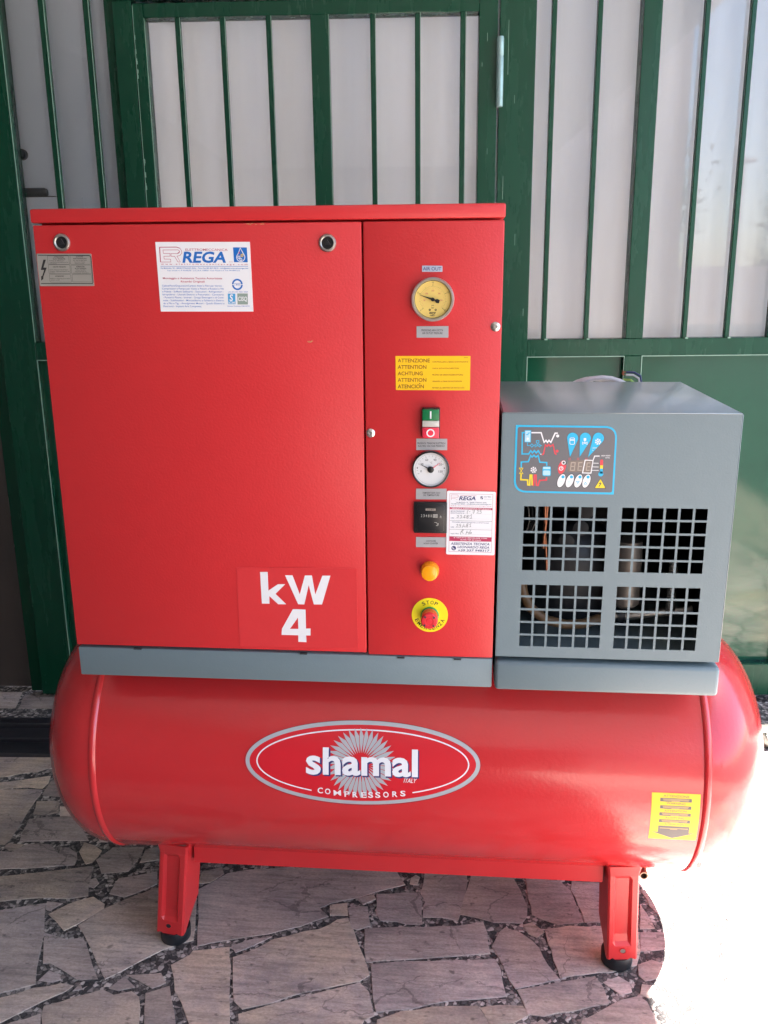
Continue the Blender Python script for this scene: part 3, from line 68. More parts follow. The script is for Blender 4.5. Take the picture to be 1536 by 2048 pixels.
{'name':'dryer_control_panel','surf':'front','c':[0.28218,1.02081],'ops':[['P','panel_blue_print',0,[[-0.07719,0.05419],[0.05761,0.05358],[0.0621,0.05326],[0.06599,0.05232],[0.06929,0.05077],[0.072,0.04861],[0.07412,0.04584],[0.07564,0.04245],[0.07657,0.03844],[0.07691,0.03381],[0.07767,-0.05419],[-0.05761,-0.05295],[-0.06226,-0.05259],[-0.06629,-0.05158],[-0.0697,-0.04994],[-0.07248,-0.04766],[-0.07465,-0.04475],[-0.07619,-0.0412],[-0.07711,-0.03702],[-0.07741,-0.03222]]],['P','panel_grey_print',1,[[-0.07413,0.04768],[-0.07407,0.0485],[-0.07391,0.04921],[-0.07364,0.04981],[-0.07326,0.0503],[-0.07278,0.05068],[-0.07218,0.05095],[-0.07149,0.05111],[-0.07068,0.05117],[0.05744,0.05076],[0.0614,0.05048],[0.06484,0.04965],[0.06774,0.04829],[0.07013,0.04638],[0.07199,0.04394],[0.07332,0.04095],[0.07413,0.03741],[0.07442,0.03333],[0.07482,-0.04798],[0.07478,-0.04868],[0.07465,-0.04929],[0.07443,-0.0498],[0.07412,-0.05022],[0.07372,-0.05055],[0.07322,-0.05078],[0.07264,-0.05091],[0.07197,-0.05096],[-0.05702,-0.05006],[-0.06111,-0.04975],[-0.06466,-0.04887],[-0.06767,-0.04743],[-0.07012,-0.04543],[-0.07202,-0.04286],[-0.07338,-0.03974],[-0.07418,-0.03606],[-0.07444,-0.03182]]],['L','panel_blue_print',2,0.00206,[[-0.06282,0.04239],[-0.06683,0.04235],[-0.06626,0.00891],[-0.05589,0.00902],[-0.0532,0.01425],[-0.0502,0.01074],[-0.04746,0.01431],[-0.04445,0.0108],[-0.04137,0.01437],[-0.03866,0.00967]],0],['P','panel_blue_print',2,[[-0.06342,0.04624],[-0.05358,0.04632],[-0.05334,0.02722],[-0.06321,0.02737]]],['P','pale_blue_print',3,[[-0.06247,0.04531],[-0.05446,0.04538],[-0.05429,0.02815],[-0.06233,0.02832]]],['L','panel_blue_print',4,0.00114,[[-0.05434,0.04199],[-0.058,0.04196],[-0.05813,0.03927],[-0.06111,0.03924]],0],['D','white_print',4,-0.05837,0.03305,0,0.00183],['L','white_print',2,0.00206,[[-0.0531,0.04247],[-0.03824,0.04259],[-0.03306,0.02741],[-0.03033,0.03072],[-0.02791,0.02746],[-0.02576,0.03076],[-0.02277,0.0275],[-0.01689,0.04195],[-0.01279,0.04199]],0],['D','white_print',2,-0.01283,0.03767,0,0.00228],['L','panel_blue_print',2,0.00103,[[-0.05861,0.02694],[-0.05844,0.02223],[-0.05407,0.02227]],0],['L','panel_blue_print',2,0.00103,[[-0.05407,0.02227],[-0.05164,0.02488],[-0.04902,0.02232],[-0.05145,0.0197]],1],['L','panel_blue_print',2,0.00103,[[-0.04902,0.02232],[-0.04661,0.02234]],0],['L','panel_blue_print',2,0.00103,[[-0.04669,0.02446],[-0.03907,0.02006],[-0.03924,0.02453],[-0.04652,0.01999]],1],['L','panel_blue_print',2,0.00103,[[-0.04283,0.02238],[-0.04274,0.02591]],0],['L','panel_blue_print',2,0.00103,[[-0.04496,0.03],[-0.04106,0.03004],[-0.04114,0.02616],[-0.04482,0.02636]],1],['L','panel_blue_print',2,0.00103,[[-0.03916,0.02241],[-0.03629,0.0222]],0],['L','panel_red_print',2,0.00195,[[-0.03513,0.00758],[-0.03313,0.00949],[-0.03096,0.02367],[-0.02822,0.02111],[-0.02606,0.0243],[-0.02307,0.02115],[-0.0192,0.02425],[-0.01573,0.01026],[-0.01313,0.00852]],0],['D','panel_red_print',2,-0.01268,0.01383,0,0.00229],['D','white_print',2,-0.03724,0.00886,0,0.00092],['L','panel_blue_print',2,0.00208,[[-0.06666,-0.01323],[-0.06698,-0.00393],[-0.05602,-0.00321],[-0.05292,0.00668],[-0.05052,0.00398],[-0.04775,0.00697],[-0.04476,0.00404],[-0.04142,0.0068],[-0.03835,-0.00385],[-0.02773,-0.00444],[-0.02753,-0.00944]],0],['P','panel_blue_print',2,[[-0.03368,-0.01308],[-0.03359,-0.01214],[-0.03329,-0.0114],[-0.03279,-0.01087],[-0.03209,-0.01055],[-0.03117,-0.01043],[-0.02369,-0.01034],[-0.02277,-0.01044],[-0.02205,-0.01075],[-0.02152,-0.01126],[-0.02119,-0.01199],[-0.02104,-0.01294],[-0.02061,-0.0232],[-0.02067,-0.02415],[-0.02094,-0.02488],[-0.02143,-0.0254],[-0.02212,-0.02571],[-0.02303,-0.0258],[-0.03102,-0.02568],[-0.03193,-0.02556],[-0.03265,-0.02523],[-0.03316,-0.0247],[-0.03347,-0.02396],[-0.03359,-0.02301]]],['P','pale_blue_print',3,[[-0.03275,-0.0114],[-0.02204,-0.01128],[-0.02189,-0.01473],[-0.03262,-0.01462]]],['P','pale_blue_print',3,[[-0.03274,-0.01904],[-0.03266,-0.01827],[-0.03242,-0.01767],[-0.03201,-0.01724],[-0.03143,-0.01699],[-0.03068,-0.01691],[-0.02387,-0.01698],[-0.02312,-0.01707],[-0.02254,-0.01734],[-0.02212,-0.01777],[-0.02186,-0.01838],[-0.02177,-0.01915],[-0.02172,-0.0225],[-0.0218,-0.02327],[-0.02204,-0.02387],[-0.02245,-0.02429],[-0.02303,-0.02454],[-0.02378,-0.02461],[-0.0306,-0.02447],[-0.03135,-0.02437],[-0.03194,-0.0241],[-0.03236,-0.02366],[-0.03261,-0.02305],[-0.0327,-0.02228]]],['L','panel_yellow_print',2,0.00127,[[-0.06955,-0.0135],[-0.0641,-0.01368],[-0.06891,-0.02212],[-0.06379,-0.02254]],1],['L','panel_yellow_print',2,0.00232,[[-0.06657,-0.02257],[-0.0666,-0.03207],[-0.05613,-0.03253],[-0.0555,-0.04036],[-0.05269,-0.04068],[-0.05235,-0.02468],[-0.05004,-0.02465],[-0.04873,-0.04111]],0],['L','panel_red_print',2,0.00232,[[-0.04683,-0.04205],[-0.04598,-0.0246],[-0.04367,-0.02457],[-0.04223,-0.04079],[-0.03956,-0.04099],[-0.03755,-0.03289],[-0.02716,-0.03216],[-0.02699,-0.02796]],0],['P','white_print',2,[[-0.04639,-0.01622],[-0.04272,-0.01528],[-0.04295,-0.01823]]],['P','white_print',2,[[-0.04676,-0.01709],[-0.04367,-0.01949],[-0.04606,-0.02108]]],['P','white_print',2,[[-0.04765,-0.01731],[-0.04748,-0.02125],[-0.05022,-0.02028]]],['P','white_print',2,[[-0.0484,-0.01672],[-0.05127,-0.01923],[-0.0523,-0.01643]]],['P','white_print',2,[[-0.04844,-0.01576],[-0.05219,-0.01496],[-0.05073,-0.01244]]],['P','white_print',2,[[-0.04773,-0.01516],[-0.04954,-0.01164],[-0.0467,-0.0113]]],['P','white_print',2,[[-0.04682,-0.01536],[-0.04533,-0.01179],[-0.04323,-0.01388]]],['D','white_print',3,-0.04746,-0.01623,0,0.00121],['P','grey_line_print',2,[[0.00745,0.00436],[0.00132,0.0327],[0.0011,0.03453],[0.00124,0.03634],[0.00172,0.03807],[0.00253,0.03966],[0.00364,0.04104],[0.005,0.04216],[0.00655,0.04297],[0.00825,0.04345],[0.01001,0.04357],[0.01178,0.04333],[0.01348,0.04274],[0.01505,0.04182],[0.01643,0.04061],[0.01756,0.03916],[0.0184,0.03751],[0.01891,0.03575],[0.01908,0.03392],[0.0189,0.03212],[0.01837,0.0304]]],['P','panel_blue_print',3,[[0.00742,0.00495],[0.00184,0.03296],[0.00167,0.03465],[0.00182,0.03633],[0.00229,0.03794],[0.00306,0.0394],[0.0041,0.04068],[0.00538,0.0417],[0.00683,0.04245],[0.00841,0.04288],[0.01005,0.04298],[0.01169,0.04276],[0.01327,0.0422],[0.01473,0.04135],[0.01601,0.04023],[0.01707,0.03888],[0.01785,0.03736],[0.01834,0.03572],[0.01851,0.03403],[0.01836,0.03235],[0.01788,0.03074]]],['P','grey_line_print',2,[[0.02207,0.00452],[0.02043,0.03441],[0.02051,0.03622],[0.02093,0.03796],[0.02167,0.03957],[0.02271,0.04098],[0.02401,0.04214],[0.02552,0.043],[0.02718,0.04354],[0.02892,0.04373],[0.03068,0.04356],[0.03239,0.04305],[0.03398,0.04221],[0.0354,0.04107],[0.03659,0.03967],[0.03749,0.03808],[0.03809,0.03635],[0.03835,0.03455],[0.03826,0.03274],[0.03783,0.03101],[0.03708,0.02941]]],['P','panel_blue_print',3,[[0.02204,0.00511],[0.02099,0.03459],[0.02109,0.03627],[0.02151,0.03788],[0.02223,0.03936],[0.02321,0.04065],[0.02444,0.04171],[0.02585,0.0425],[0.02739,0.04299],[0.02902,0.04315],[0.03065,0.04298],[0.03224,0.04249],[0.03372,0.0417],[0.03503,0.04064],[0.03613,0.03935],[0.03698,0.03786],[0.03753,0.03626],[0.03778,0.03458],[0.03771,0.0329],[0.03732,0.03129],[0.03663,0.02979]]],['P','grey_line_print',2,[[0.03509,0.0043],[0.04026,0.03661],[0.0407,0.03831],[0.04146,0.03988],[0.04251,0.04125],[0.0438,0.04237],[0.04529,0.0432],[0.04692,0.04372],[0.04863,0.04389],[0.05036,0.04372],[0.05204,0.04322],[0.05362,0.04239],[0.05502,0.04128],[0.0562,0.03991],[0.05712,0.03836],[0.05773,0.03666],[0.05802,0.03489],[0.05798,0.03311],[0.0576,0.03139],[0.0569,0.0298],[0.05591,0.02838]]],['P','panel_blue_print',3,[[0.03506,0.00489],[0.04085,0.03668],[0.0413,0.03825],[0.04203,0.03969],[0.04302,0.04094],[0.04424,0.04196],[0.04564,0.04271],[0.04716,0.04317],[0.04876,0.04331],[0.05037,0.04314],[0.05193,0.04265],[0.05338,0.04187],[0.05468,0.04082],[0.05577,0.03955],[0.05662,0.0381],[0.05719,0.03652],[0.05746,0.03488],[0.05742,0.03322],[0.05707,0.03162],[0.05643,0.03014],[0.05551,0.02882]]],['L','white_print',4,0.0008,[[0.00603,0.03292],[0.0062,0.03396],[0.00679,0.03459],[0.0078,0.03481],[0.01121,0.03484],[0.01222,0.03464],[0.01285,0.03402],[0.01308,0.03298],[0.01325,0.02666],[0.01307,0.02563],[0.01248,0.02502],[0.01147,0.02483],[0.00805,0.02491],[0.00703,0.02515],[0.00641,0.02579],[0.00618,0.02683]],1],['P','white_print',4,[[0.00586,0.03245],[0.01337,0.03252],[0.01346,0.03065],[0.00595,0.03058]]],['L','white_print',4,0.00079,[[0.02539,0.02865],[0.03262,0.02497],[0.03242,0.02871],[0.02558,0.02491]],1],['L','white_print',4,0.00079,[[0.02899,0.02716],[0.0288,0.03067]],0],['P','white_print',4,[[0.02689,0.03474],[0.03051,0.03477],[0.03072,0.0308],[0.02709,0.03077]]],['P','white_print',4,[[0.04988,0.02934],[0.05346,0.03025],[0.05329,0.02737]]],['P','white_print',4,[[0.04953,0.0285],[0.0526,0.02614],[0.05029,0.02459]]],['P','white_print',4,[[0.04866,0.02828],[0.0489,0.02443],[0.0462,0.02538]]],['P','white_print',4,[[0.04792,0.02886],[0.04515,0.02641],[0.04409,0.02915]]],['P','white_print',4,[[0.04787,0.02979],[0.04418,0.03059],[0.04555,0.03305]]],['P','white_print',4,[[0.04854,0.03038],[0.04671,0.03382],[0.04949,0.03415]]],['P','white_print',4,[[0.04944,0.03018],[0.05084,0.03367],[0.05293,0.03162]]],['D','white_print',5,0.04883,0.02933,0,0.00119],['T','white_print',4,'LOAD',0.04091,0.01872,0.04773,0.01879,0.00164,0.2,0],['T','white_print',4,'%',0.04089,0.01496,0.04248,0.01498,0.00165,0.2,0],['T','white_print',2,'DEW POINT',0.05547,0.00641,0.06887,0.00655,0.00188,0.5,0],['T','white_print',2,'LEVEL',0.06133,0.0034,0.06849,0.00348,0.00189,0.5,0],['L','panel_red_print',2,0.00046,[[0.00579,0.00304],[0.00808,0.00307],[0.00819,0.0007],[0.00591,0.00068]],1],['L','panel_red_print',2,0.00046,[[0.01871,0.00318],[0.02099,0.00321],[0.02111,0.00084],[0.01883,0.00082]],1],['L','panel_red_print',2,0.00046,[[0.03149,0.00332],[0.03377,0.00334],[0.0339,0.00098],[0.03162,0.00096]],1],['P','display_print',2,[[0.00483,-0.00076],[0.0417,0.00024],[0.04128,-0.01934],[0.00487,-0.01859]]],['L','segment_print',3,0.00149,[[0.00991,-0.00402],[0.01586,-0.00395],[0.01506,-0.01608],[0.0091,-0.01615]],1],['L','segment_print',3,0.00149,[[0.0095,-0.01008],[0.01546,-0.01001]],0],['L','segment_print',3,0.00149,[[0.02684,-0.00383],[0.02135,-0.00389],[0.02057,-0.01602],[0.02607,-0.01595]],0],['L','segment_print',3,0.00149,[[0.02096,-0.00995],[0.02645,-0.00988]],0],['L','segment_print',3,0.00148,[[0.03931,-0.00416],[0.03418,-0.00422],[0.03343,-0.0161],[0.03858,-0.01604]],0],['L','segment_print',3,0.00149,[[0.03381,-0.01015],[0.03895,-0.0101]],0],['L','white_print',4,0.00148,[[0.03394,0.00015],[0.03075,0.00012],[0.02791,-0.0201],[0.04076,-0.0203],[0.04286,-0.0001],[0.04498,0.00677],[0.05238,0.00684]],0],['L','white_print',4,0.00148,[[0.03394,0.00015],[0.04251,-0.00011]],0],['L','white_print',4,0.00091,[[0.04218,-0.00437],[0.05154,-0.0045]],0],['L','white_print',4,0.00091,[[0.04193,-0.0103],[0.05187,-0.01042]],0],['L','white_print',4,0.00091,[[0.0417,-0.01577],[0.05218,-0.01588]],0],['P','panel_red_print',2,[[-0.00092,-0.00056],[0.00024,-0.00124],[0.00119,-0.00241],[0.00189,-0.00403],[0.0023,-0.00602],[0.0024,-0.00827],[0.00219,-0.01068],[0.00168,-0.01312],[0.00089,-0.01547],[-0.00015,-0.01762],[-0.00136,-0.01945],[-0.00271,-0.02087],[-0.00411,-0.02181],[-0.0055,-0.02223],[-0.00681,-0.02209],[-0.00797,-0.02142],[-0.00893,-0.02024],[-0.00962,-0.0186],[-0.01003,-0.01661],[-0.01013,-0.01435],[-0.00991,-0.01193],[-0.00939,-0.00949],[-0.0086,-0.00715],[-0.00756,-0.00501],[-0.00634,-0.00319],[-0.005,-0.00178],[-0.0036,-0.00084],[-0.00222,-0.00043]]],['D','dark_print',3,-0.00013,-0.00496,0,0.00321],['R','white_print',4,-0.00189,-0.00415,0.00183,0.00321],['R','white_print',4,-0.00526,-0.01335,0.0023,0.00345],['L','white_print',4,0.00103,[[-0.00528,-0.01037],[-0.00512,-0.01394]],0],['P','dark_print',2,[[-0.00033,-0.0215],[0.00092,-0.0223],[0.00191,-0.02362],[0.00262,-0.02541],[0.00298,-0.02756],[0.003,-0.02999],[0.00267,-0.03255],[0.002,-0.03513],[0.00103,-0.0376],[-0.0002,-0.03984],[-0.00162,-0.04172],[-0.00316,-0.04315],[-0.00475,-0.04407],[-0.0063,-0.04442],[-0.00774,-0.04419],[-0.00899,-0.04339],[-0.00999,-0.04206],[-0.01069,-0.04026],[-0.01105,-0.03809],[-0.01106,-0.03566],[-0.01072,-0.03309],[-0.01004,-0.03051],[-0.00907,-0.02804],[-0.00784,-0.02582],[-0.00642,-0.02395],[-0.00488,-0.02253],[-0.0033,-0.02162],[-0.00176,-0.02127]]],['P','white_print',3,[[-0.00066,-0.02251],[0.0004,-0.02321],[0.00124,-0.02438],[0.00181,-0.02598],[0.0021,-0.02793],[0.00207,-0.03012],[0.00174,-0.03245],[0.00112,-0.0348],[0.00024,-0.03705],[-0.00085,-0.03909],[-0.0021,-0.04082],[-0.00345,-0.04215],[-0.00483,-0.04301],[-0.00617,-0.04336],[-0.00741,-0.04318],[-0.00847,-0.04248],[-0.00931,-0.04129],[-0.00988,-0.03968],[-0.01016,-0.03772],[-0.01013,-0.03553],[-0.00979,-0.03319],[-0.00917,-0.03084],[-0.00829,-0.0286],[-0.00719,-0.02656],[-0.00594,-0.02484],[-0.00459,-0.02352],[-0.00322,-0.02267],[-0.00188,-0.02233]]],['D','panel_blue_print',4,-0.00176,-0.0268,0,0.00253],['P','dark_print',2,[[0.01267,-0.02158],[0.01392,-0.02238],[0.01492,-0.0237],[0.01562,-0.02548],[0.01599,-0.02764],[0.01602,-0.03006],[0.01569,-0.03262],[0.01503,-0.0352],[0.01406,-0.03767],[0.01284,-0.0399],[0.01143,-0.04178],[0.00989,-0.04322],[0.00831,-0.04413],[0.00677,-0.04449],[0.00533,-0.04426],[0.00408,-0.04345],[0.00308,-0.04212],[0.00238,-0.04033],[0.00201,-0.03816],[0.00199,-0.03573],[0.00232,-0.03316],[0.00299,-0.03058],[0.00396,-0.02812],[0.00519,-0.0259],[0.0066,-0.02403],[0.00813,-0.02261],[0.00971,-0.0217],[0.01125,-0.02135]]],['P','white_print',3,[[0.01235,-0.02259],[0.01341,-0.02328],[0.01424,-0.02446],[0.01482,-0.02606],[0.01511,-0.028],[0.01509,-0.03019],[0.01477,-0.03252],[0.01415,-0.03487],[0.01328,-0.03712],[0.0122,-0.03916],[0.01095,-0.04089],[0.0096,-0.04221],[0.00823,-0.04307],[0.00689,-0.04342],[0.00566,-0.04324],[0.0046,-0.04254],[0.00376,-0.04135],[0.00318,-0.03974],[0.0029,-0.03779],[0.00292,-0.03559],[0.00325,-0.03326],[0.00387,-0.03092],[0.00474,-0.02867],[0.00583,-0.02664],[0.00708,-0.02492],[0.00842,-0.0236],[0.00979,-0.02275],[0.01112,-0.02241]]],['D','panel_blue_print',4,0.01125,-0.02675,0,0.00253],['P','dark_print',2,[[0.02577,-0.02166],[0.02701,-0.02245],[0.02801,-0.02378],[0.02872,-0.02556],[0.0291,-0.02771],[0.02913,-0.03013],[0.02881,-0.03269],[0.02815,-0.03527],[0.0272,-0.03774],[0.02598,-0.03996],[0.02458,-0.04184],[0.02305,-0.04328],[0.02147,-0.04419],[0.01993,-0.04455],[0.01849,-0.04432],[0.01724,-0.04352],[0.01624,-0.04218],[0.01553,-0.04039],[0.01516,-0.03822],[0.01514,-0.0358],[0.01546,-0.03323],[0.01613,-0.03065],[0.01709,-0.02819],[0.0183,-0.02597],[0.01971,-0.02411],[0.02123,-0.02268],[0.02281,-0.02178],[0.02434,-0.02143]]],['P','white_print',3,[[0.02545,-0.02266],[0.0265,-0.02336],[0.02734,-0.02454],[0.02792,-0.02614],[0.02822,-0.02808],[0.0282,-0.03026],[0.02789,-0.03259],[0.02728,-0.03493],[0.02642,-0.03718],[0.02534,-0.03922],[0.0241,-0.04095],[0.02276,-0.04228],[0.02138,-0.04313],[0.02005,-0.04348],[0.01882,-0.0433],[0.01776,-0.0426],[0.01691,-0.04142],[0.01634,-0.03981],[0.01605,-0.03786],[0.01607,-0.03566],[0.01639,-0.03333],[0.017,-0.03099],[0.01787,-0.02874],[0.01895,-0.02671],[0.02019,-0.02499],[0.02153,-0.02368],[0.02289,-0.02283],[0.02422,-0.02248]]],['D','panel_blue_print',4,0.02435,-0.02671,0,0.00253],['P','dark_print',2,[[0.03816,-0.02175],[0.0394,-0.02254],[0.0404,-0.02386],[0.04111,-0.02564],[0.0415,-0.02779],[0.04153,-0.03021],[0.04122,-0.03277],[0.04057,-0.03535],[0.03962,-0.03781],[0.03842,-0.04004],[0.03702,-0.04192],[0.03549,-0.04335],[0.03392,-0.04426],[0.03238,-0.04462],[0.03095,-0.04439],[0.0297,-0.04359],[0.02869,-0.04226],[0.02798,-0.04046],[0.0276,-0.0383],[0.02757,-0.03587],[0.02789,-0.03331],[0.02855,-0.03073],[0.0295,-0.02827],[0.03071,-0.02605],[0.03211,-0.02419],[0.03363,-0.02277],[0.0352,-0.02186],[0.03673,-0.02152]]],['P','white_print',3,[[0.03784,-0.02275],[0.03889,-0.02344],[0.03974,-0.02462],[0.04032,-0.02622],[0.04062,-0.02816],[0.04061,-0.03034],[0.0403,-0.03267],[0.0397,-0.03501],[0.03884,-0.03726],[0.03777,-0.0393],[0.03653,-0.04102],[0.0352,-0.04235],[0.03383,-0.0432],[0.0325,-0.04355],[0.03127,-0.04337],[0.03021,-0.04267],[0.02936,-0.04149],[0.02878,-0.03988],[0.02849,-0.03793],[0.0285,-0.03574],[0.02882,-0.03341],[0.02942,-0.03107],[0.03028,-0.02882],[0.03136,-0.02679],[0.03259,-0.02508],[0.03393,-0.02376],[0.03529,-0.02291],[0.03661,-0.02257]]],['D','panel_blue_print',4,0.03675,-0.02667,0,0.00252],['T','pale_blue_print',4,'TEST',-0.00851,-0.03576,-0.00008,-0.03565,0.00288,0.3,0],['T','pale_blue_print',4,'SET',0.00569,-0.03581,0.01237,-0.03573,0.00287,0.3,0],['L','panel_blue_print',4,0.00092,[[0.01907,-0.03372],[0.02367,-0.03366],[0.02154,-0.03705]],1],['L','panel_blue_print',4,0.00092,[[0.03115,-0.03812],[0.03552,-0.03806],[0.03314,-0.03449]],1],['P','panel_red_print',2,[[0.0538,-0.00057],[0.05384,0.00019],[0.05406,0.00077],[0.05445,0.00118],[0.05502,0.00141],[0.05575,0.00147],[0.05621,0.00145],[0.05695,0.00133],[0.05754,0.00106],[0.05796,0.00061],[0.05823,0.00001],[0.05833,-0.00076],[0.05857,-0.00785],[0.05411,-0.00767]]],['P','panel_yellow_print',2,[[0.05411,-0.00767],[0.05857,-0.00785],[0.05865,-0.01319],[0.0543,-0.013]]],['P','panel_blue_print',2,[[0.0543,-0.013],[0.05865,-0.01319],[0.05887,-0.02091],[0.05475,-0.02096]]],['D','panel_blue_print',2,0.05593,-0.02154,0,0.00388],['P','dark_print',2,[[0.05486,-0.02993],[0.05526,-0.02935],[0.05567,-0.02906],[0.05609,-0.02907],[0.05651,-0.02937],[0.05695,-0.02997],[0.06453,-0.04286],[0.06484,-0.04353],[0.06491,-0.04406],[0.06471,-0.04443],[0.06427,-0.04465],[0.06357,-0.04472],[0.04898,-0.04464],[0.04827,-0.04456],[0.04781,-0.04434],[0.0476,-0.04397],[0.04763,-0.04345],[0.04791,-0.04279]]],['P','panel_yellow_print',3,[[0.05514,-0.03072],[0.05546,-0.03027],[0.05577,-0.03004],[0.0561,-0.03005],[0.05642,-0.03029],[0.05676,-0.03076],[0.06348,-0.04244],[0.06372,-0.04297],[0.06376,-0.04338],[0.06361,-0.04368],[0.06326,-0.04385],[0.06272,-0.04391],[0.04963,-0.0439],[0.04908,-0.04384],[0.04872,-0.04367],[0.04855,-0.04338],[0.04858,-0.04298],[0.04879,-0.04246]]],['P','dark_print',4,[[0.05726,-0.03286],[0.05372,-0.0371],[0.0558,-0.03731],[0.0532,-0.04214],[0.05543,-0.04091],[0.05791,-0.03609],[0.05585,-0.03611]]]]}]
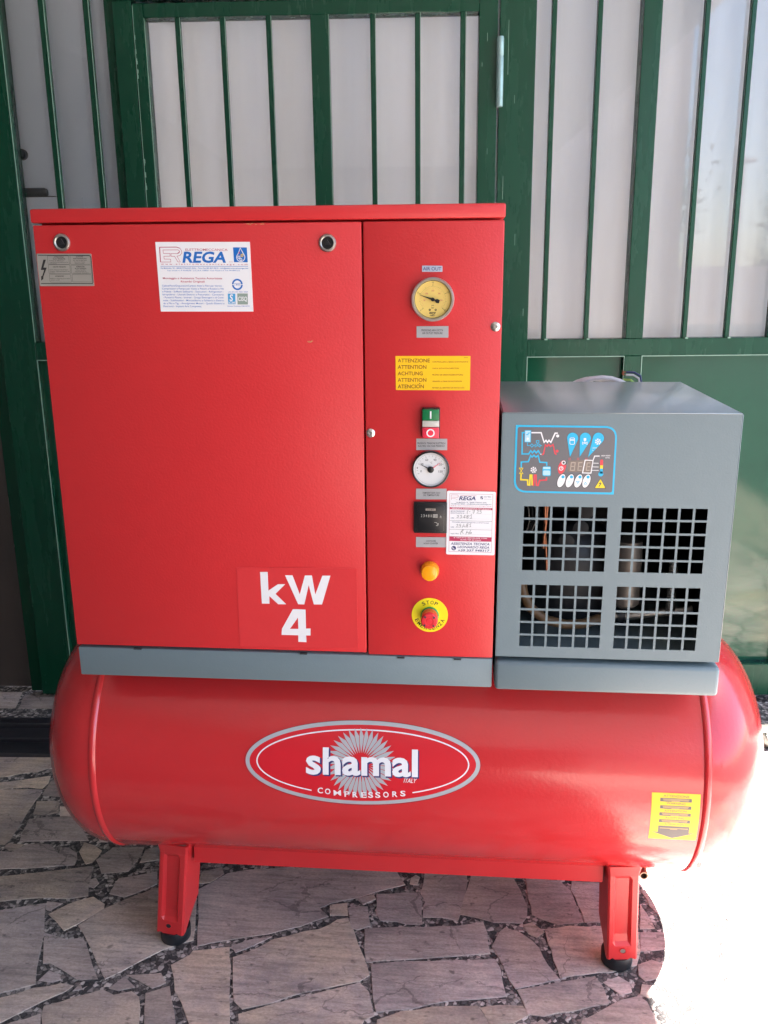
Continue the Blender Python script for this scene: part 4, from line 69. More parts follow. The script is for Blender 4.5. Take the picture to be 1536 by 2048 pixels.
STONES = [
[[-1.227,0.773],[-1.019,0.788],[-0.982,0.705],[-1.011,0.68],[-1.032,0.68],[-1.079,0.655],[-1.151,0.634]],
[[-1.124,0.611],[-1.056,0.629],[-0.964,0.662],[-0.956,0.629],[-0.959,0.606],[-0.998,0.609],[-1.112,0.589]],
[[-1.123,0.583],[-0.993,0.596],[-0.957,0.596],[-0.952,0.573],[-0.953,0.552],[-0.943,0.451],[-0.938,0.391],[-0.941,0.372],[-1.002,0.363]],
[[-0.944,0.577],[-0.949,0.64],[-0.901,0.648],[-0.868,0.572],[-0.908,0.574],[-0.94,0.576]],
[[-0.944,0.545],[-0.89,0.55],[-0.87,0.505],[-0.898,0.491],[-0.929,0.496]],
[[-0.928,0.469],[-0.891,0.481],[-0.857,0.483],[-0.816,0.488],[-0.749,0.4],[-0.834,0.394],[-0.909,0.386],[-0.919,0.419]],
[[-0.875,0.528],[-0.832,0.525],[-0.822,0.492],[-0.857,0.491]],
[[-0.98,0.345],[-0.91,0.342],[-0.89,0.365],[-0.883,0.373],[-0.838,0.377],[-0.816,0.361],[-0.805,0.347],[-0.794,0.347],[-0.8,0.367],[-0.784,0.367],[-0.757,0.35],[-0.748,0.331],[-0.744,0.311],[-0.851,0.291],[-0.946,0.281]],
[[-0.934,0.36],[-0.932,0.372],[-0.896,0.371],[-0.902,0.354],[-0.919,0.352]],
[[-0.752,0.389],[-0.728,0.381],[-0.702,0.363],[-0.703,0.344],[-0.708,0.323],[-0.717,0.316],[-0.73,0.332],[-0.75,0.358]],
[[-0.937,0.244],[-0.892,0.256],[-0.702,0.307],[-0.671,0.212],[-0.707,0.201],[-0.76,0.201],[-0.854,0.182],[-0.899,0.174]],
[[-0.881,0.142],[-0.837,0.151],[-0.752,0.18],[-0.72,0.104],[-0.701,0.045],[-0.672,-0.036],[-0.727,-0.06],[-0.765,-0.07]],
[[-0.75,0.186],[-0.716,0.183],[-0.733,0.162],[-0.74,0.164]],
[[-0.728,0.15],[-0.693,0.187],[-0.657,0.207],[-0.625,0.187],[-0.622,0.177],[-0.656,0.129],[-0.676,0.107]],
[[-0.651,0.122],[-0.621,0.169],[-0.573,0.212],[-0.532,0.245],[-0.443,0.253],[-0.421,0.17],[-0.404,0.1],[-0.457,0.07],[-0.52,0.008],[-0.541,-0.012],[-0.568,0.021],[-0.615,0.082]],
[[-0.677,0.268],[-0.664,0.252],[-0.668,0.238],[-0.679,0.243],[-0.683,0.263]],
[[-0.698,0.331],[-0.677,0.376],[-0.607,0.384],[-0.605,0.355],[-0.613,0.298],[-0.668,0.287]],
[[-0.625,0.223],[-0.623,0.27],[-0.547,0.3],[-0.534,0.26],[-0.571,0.228],[-0.59,0.215]],
[[-0.597,0.375],[-0.568,0.391],[-0.553,0.344],[-0.595,0.331]],
[[-0.713,0.096],[-0.683,0.086],[-0.658,0.08],[-0.63,0.087],[-0.617,0.071],[-0.584,0.02],[-0.558,-0.014],[-0.593,-0.017],[-0.631,0.004],[-0.664,0.02],[-0.677,0.017]],
[[-0.666,-0.025],[-0.658,-0.003],[-0.634,-0.012],[-0.628,-0.021],[-0.639,-0.027]],
[[-0.755,-0.088],[-0.72,-0.075],[-0.669,-0.047],[-0.622,-0.032],[-0.597,-0.035],[-0.606,-0.047],[-0.639,-0.073],[-0.693,-0.126],[-0.722,-0.148]],
[[-0.628,-0.086],[-0.581,-0.062],[-0.537,-0.041],[-0.511,-0.052],[-0.48,-0.041],[-0.463,-0.053],[-0.451,-0.08],[-0.429,-0.154],[-0.592,-0.167],[-0.624,-0.103]],
[[-0.524,-0.035],[-0.507,-0.007],[-0.479,-0.029],[-0.506,-0.037]],
[[-0.503,-0.002],[-0.44,0.007],[-0.424,-0.014],[-0.443,-0.027],[-0.477,-0.009]],
[[-0.59,-0.046],[-0.584,-0.029],[-0.577,-0.04]],
[[-0.45,-0.043],[-0.413,-0.023],[-0.376,-0.107],[-0.352,-0.148],[-0.416,-0.153]],
[[-0.671,-0.127],[-0.629,-0.104],[-0.597,-0.167],[-0.688,-0.174],[-0.7,-0.152]],
[[-0.425,0.031],[-0.397,0.057],[-0.394,0.069],[-0.325,0.085],[-0.311,0.036],[-0.296,-0.035],[-0.268,-0.142],[-0.326,-0.146],[-0.356,-0.09],[-0.398,-0.029]],
[[-0.319,0.088],[-0.288,0.107],[-0.246,0.119],[-0.275,0.098],[-0.309,0.074]],
[[-0.434,0.249],[-0.384,0.306],[-0.338,0.322],[-0.242,0.339],[-0.215,0.308],[-0.164,0.211],[-0.141,0.188],[-0.192,0.157],[-0.252,0.131],[-0.333,0.107],[-0.388,0.085]],
[[-0.44,0.269],[-0.443,0.308],[-0.403,0.324],[-0.395,0.305],[-0.418,0.275]],
[[-0.309,0.059],[-0.28,0.076],[-0.24,0.112],[-0.181,0.139],[-0.152,0.147],[-0.118,0.178],[-0.099,0.185],[-0.082,0.148],[-0.055,0.08],[-0.039,0.035],[-0.055,0.02],[-0.155,-0.014],[-0.211,-0.044],[-0.262,-0.062],[-0.28,-0.046]],
[[-0.234,0.336],[-0.108,0.349],[-0.009,0.344],[0.014,0.3],[-0.047,0.273],[-0.088,0.25],[-0.141,0.229],[-0.161,0.213],[-0.188,0.256]],
[[-0.139,0.221],[-0.106,0.229],[-0.1,0.195],[-0.135,0.193]],
[[-0.085,0.245],[-0.05,0.259],[-0.046,0.249],[-0.07,0.231]],
[[-0.099,0.215],[-0.093,0.22],[-0.061,0.221],[-0.05,0.167],[-0.074,0.155],[-0.086,0.159]],
[[-0.043,0.262],[0.047,0.274],[0.053,0.245],[0.057,0.181],[0.026,0.179],[0.007,0.185],[-0.027,0.185],[-0.038,0.205]],
[[0.029,0.319],[0.038,0.332],[0.045,0.326],[0.04,0.301],[0.028,0.303]],
[[0.059,0.339],[0.15,0.34],[0.15,0.311],[0.138,0.229],[0.131,0.197],[0.097,0.205],[0.06,0.202],[0.061,0.229],[0.064,0.251],[0.053,0.274]],
[[0.163,0.338],[0.252,0.341],[0.265,0.301],[0.277,0.25],[0.274,0.218],[0.263,0.199],[0.207,0.198],[0.137,0.216]],
[[-0.058,0.156],[0.023,0.167],[0.132,0.178],[0.183,0.193],[0.19,0.163],[0.195,0.109],[0.046,0.084],[0.003,0.078],[-0.045,0.068],[-0.052,0.099]],
[[-0.035,0.061],[0.032,0.074],[0.203,0.093],[0.212,0.072],[0.221,0.004],[0.112,-0.015],[0.052,-0.036],[0.016,-0.043],[-0.015,-0.05],[-0.022,-0.026]],
[[-0.265,-0.076],[-0.21,-0.051],[-0.12,-0.014],[-0.054,0.013],[-0.036,-0.007],[-0.021,-0.06],[-0.038,-0.07],[-0.052,-0.113],[-0.252,-0.129]],
[[-0.011,-0.07],[0.03,-0.049],[0.086,-0.034],[0.169,-0.026],[0.18,-0.048],[0.191,-0.075],[0.19,-0.11],[-0.007,-0.125]],
[[0.175,-0.027],[0.209,-0.02],[0.252,-0.019],[0.26,-0.036],[0.231,-0.055],[0.192,-0.062]],
[[0.284,0.34],[0.355,0.336],[0.375,0.305],[0.384,0.243],[0.39,0.211],[0.338,0.202],[0.307,0.215],[0.289,0.226],[0.285,0.273]],
[[0.384,0.336],[0.45,0.337],[0.431,0.216],[0.395,0.212],[0.389,0.259],[0.379,0.307]],
[[0.268,0.193],[0.284,0.2],[0.307,0.176],[0.291,0.161],[0.277,0.17]],
[[0.202,0.127],[0.218,0.167],[0.229,0.181],[0.257,0.17],[0.28,0.148],[0.292,0.13],[0.305,0.086],[0.324,0.053],[0.241,0.024],[0.232,0.042],[0.221,0.08],[0.212,0.106]],
[[0.312,0.183],[0.362,0.196],[0.43,0.201],[0.5,0.189],[0.491,0.137],[0.477,0.1],[0.428,0.079],[0.38,0.071],[0.328,0.056],[0.321,0.101],[0.315,0.146]],
[[0.245,0.018],[0.328,0.043],[0.393,0.063],[0.404,0.037],[0.408,0.001],[0.343,-0.02],[0.288,-0.036],[0.26,-0.034]],
[[0.409,0.05],[0.439,0.066],[0.455,0.053],[0.456,0.033],[0.438,0.024],[0.422,0.039]],
[[0.358,-0.044],[0.414,-0.005],[0.436,0.009],[0.469,0.02],[0.479,0.009],[0.482,-0.01],[0.5,-0.062],[0.342,-0.074]],
[[0.481,0.05],[0.5,0.048],[0.499,0.028],[0.485,0.02],[0.474,0.027]],
[[0.483,0.099],[0.511,0.114],[0.544,0.099],[0.551,0.075],[0.511,0.07],[0.488,0.062],[0.48,0.073]],
[[0.53,0.319],[0.589,0.334],[0.634,0.289],[0.622,0.24],[0.555,0.237],[0.54,0.272]],
[[0.52,0.272],[0.526,0.243],[0.534,0.204],[0.506,0.2]],
[[0.504,0.188],[0.544,0.191],[0.574,0.189],[0.569,0.154],[0.52,0.143],[0.495,0.138]],
[[-1.444,1.12],[-1.276,1.132],[-1.247,1.029],[-1.388,1.019]],
[[-1.257,1.116],[-1.129,1.125],[-1.092,1.037],[-1.234,1.027]],
[[0.975,0.706],[1.037,0.683],[1.2,0.755],[1.199,0.8],[0.98,0.8]],
[[1.419,-0.71],[1.407,-0.728],[1.407,-0.75],[1.641,-0.75],[1.606,-0.696]],
[[0.405,0.698],[0.434,0.618],[0.47,0.605],[0.659,0.665],[0.69,0.736],[0.587,0.8],[0.468,0.8]],
[[0.843,-0.464],[0.83,-0.519],[0.881,-0.659],[0.95,-0.696],[1.117,-0.646],[1.118,-0.639],[1.009,-0.45]],
[[1.435,-0.353],[1.376,-0.356],[1.261,-0.472],[1.261,-0.48],[1.411,-0.606],[1.496,-0.466]],
[[0.832,-0.459],[0.812,-0.423],[0.54,-0.373],[0.532,-0.381],[0.526,-0.414],[0.644,-0.594],[0.818,-0.516]],
[[-1.17,-0.665],[-1.179,-0.651],[-1.284,-0.622],[-1.431,-0.745],[-1.43,-0.75],[-1.217,-0.75],[-1.171,-0.723]],
[[0.732,0.758],[0.928,0.687],[0.963,0.706],[0.968,0.8],[0.744,0.8]],
[[-0.167,0.408],[-0.158,0.368],[0.033,0.343],[0.055,0.455],[-0.093,0.546]],
[[1.332,-0.081],[1.224,-0.209],[1.375,-0.344],[1.435,-0.341],[1.466,-0.295],[1.456,-0.165],[1.351,-0.073]],
[[-0.686,0.603],[-0.671,0.567],[-0.444,0.553],[-0.459,0.699],[-0.641,0.733]],
[[-1.186,-0.327],[-1.184,-0.308],[-1.332,-0.175],[-1.46,-0.271],[-1.448,-0.32],[-1.3,-0.389]],
[[0.345,-0.579],[0.289,-0.694],[0.354,-0.75],[0.512,-0.75],[0.547,-0.708],[0.407,-0.565]],
[[-1.321,0.167],[-1.465,0.298],[-1.609,0.198],[-1.618,0.163],[-1.61,0.101],[-1.514,0.001],[-1.503,0],[-1.327,0.134]],
[[-0.132,-0.242],[-0.158,-0.285],[-0.078,-0.451],[0.079,-0.409],[0.062,-0.316],[-0.079,-0.232]],
[[0.844,-0.229],[0.822,-0.416],[0.842,-0.452],[1.009,-0.438],[1.095,-0.345],[1.102,-0.278],[0.865,-0.215]],
[[1.682,-0.52],[1.672,-0.505],[1.505,-0.473],[1.418,-0.617],[1.422,-0.698],[1.605,-0.684],[1.683,-0.549]],
[[0.313,-0.311],[0.524,-0.372],[0.533,-0.364],[0.552,-0.265],[0.455,-0.109],[0.389,-0.093],[0.303,-0.277]],
[[-0.255,-0.586],[-0.219,-0.75],[-0.068,-0.75],[-0.004,-0.66],[-0.12,-0.547]],
[[-1.182,-0.339],[-1.295,-0.4],[-1.351,-0.517],[-1.282,-0.61],[-1.179,-0.638],[-1.115,-0.44]],
[[-0.559,-0.525],[-0.639,-0.552],[-0.659,-0.725],[-0.645,-0.75],[-0.475,-0.75],[-0.463,-0.738],[-0.44,-0.613]],
[[-1.622,0.1],[-1.63,0.157],[-1.75,0.156],[-1.75,0.003]],
[[-0.551,-0.516],[-0.432,-0.604],[-0.277,-0.573],[-0.318,-0.384],[-0.527,-0.446]],
[[1.71,-0.319],[1.686,-0.281],[1.475,-0.302],[1.445,-0.347],[1.506,-0.461],[1.671,-0.492]],
[[-0.886,-0.739],[-0.913,-0.652],[-1.158,-0.669],[-1.159,-0.725],[-1.147,-0.75],[-0.888,-0.75]],
[[-0.305,-0.336],[-0.404,-0.233],[-0.546,-0.332],[-0.527,-0.434],[-0.318,-0.371]],
[[1.633,-0.084],[1.7,-0.181],[1.75,-0.16],[1.75,0.023],[1.645,0.049]],
[[-0.728,-0.522],[-0.892,-0.618],[-0.902,-0.646],[-0.875,-0.732],[-0.671,-0.72],[-0.651,-0.552]],
[[-0.181,0.668],[-0.094,0.56],[0.083,0.692],[0,0.8],[-0.08,0.8]],
[[0.838,-0.219],[0.859,-0.204],[0.919,-0.046],[0.841,0.037],[0.673,-0.008],[0.719,-0.166]],
[[-1.171,-0.309],[-1.174,-0.33],[-1.104,-0.434],[-0.993,-0.448],[-0.847,-0.315],[-0.85,-0.309],[-1.1,-0.236]],
[[-1.107,-0.226],[-1.08,-0.125],[-1.102,-0.028],[-1.23,-0.022],[-1.33,-0.126],[-1.326,-0.165],[-1.177,-0.298]],
[[1.383,0.518],[1.381,0.536],[1.284,0.624],[1.124,0.517],[1.118,0.462],[1.3,0.364]],
[[1.62,0.111],[1.62,0.103],[1.643,0.062],[1.75,0.036],[1.75,0.176]],
[[1.366,0.276],[1.303,0.346],[1.102,0.166],[1.118,0.118],[1.32,0.128]],
[[0.856,0.473],[0.772,0.432],[0.769,0.427],[0.769,0.4],[0.942,0.22],[1.014,0.229],[1.035,0.414]],
[[1.212,0.754],[1.272,0.7],[1.43,0.799],[1.43,0.8],[1.211,0.8]],
[[-1.1,-0.016],[-1.066,0.034],[-1.087,0.134],[-1.226,0.205],[-1.309,0.165],[-1.315,0.132],[-1.229,-0.01]],
[[-1.47,0.309],[-1.458,0.367],[-1.563,0.54],[-1.584,0.536],[-1.741,0.358],[-1.613,0.21]],
[[0.282,0.475],[0.297,0.477],[0.422,0.614],[0.394,0.694],[0.258,0.75],[0.139,0.673],[0.176,0.527]],
[[-0.268,-0.585],[-0.271,-0.584],[-0.428,-0.616],[-0.45,-0.738],[-0.426,-0.75],[-0.232,-0.75]],
[[-1.53,-0.515],[-1.362,-0.511],[-1.308,-0.399],[-1.45,-0.332],[-1.538,-0.494]],
[[1.395,-0.731],[1.157,-0.691],[1.154,-0.75],[1.395,-0.75]],
[[1.393,0.537],[1.395,0.52],[1.641,0.421],[1.664,0.555],[1.513,0.658]],
[[1.057,-0.023],[1.153,-0.216],[1.213,-0.204],[1.32,-0.077],[1.108,0.047]],
[[-1.75,0.781],[-1.75,0.641],[-1.73,0.6],[-1.587,0.548],[-1.564,0.552],[-1.539,0.598],[-1.556,0.725],[-1.66,0.8],[-1.72,0.8]],
[[0.169,-0.733],[0.082,-0.661],[0.007,-0.665],[-0.053,-0.75],[0.166,-0.75]],
[[-1.572,-0.617],[-1.54,-0.522],[-1.549,-0.497],[-1.674,-0.4],[-1.75,-0.45],[-1.75,-0.562],[-1.592,-0.627]],
[[0.095,0.696],[0.131,0.682],[0.251,0.76],[0.245,0.8],[0.015,0.8]],
[[0.969,0.696],[0.933,0.676],[0.863,0.483],[1.04,0.425],[1.106,0.462],[1.113,0.519],[1.033,0.672]],
[[-0.807,-0.342],[-0.839,-0.324],[-0.984,-0.455],[-0.895,-0.606],[-0.736,-0.513]],
[[1.703,-0.193],[1.695,-0.273],[1.719,-0.312],[1.75,-0.313],[1.75,-0.173]],
[[1.661,0.793],[1.518,0.707],[1.519,0.669],[1.671,0.565],[1.75,0.633],[1.75,0.679]],
[[0.832,-0.229],[0.714,-0.177],[0.563,-0.267],[0.545,-0.362],[0.811,-0.41]],
[[-1.104,-0.446],[-1.168,-0.645],[-1.161,-0.658],[-0.913,-0.64],[-0.903,-0.614],[-0.995,-0.46]],
[[-1.621,0.201],[-1.75,0.351],[-1.75,0.168],[-1.629,0.169]],
[[1.566,0.244],[1.617,0.123],[1.75,0.189],[1.75,0.378],[1.648,0.405]],
[[1.13,-0.64],[1.129,-0.648],[1.155,-0.679],[1.398,-0.72],[1.41,-0.702],[1.406,-0.618],[1.256,-0.491]],
[[1.721,-0.324],[1.682,-0.498],[1.691,-0.512],[1.75,-0.504],[1.75,-0.325]],
[[0.759,0.435],[0.761,0.437],[0.66,0.653],[0.479,0.595],[0.568,0.448]],
[[-1.544,0.726],[-1.528,0.603],[-1.28,0.64],[-1.249,0.722],[-1.343,0.8],[-1.46,0.8]],
[[1.633,0.055],[1.611,0.094],[1.386,0],[1.359,-0.065],[1.463,-0.155],[1.621,-0.082]],
[[-0.81,-0.09],[-0.84,0.035],[-1.056,0.027],[-1.091,-0.024],[-1.069,-0.12],[-0.838,-0.137]],
[[-0.362,0.799],[-0.191,0.674],[-0.095,0.8],[-0.362,0.8]],
[[1.442,0.799],[1.513,0.718],[1.65,0.8],[1.442,0.8]],
[[-1.733,0.588],[-1.75,0.575],[-1.75,0.366],[-1.597,0.539]],
[[-0.191,0.661],[-0.369,0.502],[-0.176,0.416],[-0.103,0.553]],
[[0.869,-0.662],[0.82,-0.528],[0.647,-0.606],[0.607,-0.695],[0.678,-0.75],[0.768,-0.75]],
[[1.112,0.452],[1.047,0.414],[1.026,0.227],[1.094,0.175],[1.293,0.354]],
[[0.14,-0.446],[0.221,-0.436],[0.302,-0.315],[0.292,-0.281],[0.158,-0.217],[0.074,-0.314],[0.091,-0.41]],
[[0.263,0.761],[0.396,0.706],[0.454,0.8],[0.257,0.8]],
[[-0.644,-0.541],[-0.563,-0.514],[-0.537,-0.441],[-0.558,-0.332],[-0.623,-0.281],[-0.795,-0.342],[-0.724,-0.511]],
[[0.176,-0.724],[0.277,-0.69],[0.334,-0.575],[0.222,-0.448],[0.143,-0.457],[0.091,-0.653]],
[[-1.443,-0.746],[-1.569,-0.628],[-1.588,-0.638],[-1.673,-0.75],[-1.443,-0.75]],
[[-1.553,0.547],[-1.449,0.375],[-1.226,0.465],[-1.28,0.628],[-1.529,0.591]],
[[-1.361,-0.523],[-1.529,-0.527],[-1.561,-0.619],[-1.438,-0.735],[-1.293,-0.614]],
[[-0.642,0.749],[-0.64,0.745],[-0.455,0.711],[-0.374,0.798],[-0.374,0.8],[-0.629,0.8]],
[[-1.176,0.429],[-1.219,0.455],[-1.446,0.363],[-1.458,0.308],[-1.314,0.176],[-1.231,0.216],[-1.174,0.422]],
[[-1.677,-0.332],[-1.555,-0.226],[-1.58,-0.146],[-1.731,-0.148],[-1.75,-0.223],[-1.75,-0.261]],
[[1.31,0.356],[1.376,0.283],[1.556,0.251],[1.637,0.409],[1.392,0.509]],
[[0.633,0.035],[0.638,0.019],[0.666,0.003],[0.837,0.049],[0.846,0.118],[0.69,0.228]],
[[0.931,-0.05],[0.871,-0.204],[1.106,-0.266],[1.143,-0.222],[1.047,-0.029]],
[[-1.524,-0.006],[-1.616,0.09],[-1.75,-0.012],[-1.75,-0.109],[-1.733,-0.136],[-1.58,-0.134]],
[[0.851,0.484],[0.92,0.677],[0.725,0.747],[0.702,0.734],[0.67,0.66],[0.771,0.445]],
[[0.406,-0.553],[0.514,-0.413],[0.519,-0.383],[0.311,-0.323],[0.232,-0.441],[0.343,-0.567]],
[[-1.342,-0.127],[-1.503,-0.012],[-1.513,-0.011],[-1.569,-0.14],[-1.543,-0.224],[-1.467,-0.261],[-1.338,-0.165]],
[[1.1,0.058],[1.108,0.111],[1.09,0.164],[1.018,0.218],[0.943,0.208],[0.859,0.118],[0.849,0.046],[0.928,-0.038],[1.047,-0.017]],
[[1.121,-0.657],[0.955,-0.707],[0.958,-0.75],[1.142,-0.75],[1.146,-0.686]],
[[-1.68,-0.39],[-1.683,-0.343],[-1.75,-0.277],[-1.75,-0.435]],
[[0.692,0.242],[0.692,0.242],[0.852,0.129],[0.932,0.213],[0.764,0.388]],
[[-0.111,-0.539],[0.006,-0.653],[0.079,-0.649],[0.132,-0.454],[0.085,-0.42],[-0.077,-0.463]],
[[1.347,-0.062],[1.374,0.005],[1.32,0.116],[1.119,0.106],[1.113,0.059],[1.329,-0.069]],
[[1.02,-0.445],[1.125,-0.628],[1.249,-0.48],[1.249,-0.473],[1.101,-0.356]],
[[0.943,-0.706],[0.877,-0.671],[0.787,-0.75],[0.946,-0.75]],
[[0.66,-0.007],[0.634,0.008],[0.467,-0.105],[0.56,-0.255],[0.707,-0.168]],
[[-0.294,-0.34],[-0.307,-0.377],[-0.265,-0.573],[-0.262,-0.575],[-0.123,-0.535],[-0.087,-0.458],[-0.168,-0.292]],
[[1.677,0.555],[1.652,0.416],[1.75,0.39],[1.75,0.617]],
[[1.153,-0.229],[1.114,-0.276],[1.107,-0.345],[1.255,-0.462],[1.364,-0.351],[1.214,-0.216]],
[[0.127,0.671],[0.092,0.684],[-0.083,0.554],[0.062,0.465],[0.164,0.526]],
[[-0.447,0.702],[-0.432,0.548],[-0.4,0.505],[-0.398,0.504],[-0.383,0.506],[-0.202,0.667],[-0.367,0.788]],
[[1.608,0.114],[1.555,0.239],[1.377,0.271],[1.33,0.123],[1.384,0.013],[1.608,0.106]],
[[-1.337,-0.116],[-1.24,-0.015],[-1.323,0.122],[-1.491,-0.006]],
[[-1.602,-0.636],[-1.75,-0.575],[-1.75,-0.744],[-1.732,-0.75],[-1.688,-0.75]],
[[-0.841,-0.148],[-1.07,-0.132],[-1.095,-0.225],[-0.851,-0.297]],
[[1.616,-0.689],[1.655,-0.749],[1.75,-0.742],[1.75,-0.617],[1.69,-0.56]],
[[1.506,0.708],[1.435,0.788],[1.278,0.69],[1.29,0.635],[1.387,0.548],[1.507,0.668]],
[[-1.219,0.215],[-1.083,0.146],[-1.007,0.253],[-1.165,0.41]],
[[0.417,-0.558],[0.557,-0.702],[0.595,-0.692],[0.635,-0.602],[0.519,-0.426]],
[[1.691,-0.19],[1.625,-0.093],[1.468,-0.166],[1.477,-0.29],[1.684,-0.269]],
[[1.265,0.689],[1.205,0.744],[1.045,0.674],[1.121,0.529],[1.278,0.635]],
[[-1.472,-0.272],[-1.547,-0.236],[-1.671,-0.343],[-1.668,-0.39],[-1.546,-0.484],[-1.459,-0.324]],
[[-0.932,0.752],[-0.806,0.735],[-0.804,0.737],[-0.805,0.79],[-0.943,0.79]],
[[-0.482,0.531],[-0.596,0.56],[-0.608,0.553],[-0.608,0.552],[-0.543,0.417],[-0.542,0.417],[-0.473,0.486]],
[[-0.35,0.387],[-0.342,0.406],[-0.344,0.421],[-0.467,0.478],[-0.531,0.414],[-0.41,0.352]],
[[-0.798,0.728],[-0.802,0.726],[-0.874,0.61],[-0.755,0.572],[-0.711,0.605],[-0.723,0.69]],
[[0.348,0.517],[0.364,0.398],[0.445,0.369],[0.477,0.434],[0.373,0.542]],
[[-0.199,-0.265],[-0.182,-0.228],[-0.187,-0.205],[-0.272,-0.175],[-0.293,-0.187],[-0.281,-0.25],[-0.218,-0.278]],
[[-0.794,0.78],[-0.791,0.749],[-0.769,0.728],[-0.695,0.752],[-0.682,0.79],[-0.789,0.79]],
[[-0.693,-0.303],[-0.664,-0.26],[-0.724,-0.182],[-0.74,-0.184],[-0.808,-0.256],[-0.694,-0.303]],
[[0.485,0.44],[0.486,0.373],[0.531,0.333],[0.548,0.332],[0.594,0.398],[0.55,0.447]],
[[-0.765,0.46],[-0.715,0.398],[-0.701,0.398],[-0.667,0.439],[-0.67,0.468],[-0.764,0.469]],
[[-0.354,-0.167],[-0.36,-0.169],[-0.377,-0.205],[-0.359,-0.257],[-0.298,-0.22],[-0.338,-0.17]],
[[0.672,0.438],[0.665,0.433],[0.664,0.43],[0.675,0.373],[0.744,0.361],[0.727,0.433]],
[[-0.904,0.126],[-0.969,0.124],[-0.979,0.089],[-0.933,0.033],[-0.929,0.035],[-0.887,0.109]],
[[-0.687,0.546],[-0.745,0.528],[-0.765,0.481],[-0.764,0.477],[-0.669,0.476],[-0.648,0.514]],
[[-1.147,0.56],[-1.152,0.592],[-1.2,0.597],[-1.2,0.537]],
[[0.051,-0.123],[0.024,-0.168],[0.025,-0.188],[0.071,-0.257],[0.078,-0.256],[0.114,-0.188],[0.081,-0.139]],
[[-0.637,-0.238],[-0.585,-0.295],[-0.536,-0.247],[-0.559,-0.21],[-0.637,-0.235]],
[[0.667,0.371],[0.657,0.424],[0.584,0.38],[0.584,0.372],[0.655,0.353]],
[[0.224,0.433],[0.152,0.415],[0.146,0.383],[0.179,0.35],[0.245,0.403]],
[[0.016,-0.171],[-0.075,-0.163],[-0.078,-0.172],[-0.056,-0.245],[0.017,-0.188]],
[[0.134,0.492],[0.133,0.44],[0.149,0.423],[0.222,0.441],[0.224,0.46],[0.166,0.502]],
[[0.074,0.355],[0.082,0.35],[0.138,0.384],[0.144,0.417],[0.127,0.434],[0.056,0.425]],
[[0.184,-0.146],[0.175,-0.119],[0.09,-0.139],[0.12,-0.184],[0.156,-0.183]],
[[-0.926,0.702],[-0.92,0.675],[-0.862,0.661],[-0.854,0.67],[-0.856,0.701],[-0.912,0.724]],
[[-0.62,0.512],[-0.641,0.511],[-0.663,0.471],[-0.659,0.441],[-0.6,0.424],[-0.599,0.492]],
[[-1.195,0.458],[-1.184,0.45],[-1.16,0.455],[-1.122,0.502],[-1.144,0.553],[-1.198,0.529],[-1.2,0.521],[-1.2,0.471]],
[[0.479,0.498],[0.488,0.537],[0.45,0.564],[0.435,0.562],[0.432,0.54],[0.477,0.497]],
[[0.667,0.789],[0.707,0.761],[0.731,0.79],[0.667,0.79]],
[[-1.052,0.375],[-1.047,0.384],[-1.1,0.408],[-1.1,0.373]],
[[-0.531,0.278],[-0.464,0.275],[-0.454,0.294],[-0.459,0.313],[-0.498,0.327]],
[[-0.304,0.415],[-0.294,0.393],[-0.257,0.377],[-0.213,0.426],[-0.258,0.446]],
[[0.242,-0.089],[0.266,-0.112],[0.3,-0.114],[0.304,-0.067],[0.284,-0.046],[0.241,-0.081]],
[[-1.027,0.08],[-0.997,0.129],[-0.998,0.137],[-1.013,0.153],[-1.062,0.155],[-1.078,0.136],[-1.076,0.108],[-1.047,0.081]],
[[0.634,0.043],[0.628,0.065],[0.578,0.067],[0.551,0.049],[0.549,0.045],[0.554,0.028],[0.59,0.003],[0.628,0.01]],
[[0.636,0.083],[0.628,0.137],[0.577,0.119],[0.58,0.073],[0.629,0.071]],
[[-0.788,-0.198],[-0.751,-0.173],[-0.75,-0.162],[-0.812,-0.107],[-0.836,-0.143],[-0.836,-0.156],[-0.791,-0.199]],
[[-0.331,-0.295],[-0.304,-0.334],[-0.283,-0.333],[-0.255,-0.286],[-0.309,-0.274],[-0.33,-0.287]],
[[-0.931,0.212],[-0.972,0.22],[-1.004,0.195],[-1.008,0.157],[-0.995,0.142],[-0.923,0.184]],
[[0.304,-0.123],[0.301,-0.12],[0.266,-0.118],[0.237,-0.159],[0.238,-0.17],[0.296,-0.172]],
[[0.644,0.168],[0.645,0.171],[0.638,0.223],[0.617,0.238],[0.592,0.235],[0.576,0.207],[0.586,0.181],[0.637,0.162]],
[[-0.97,0.3],[-0.973,0.318],[-1.039,0.331],[-1.033,0.301],[-0.987,0.285]],
[[0.272,-0.228],[0.304,-0.197],[0.296,-0.178],[0.238,-0.176],[0.231,-0.192],[0.267,-0.228]],
[[0.261,-0.115],[0.239,-0.094],[0.185,-0.124],[0.233,-0.154]]]
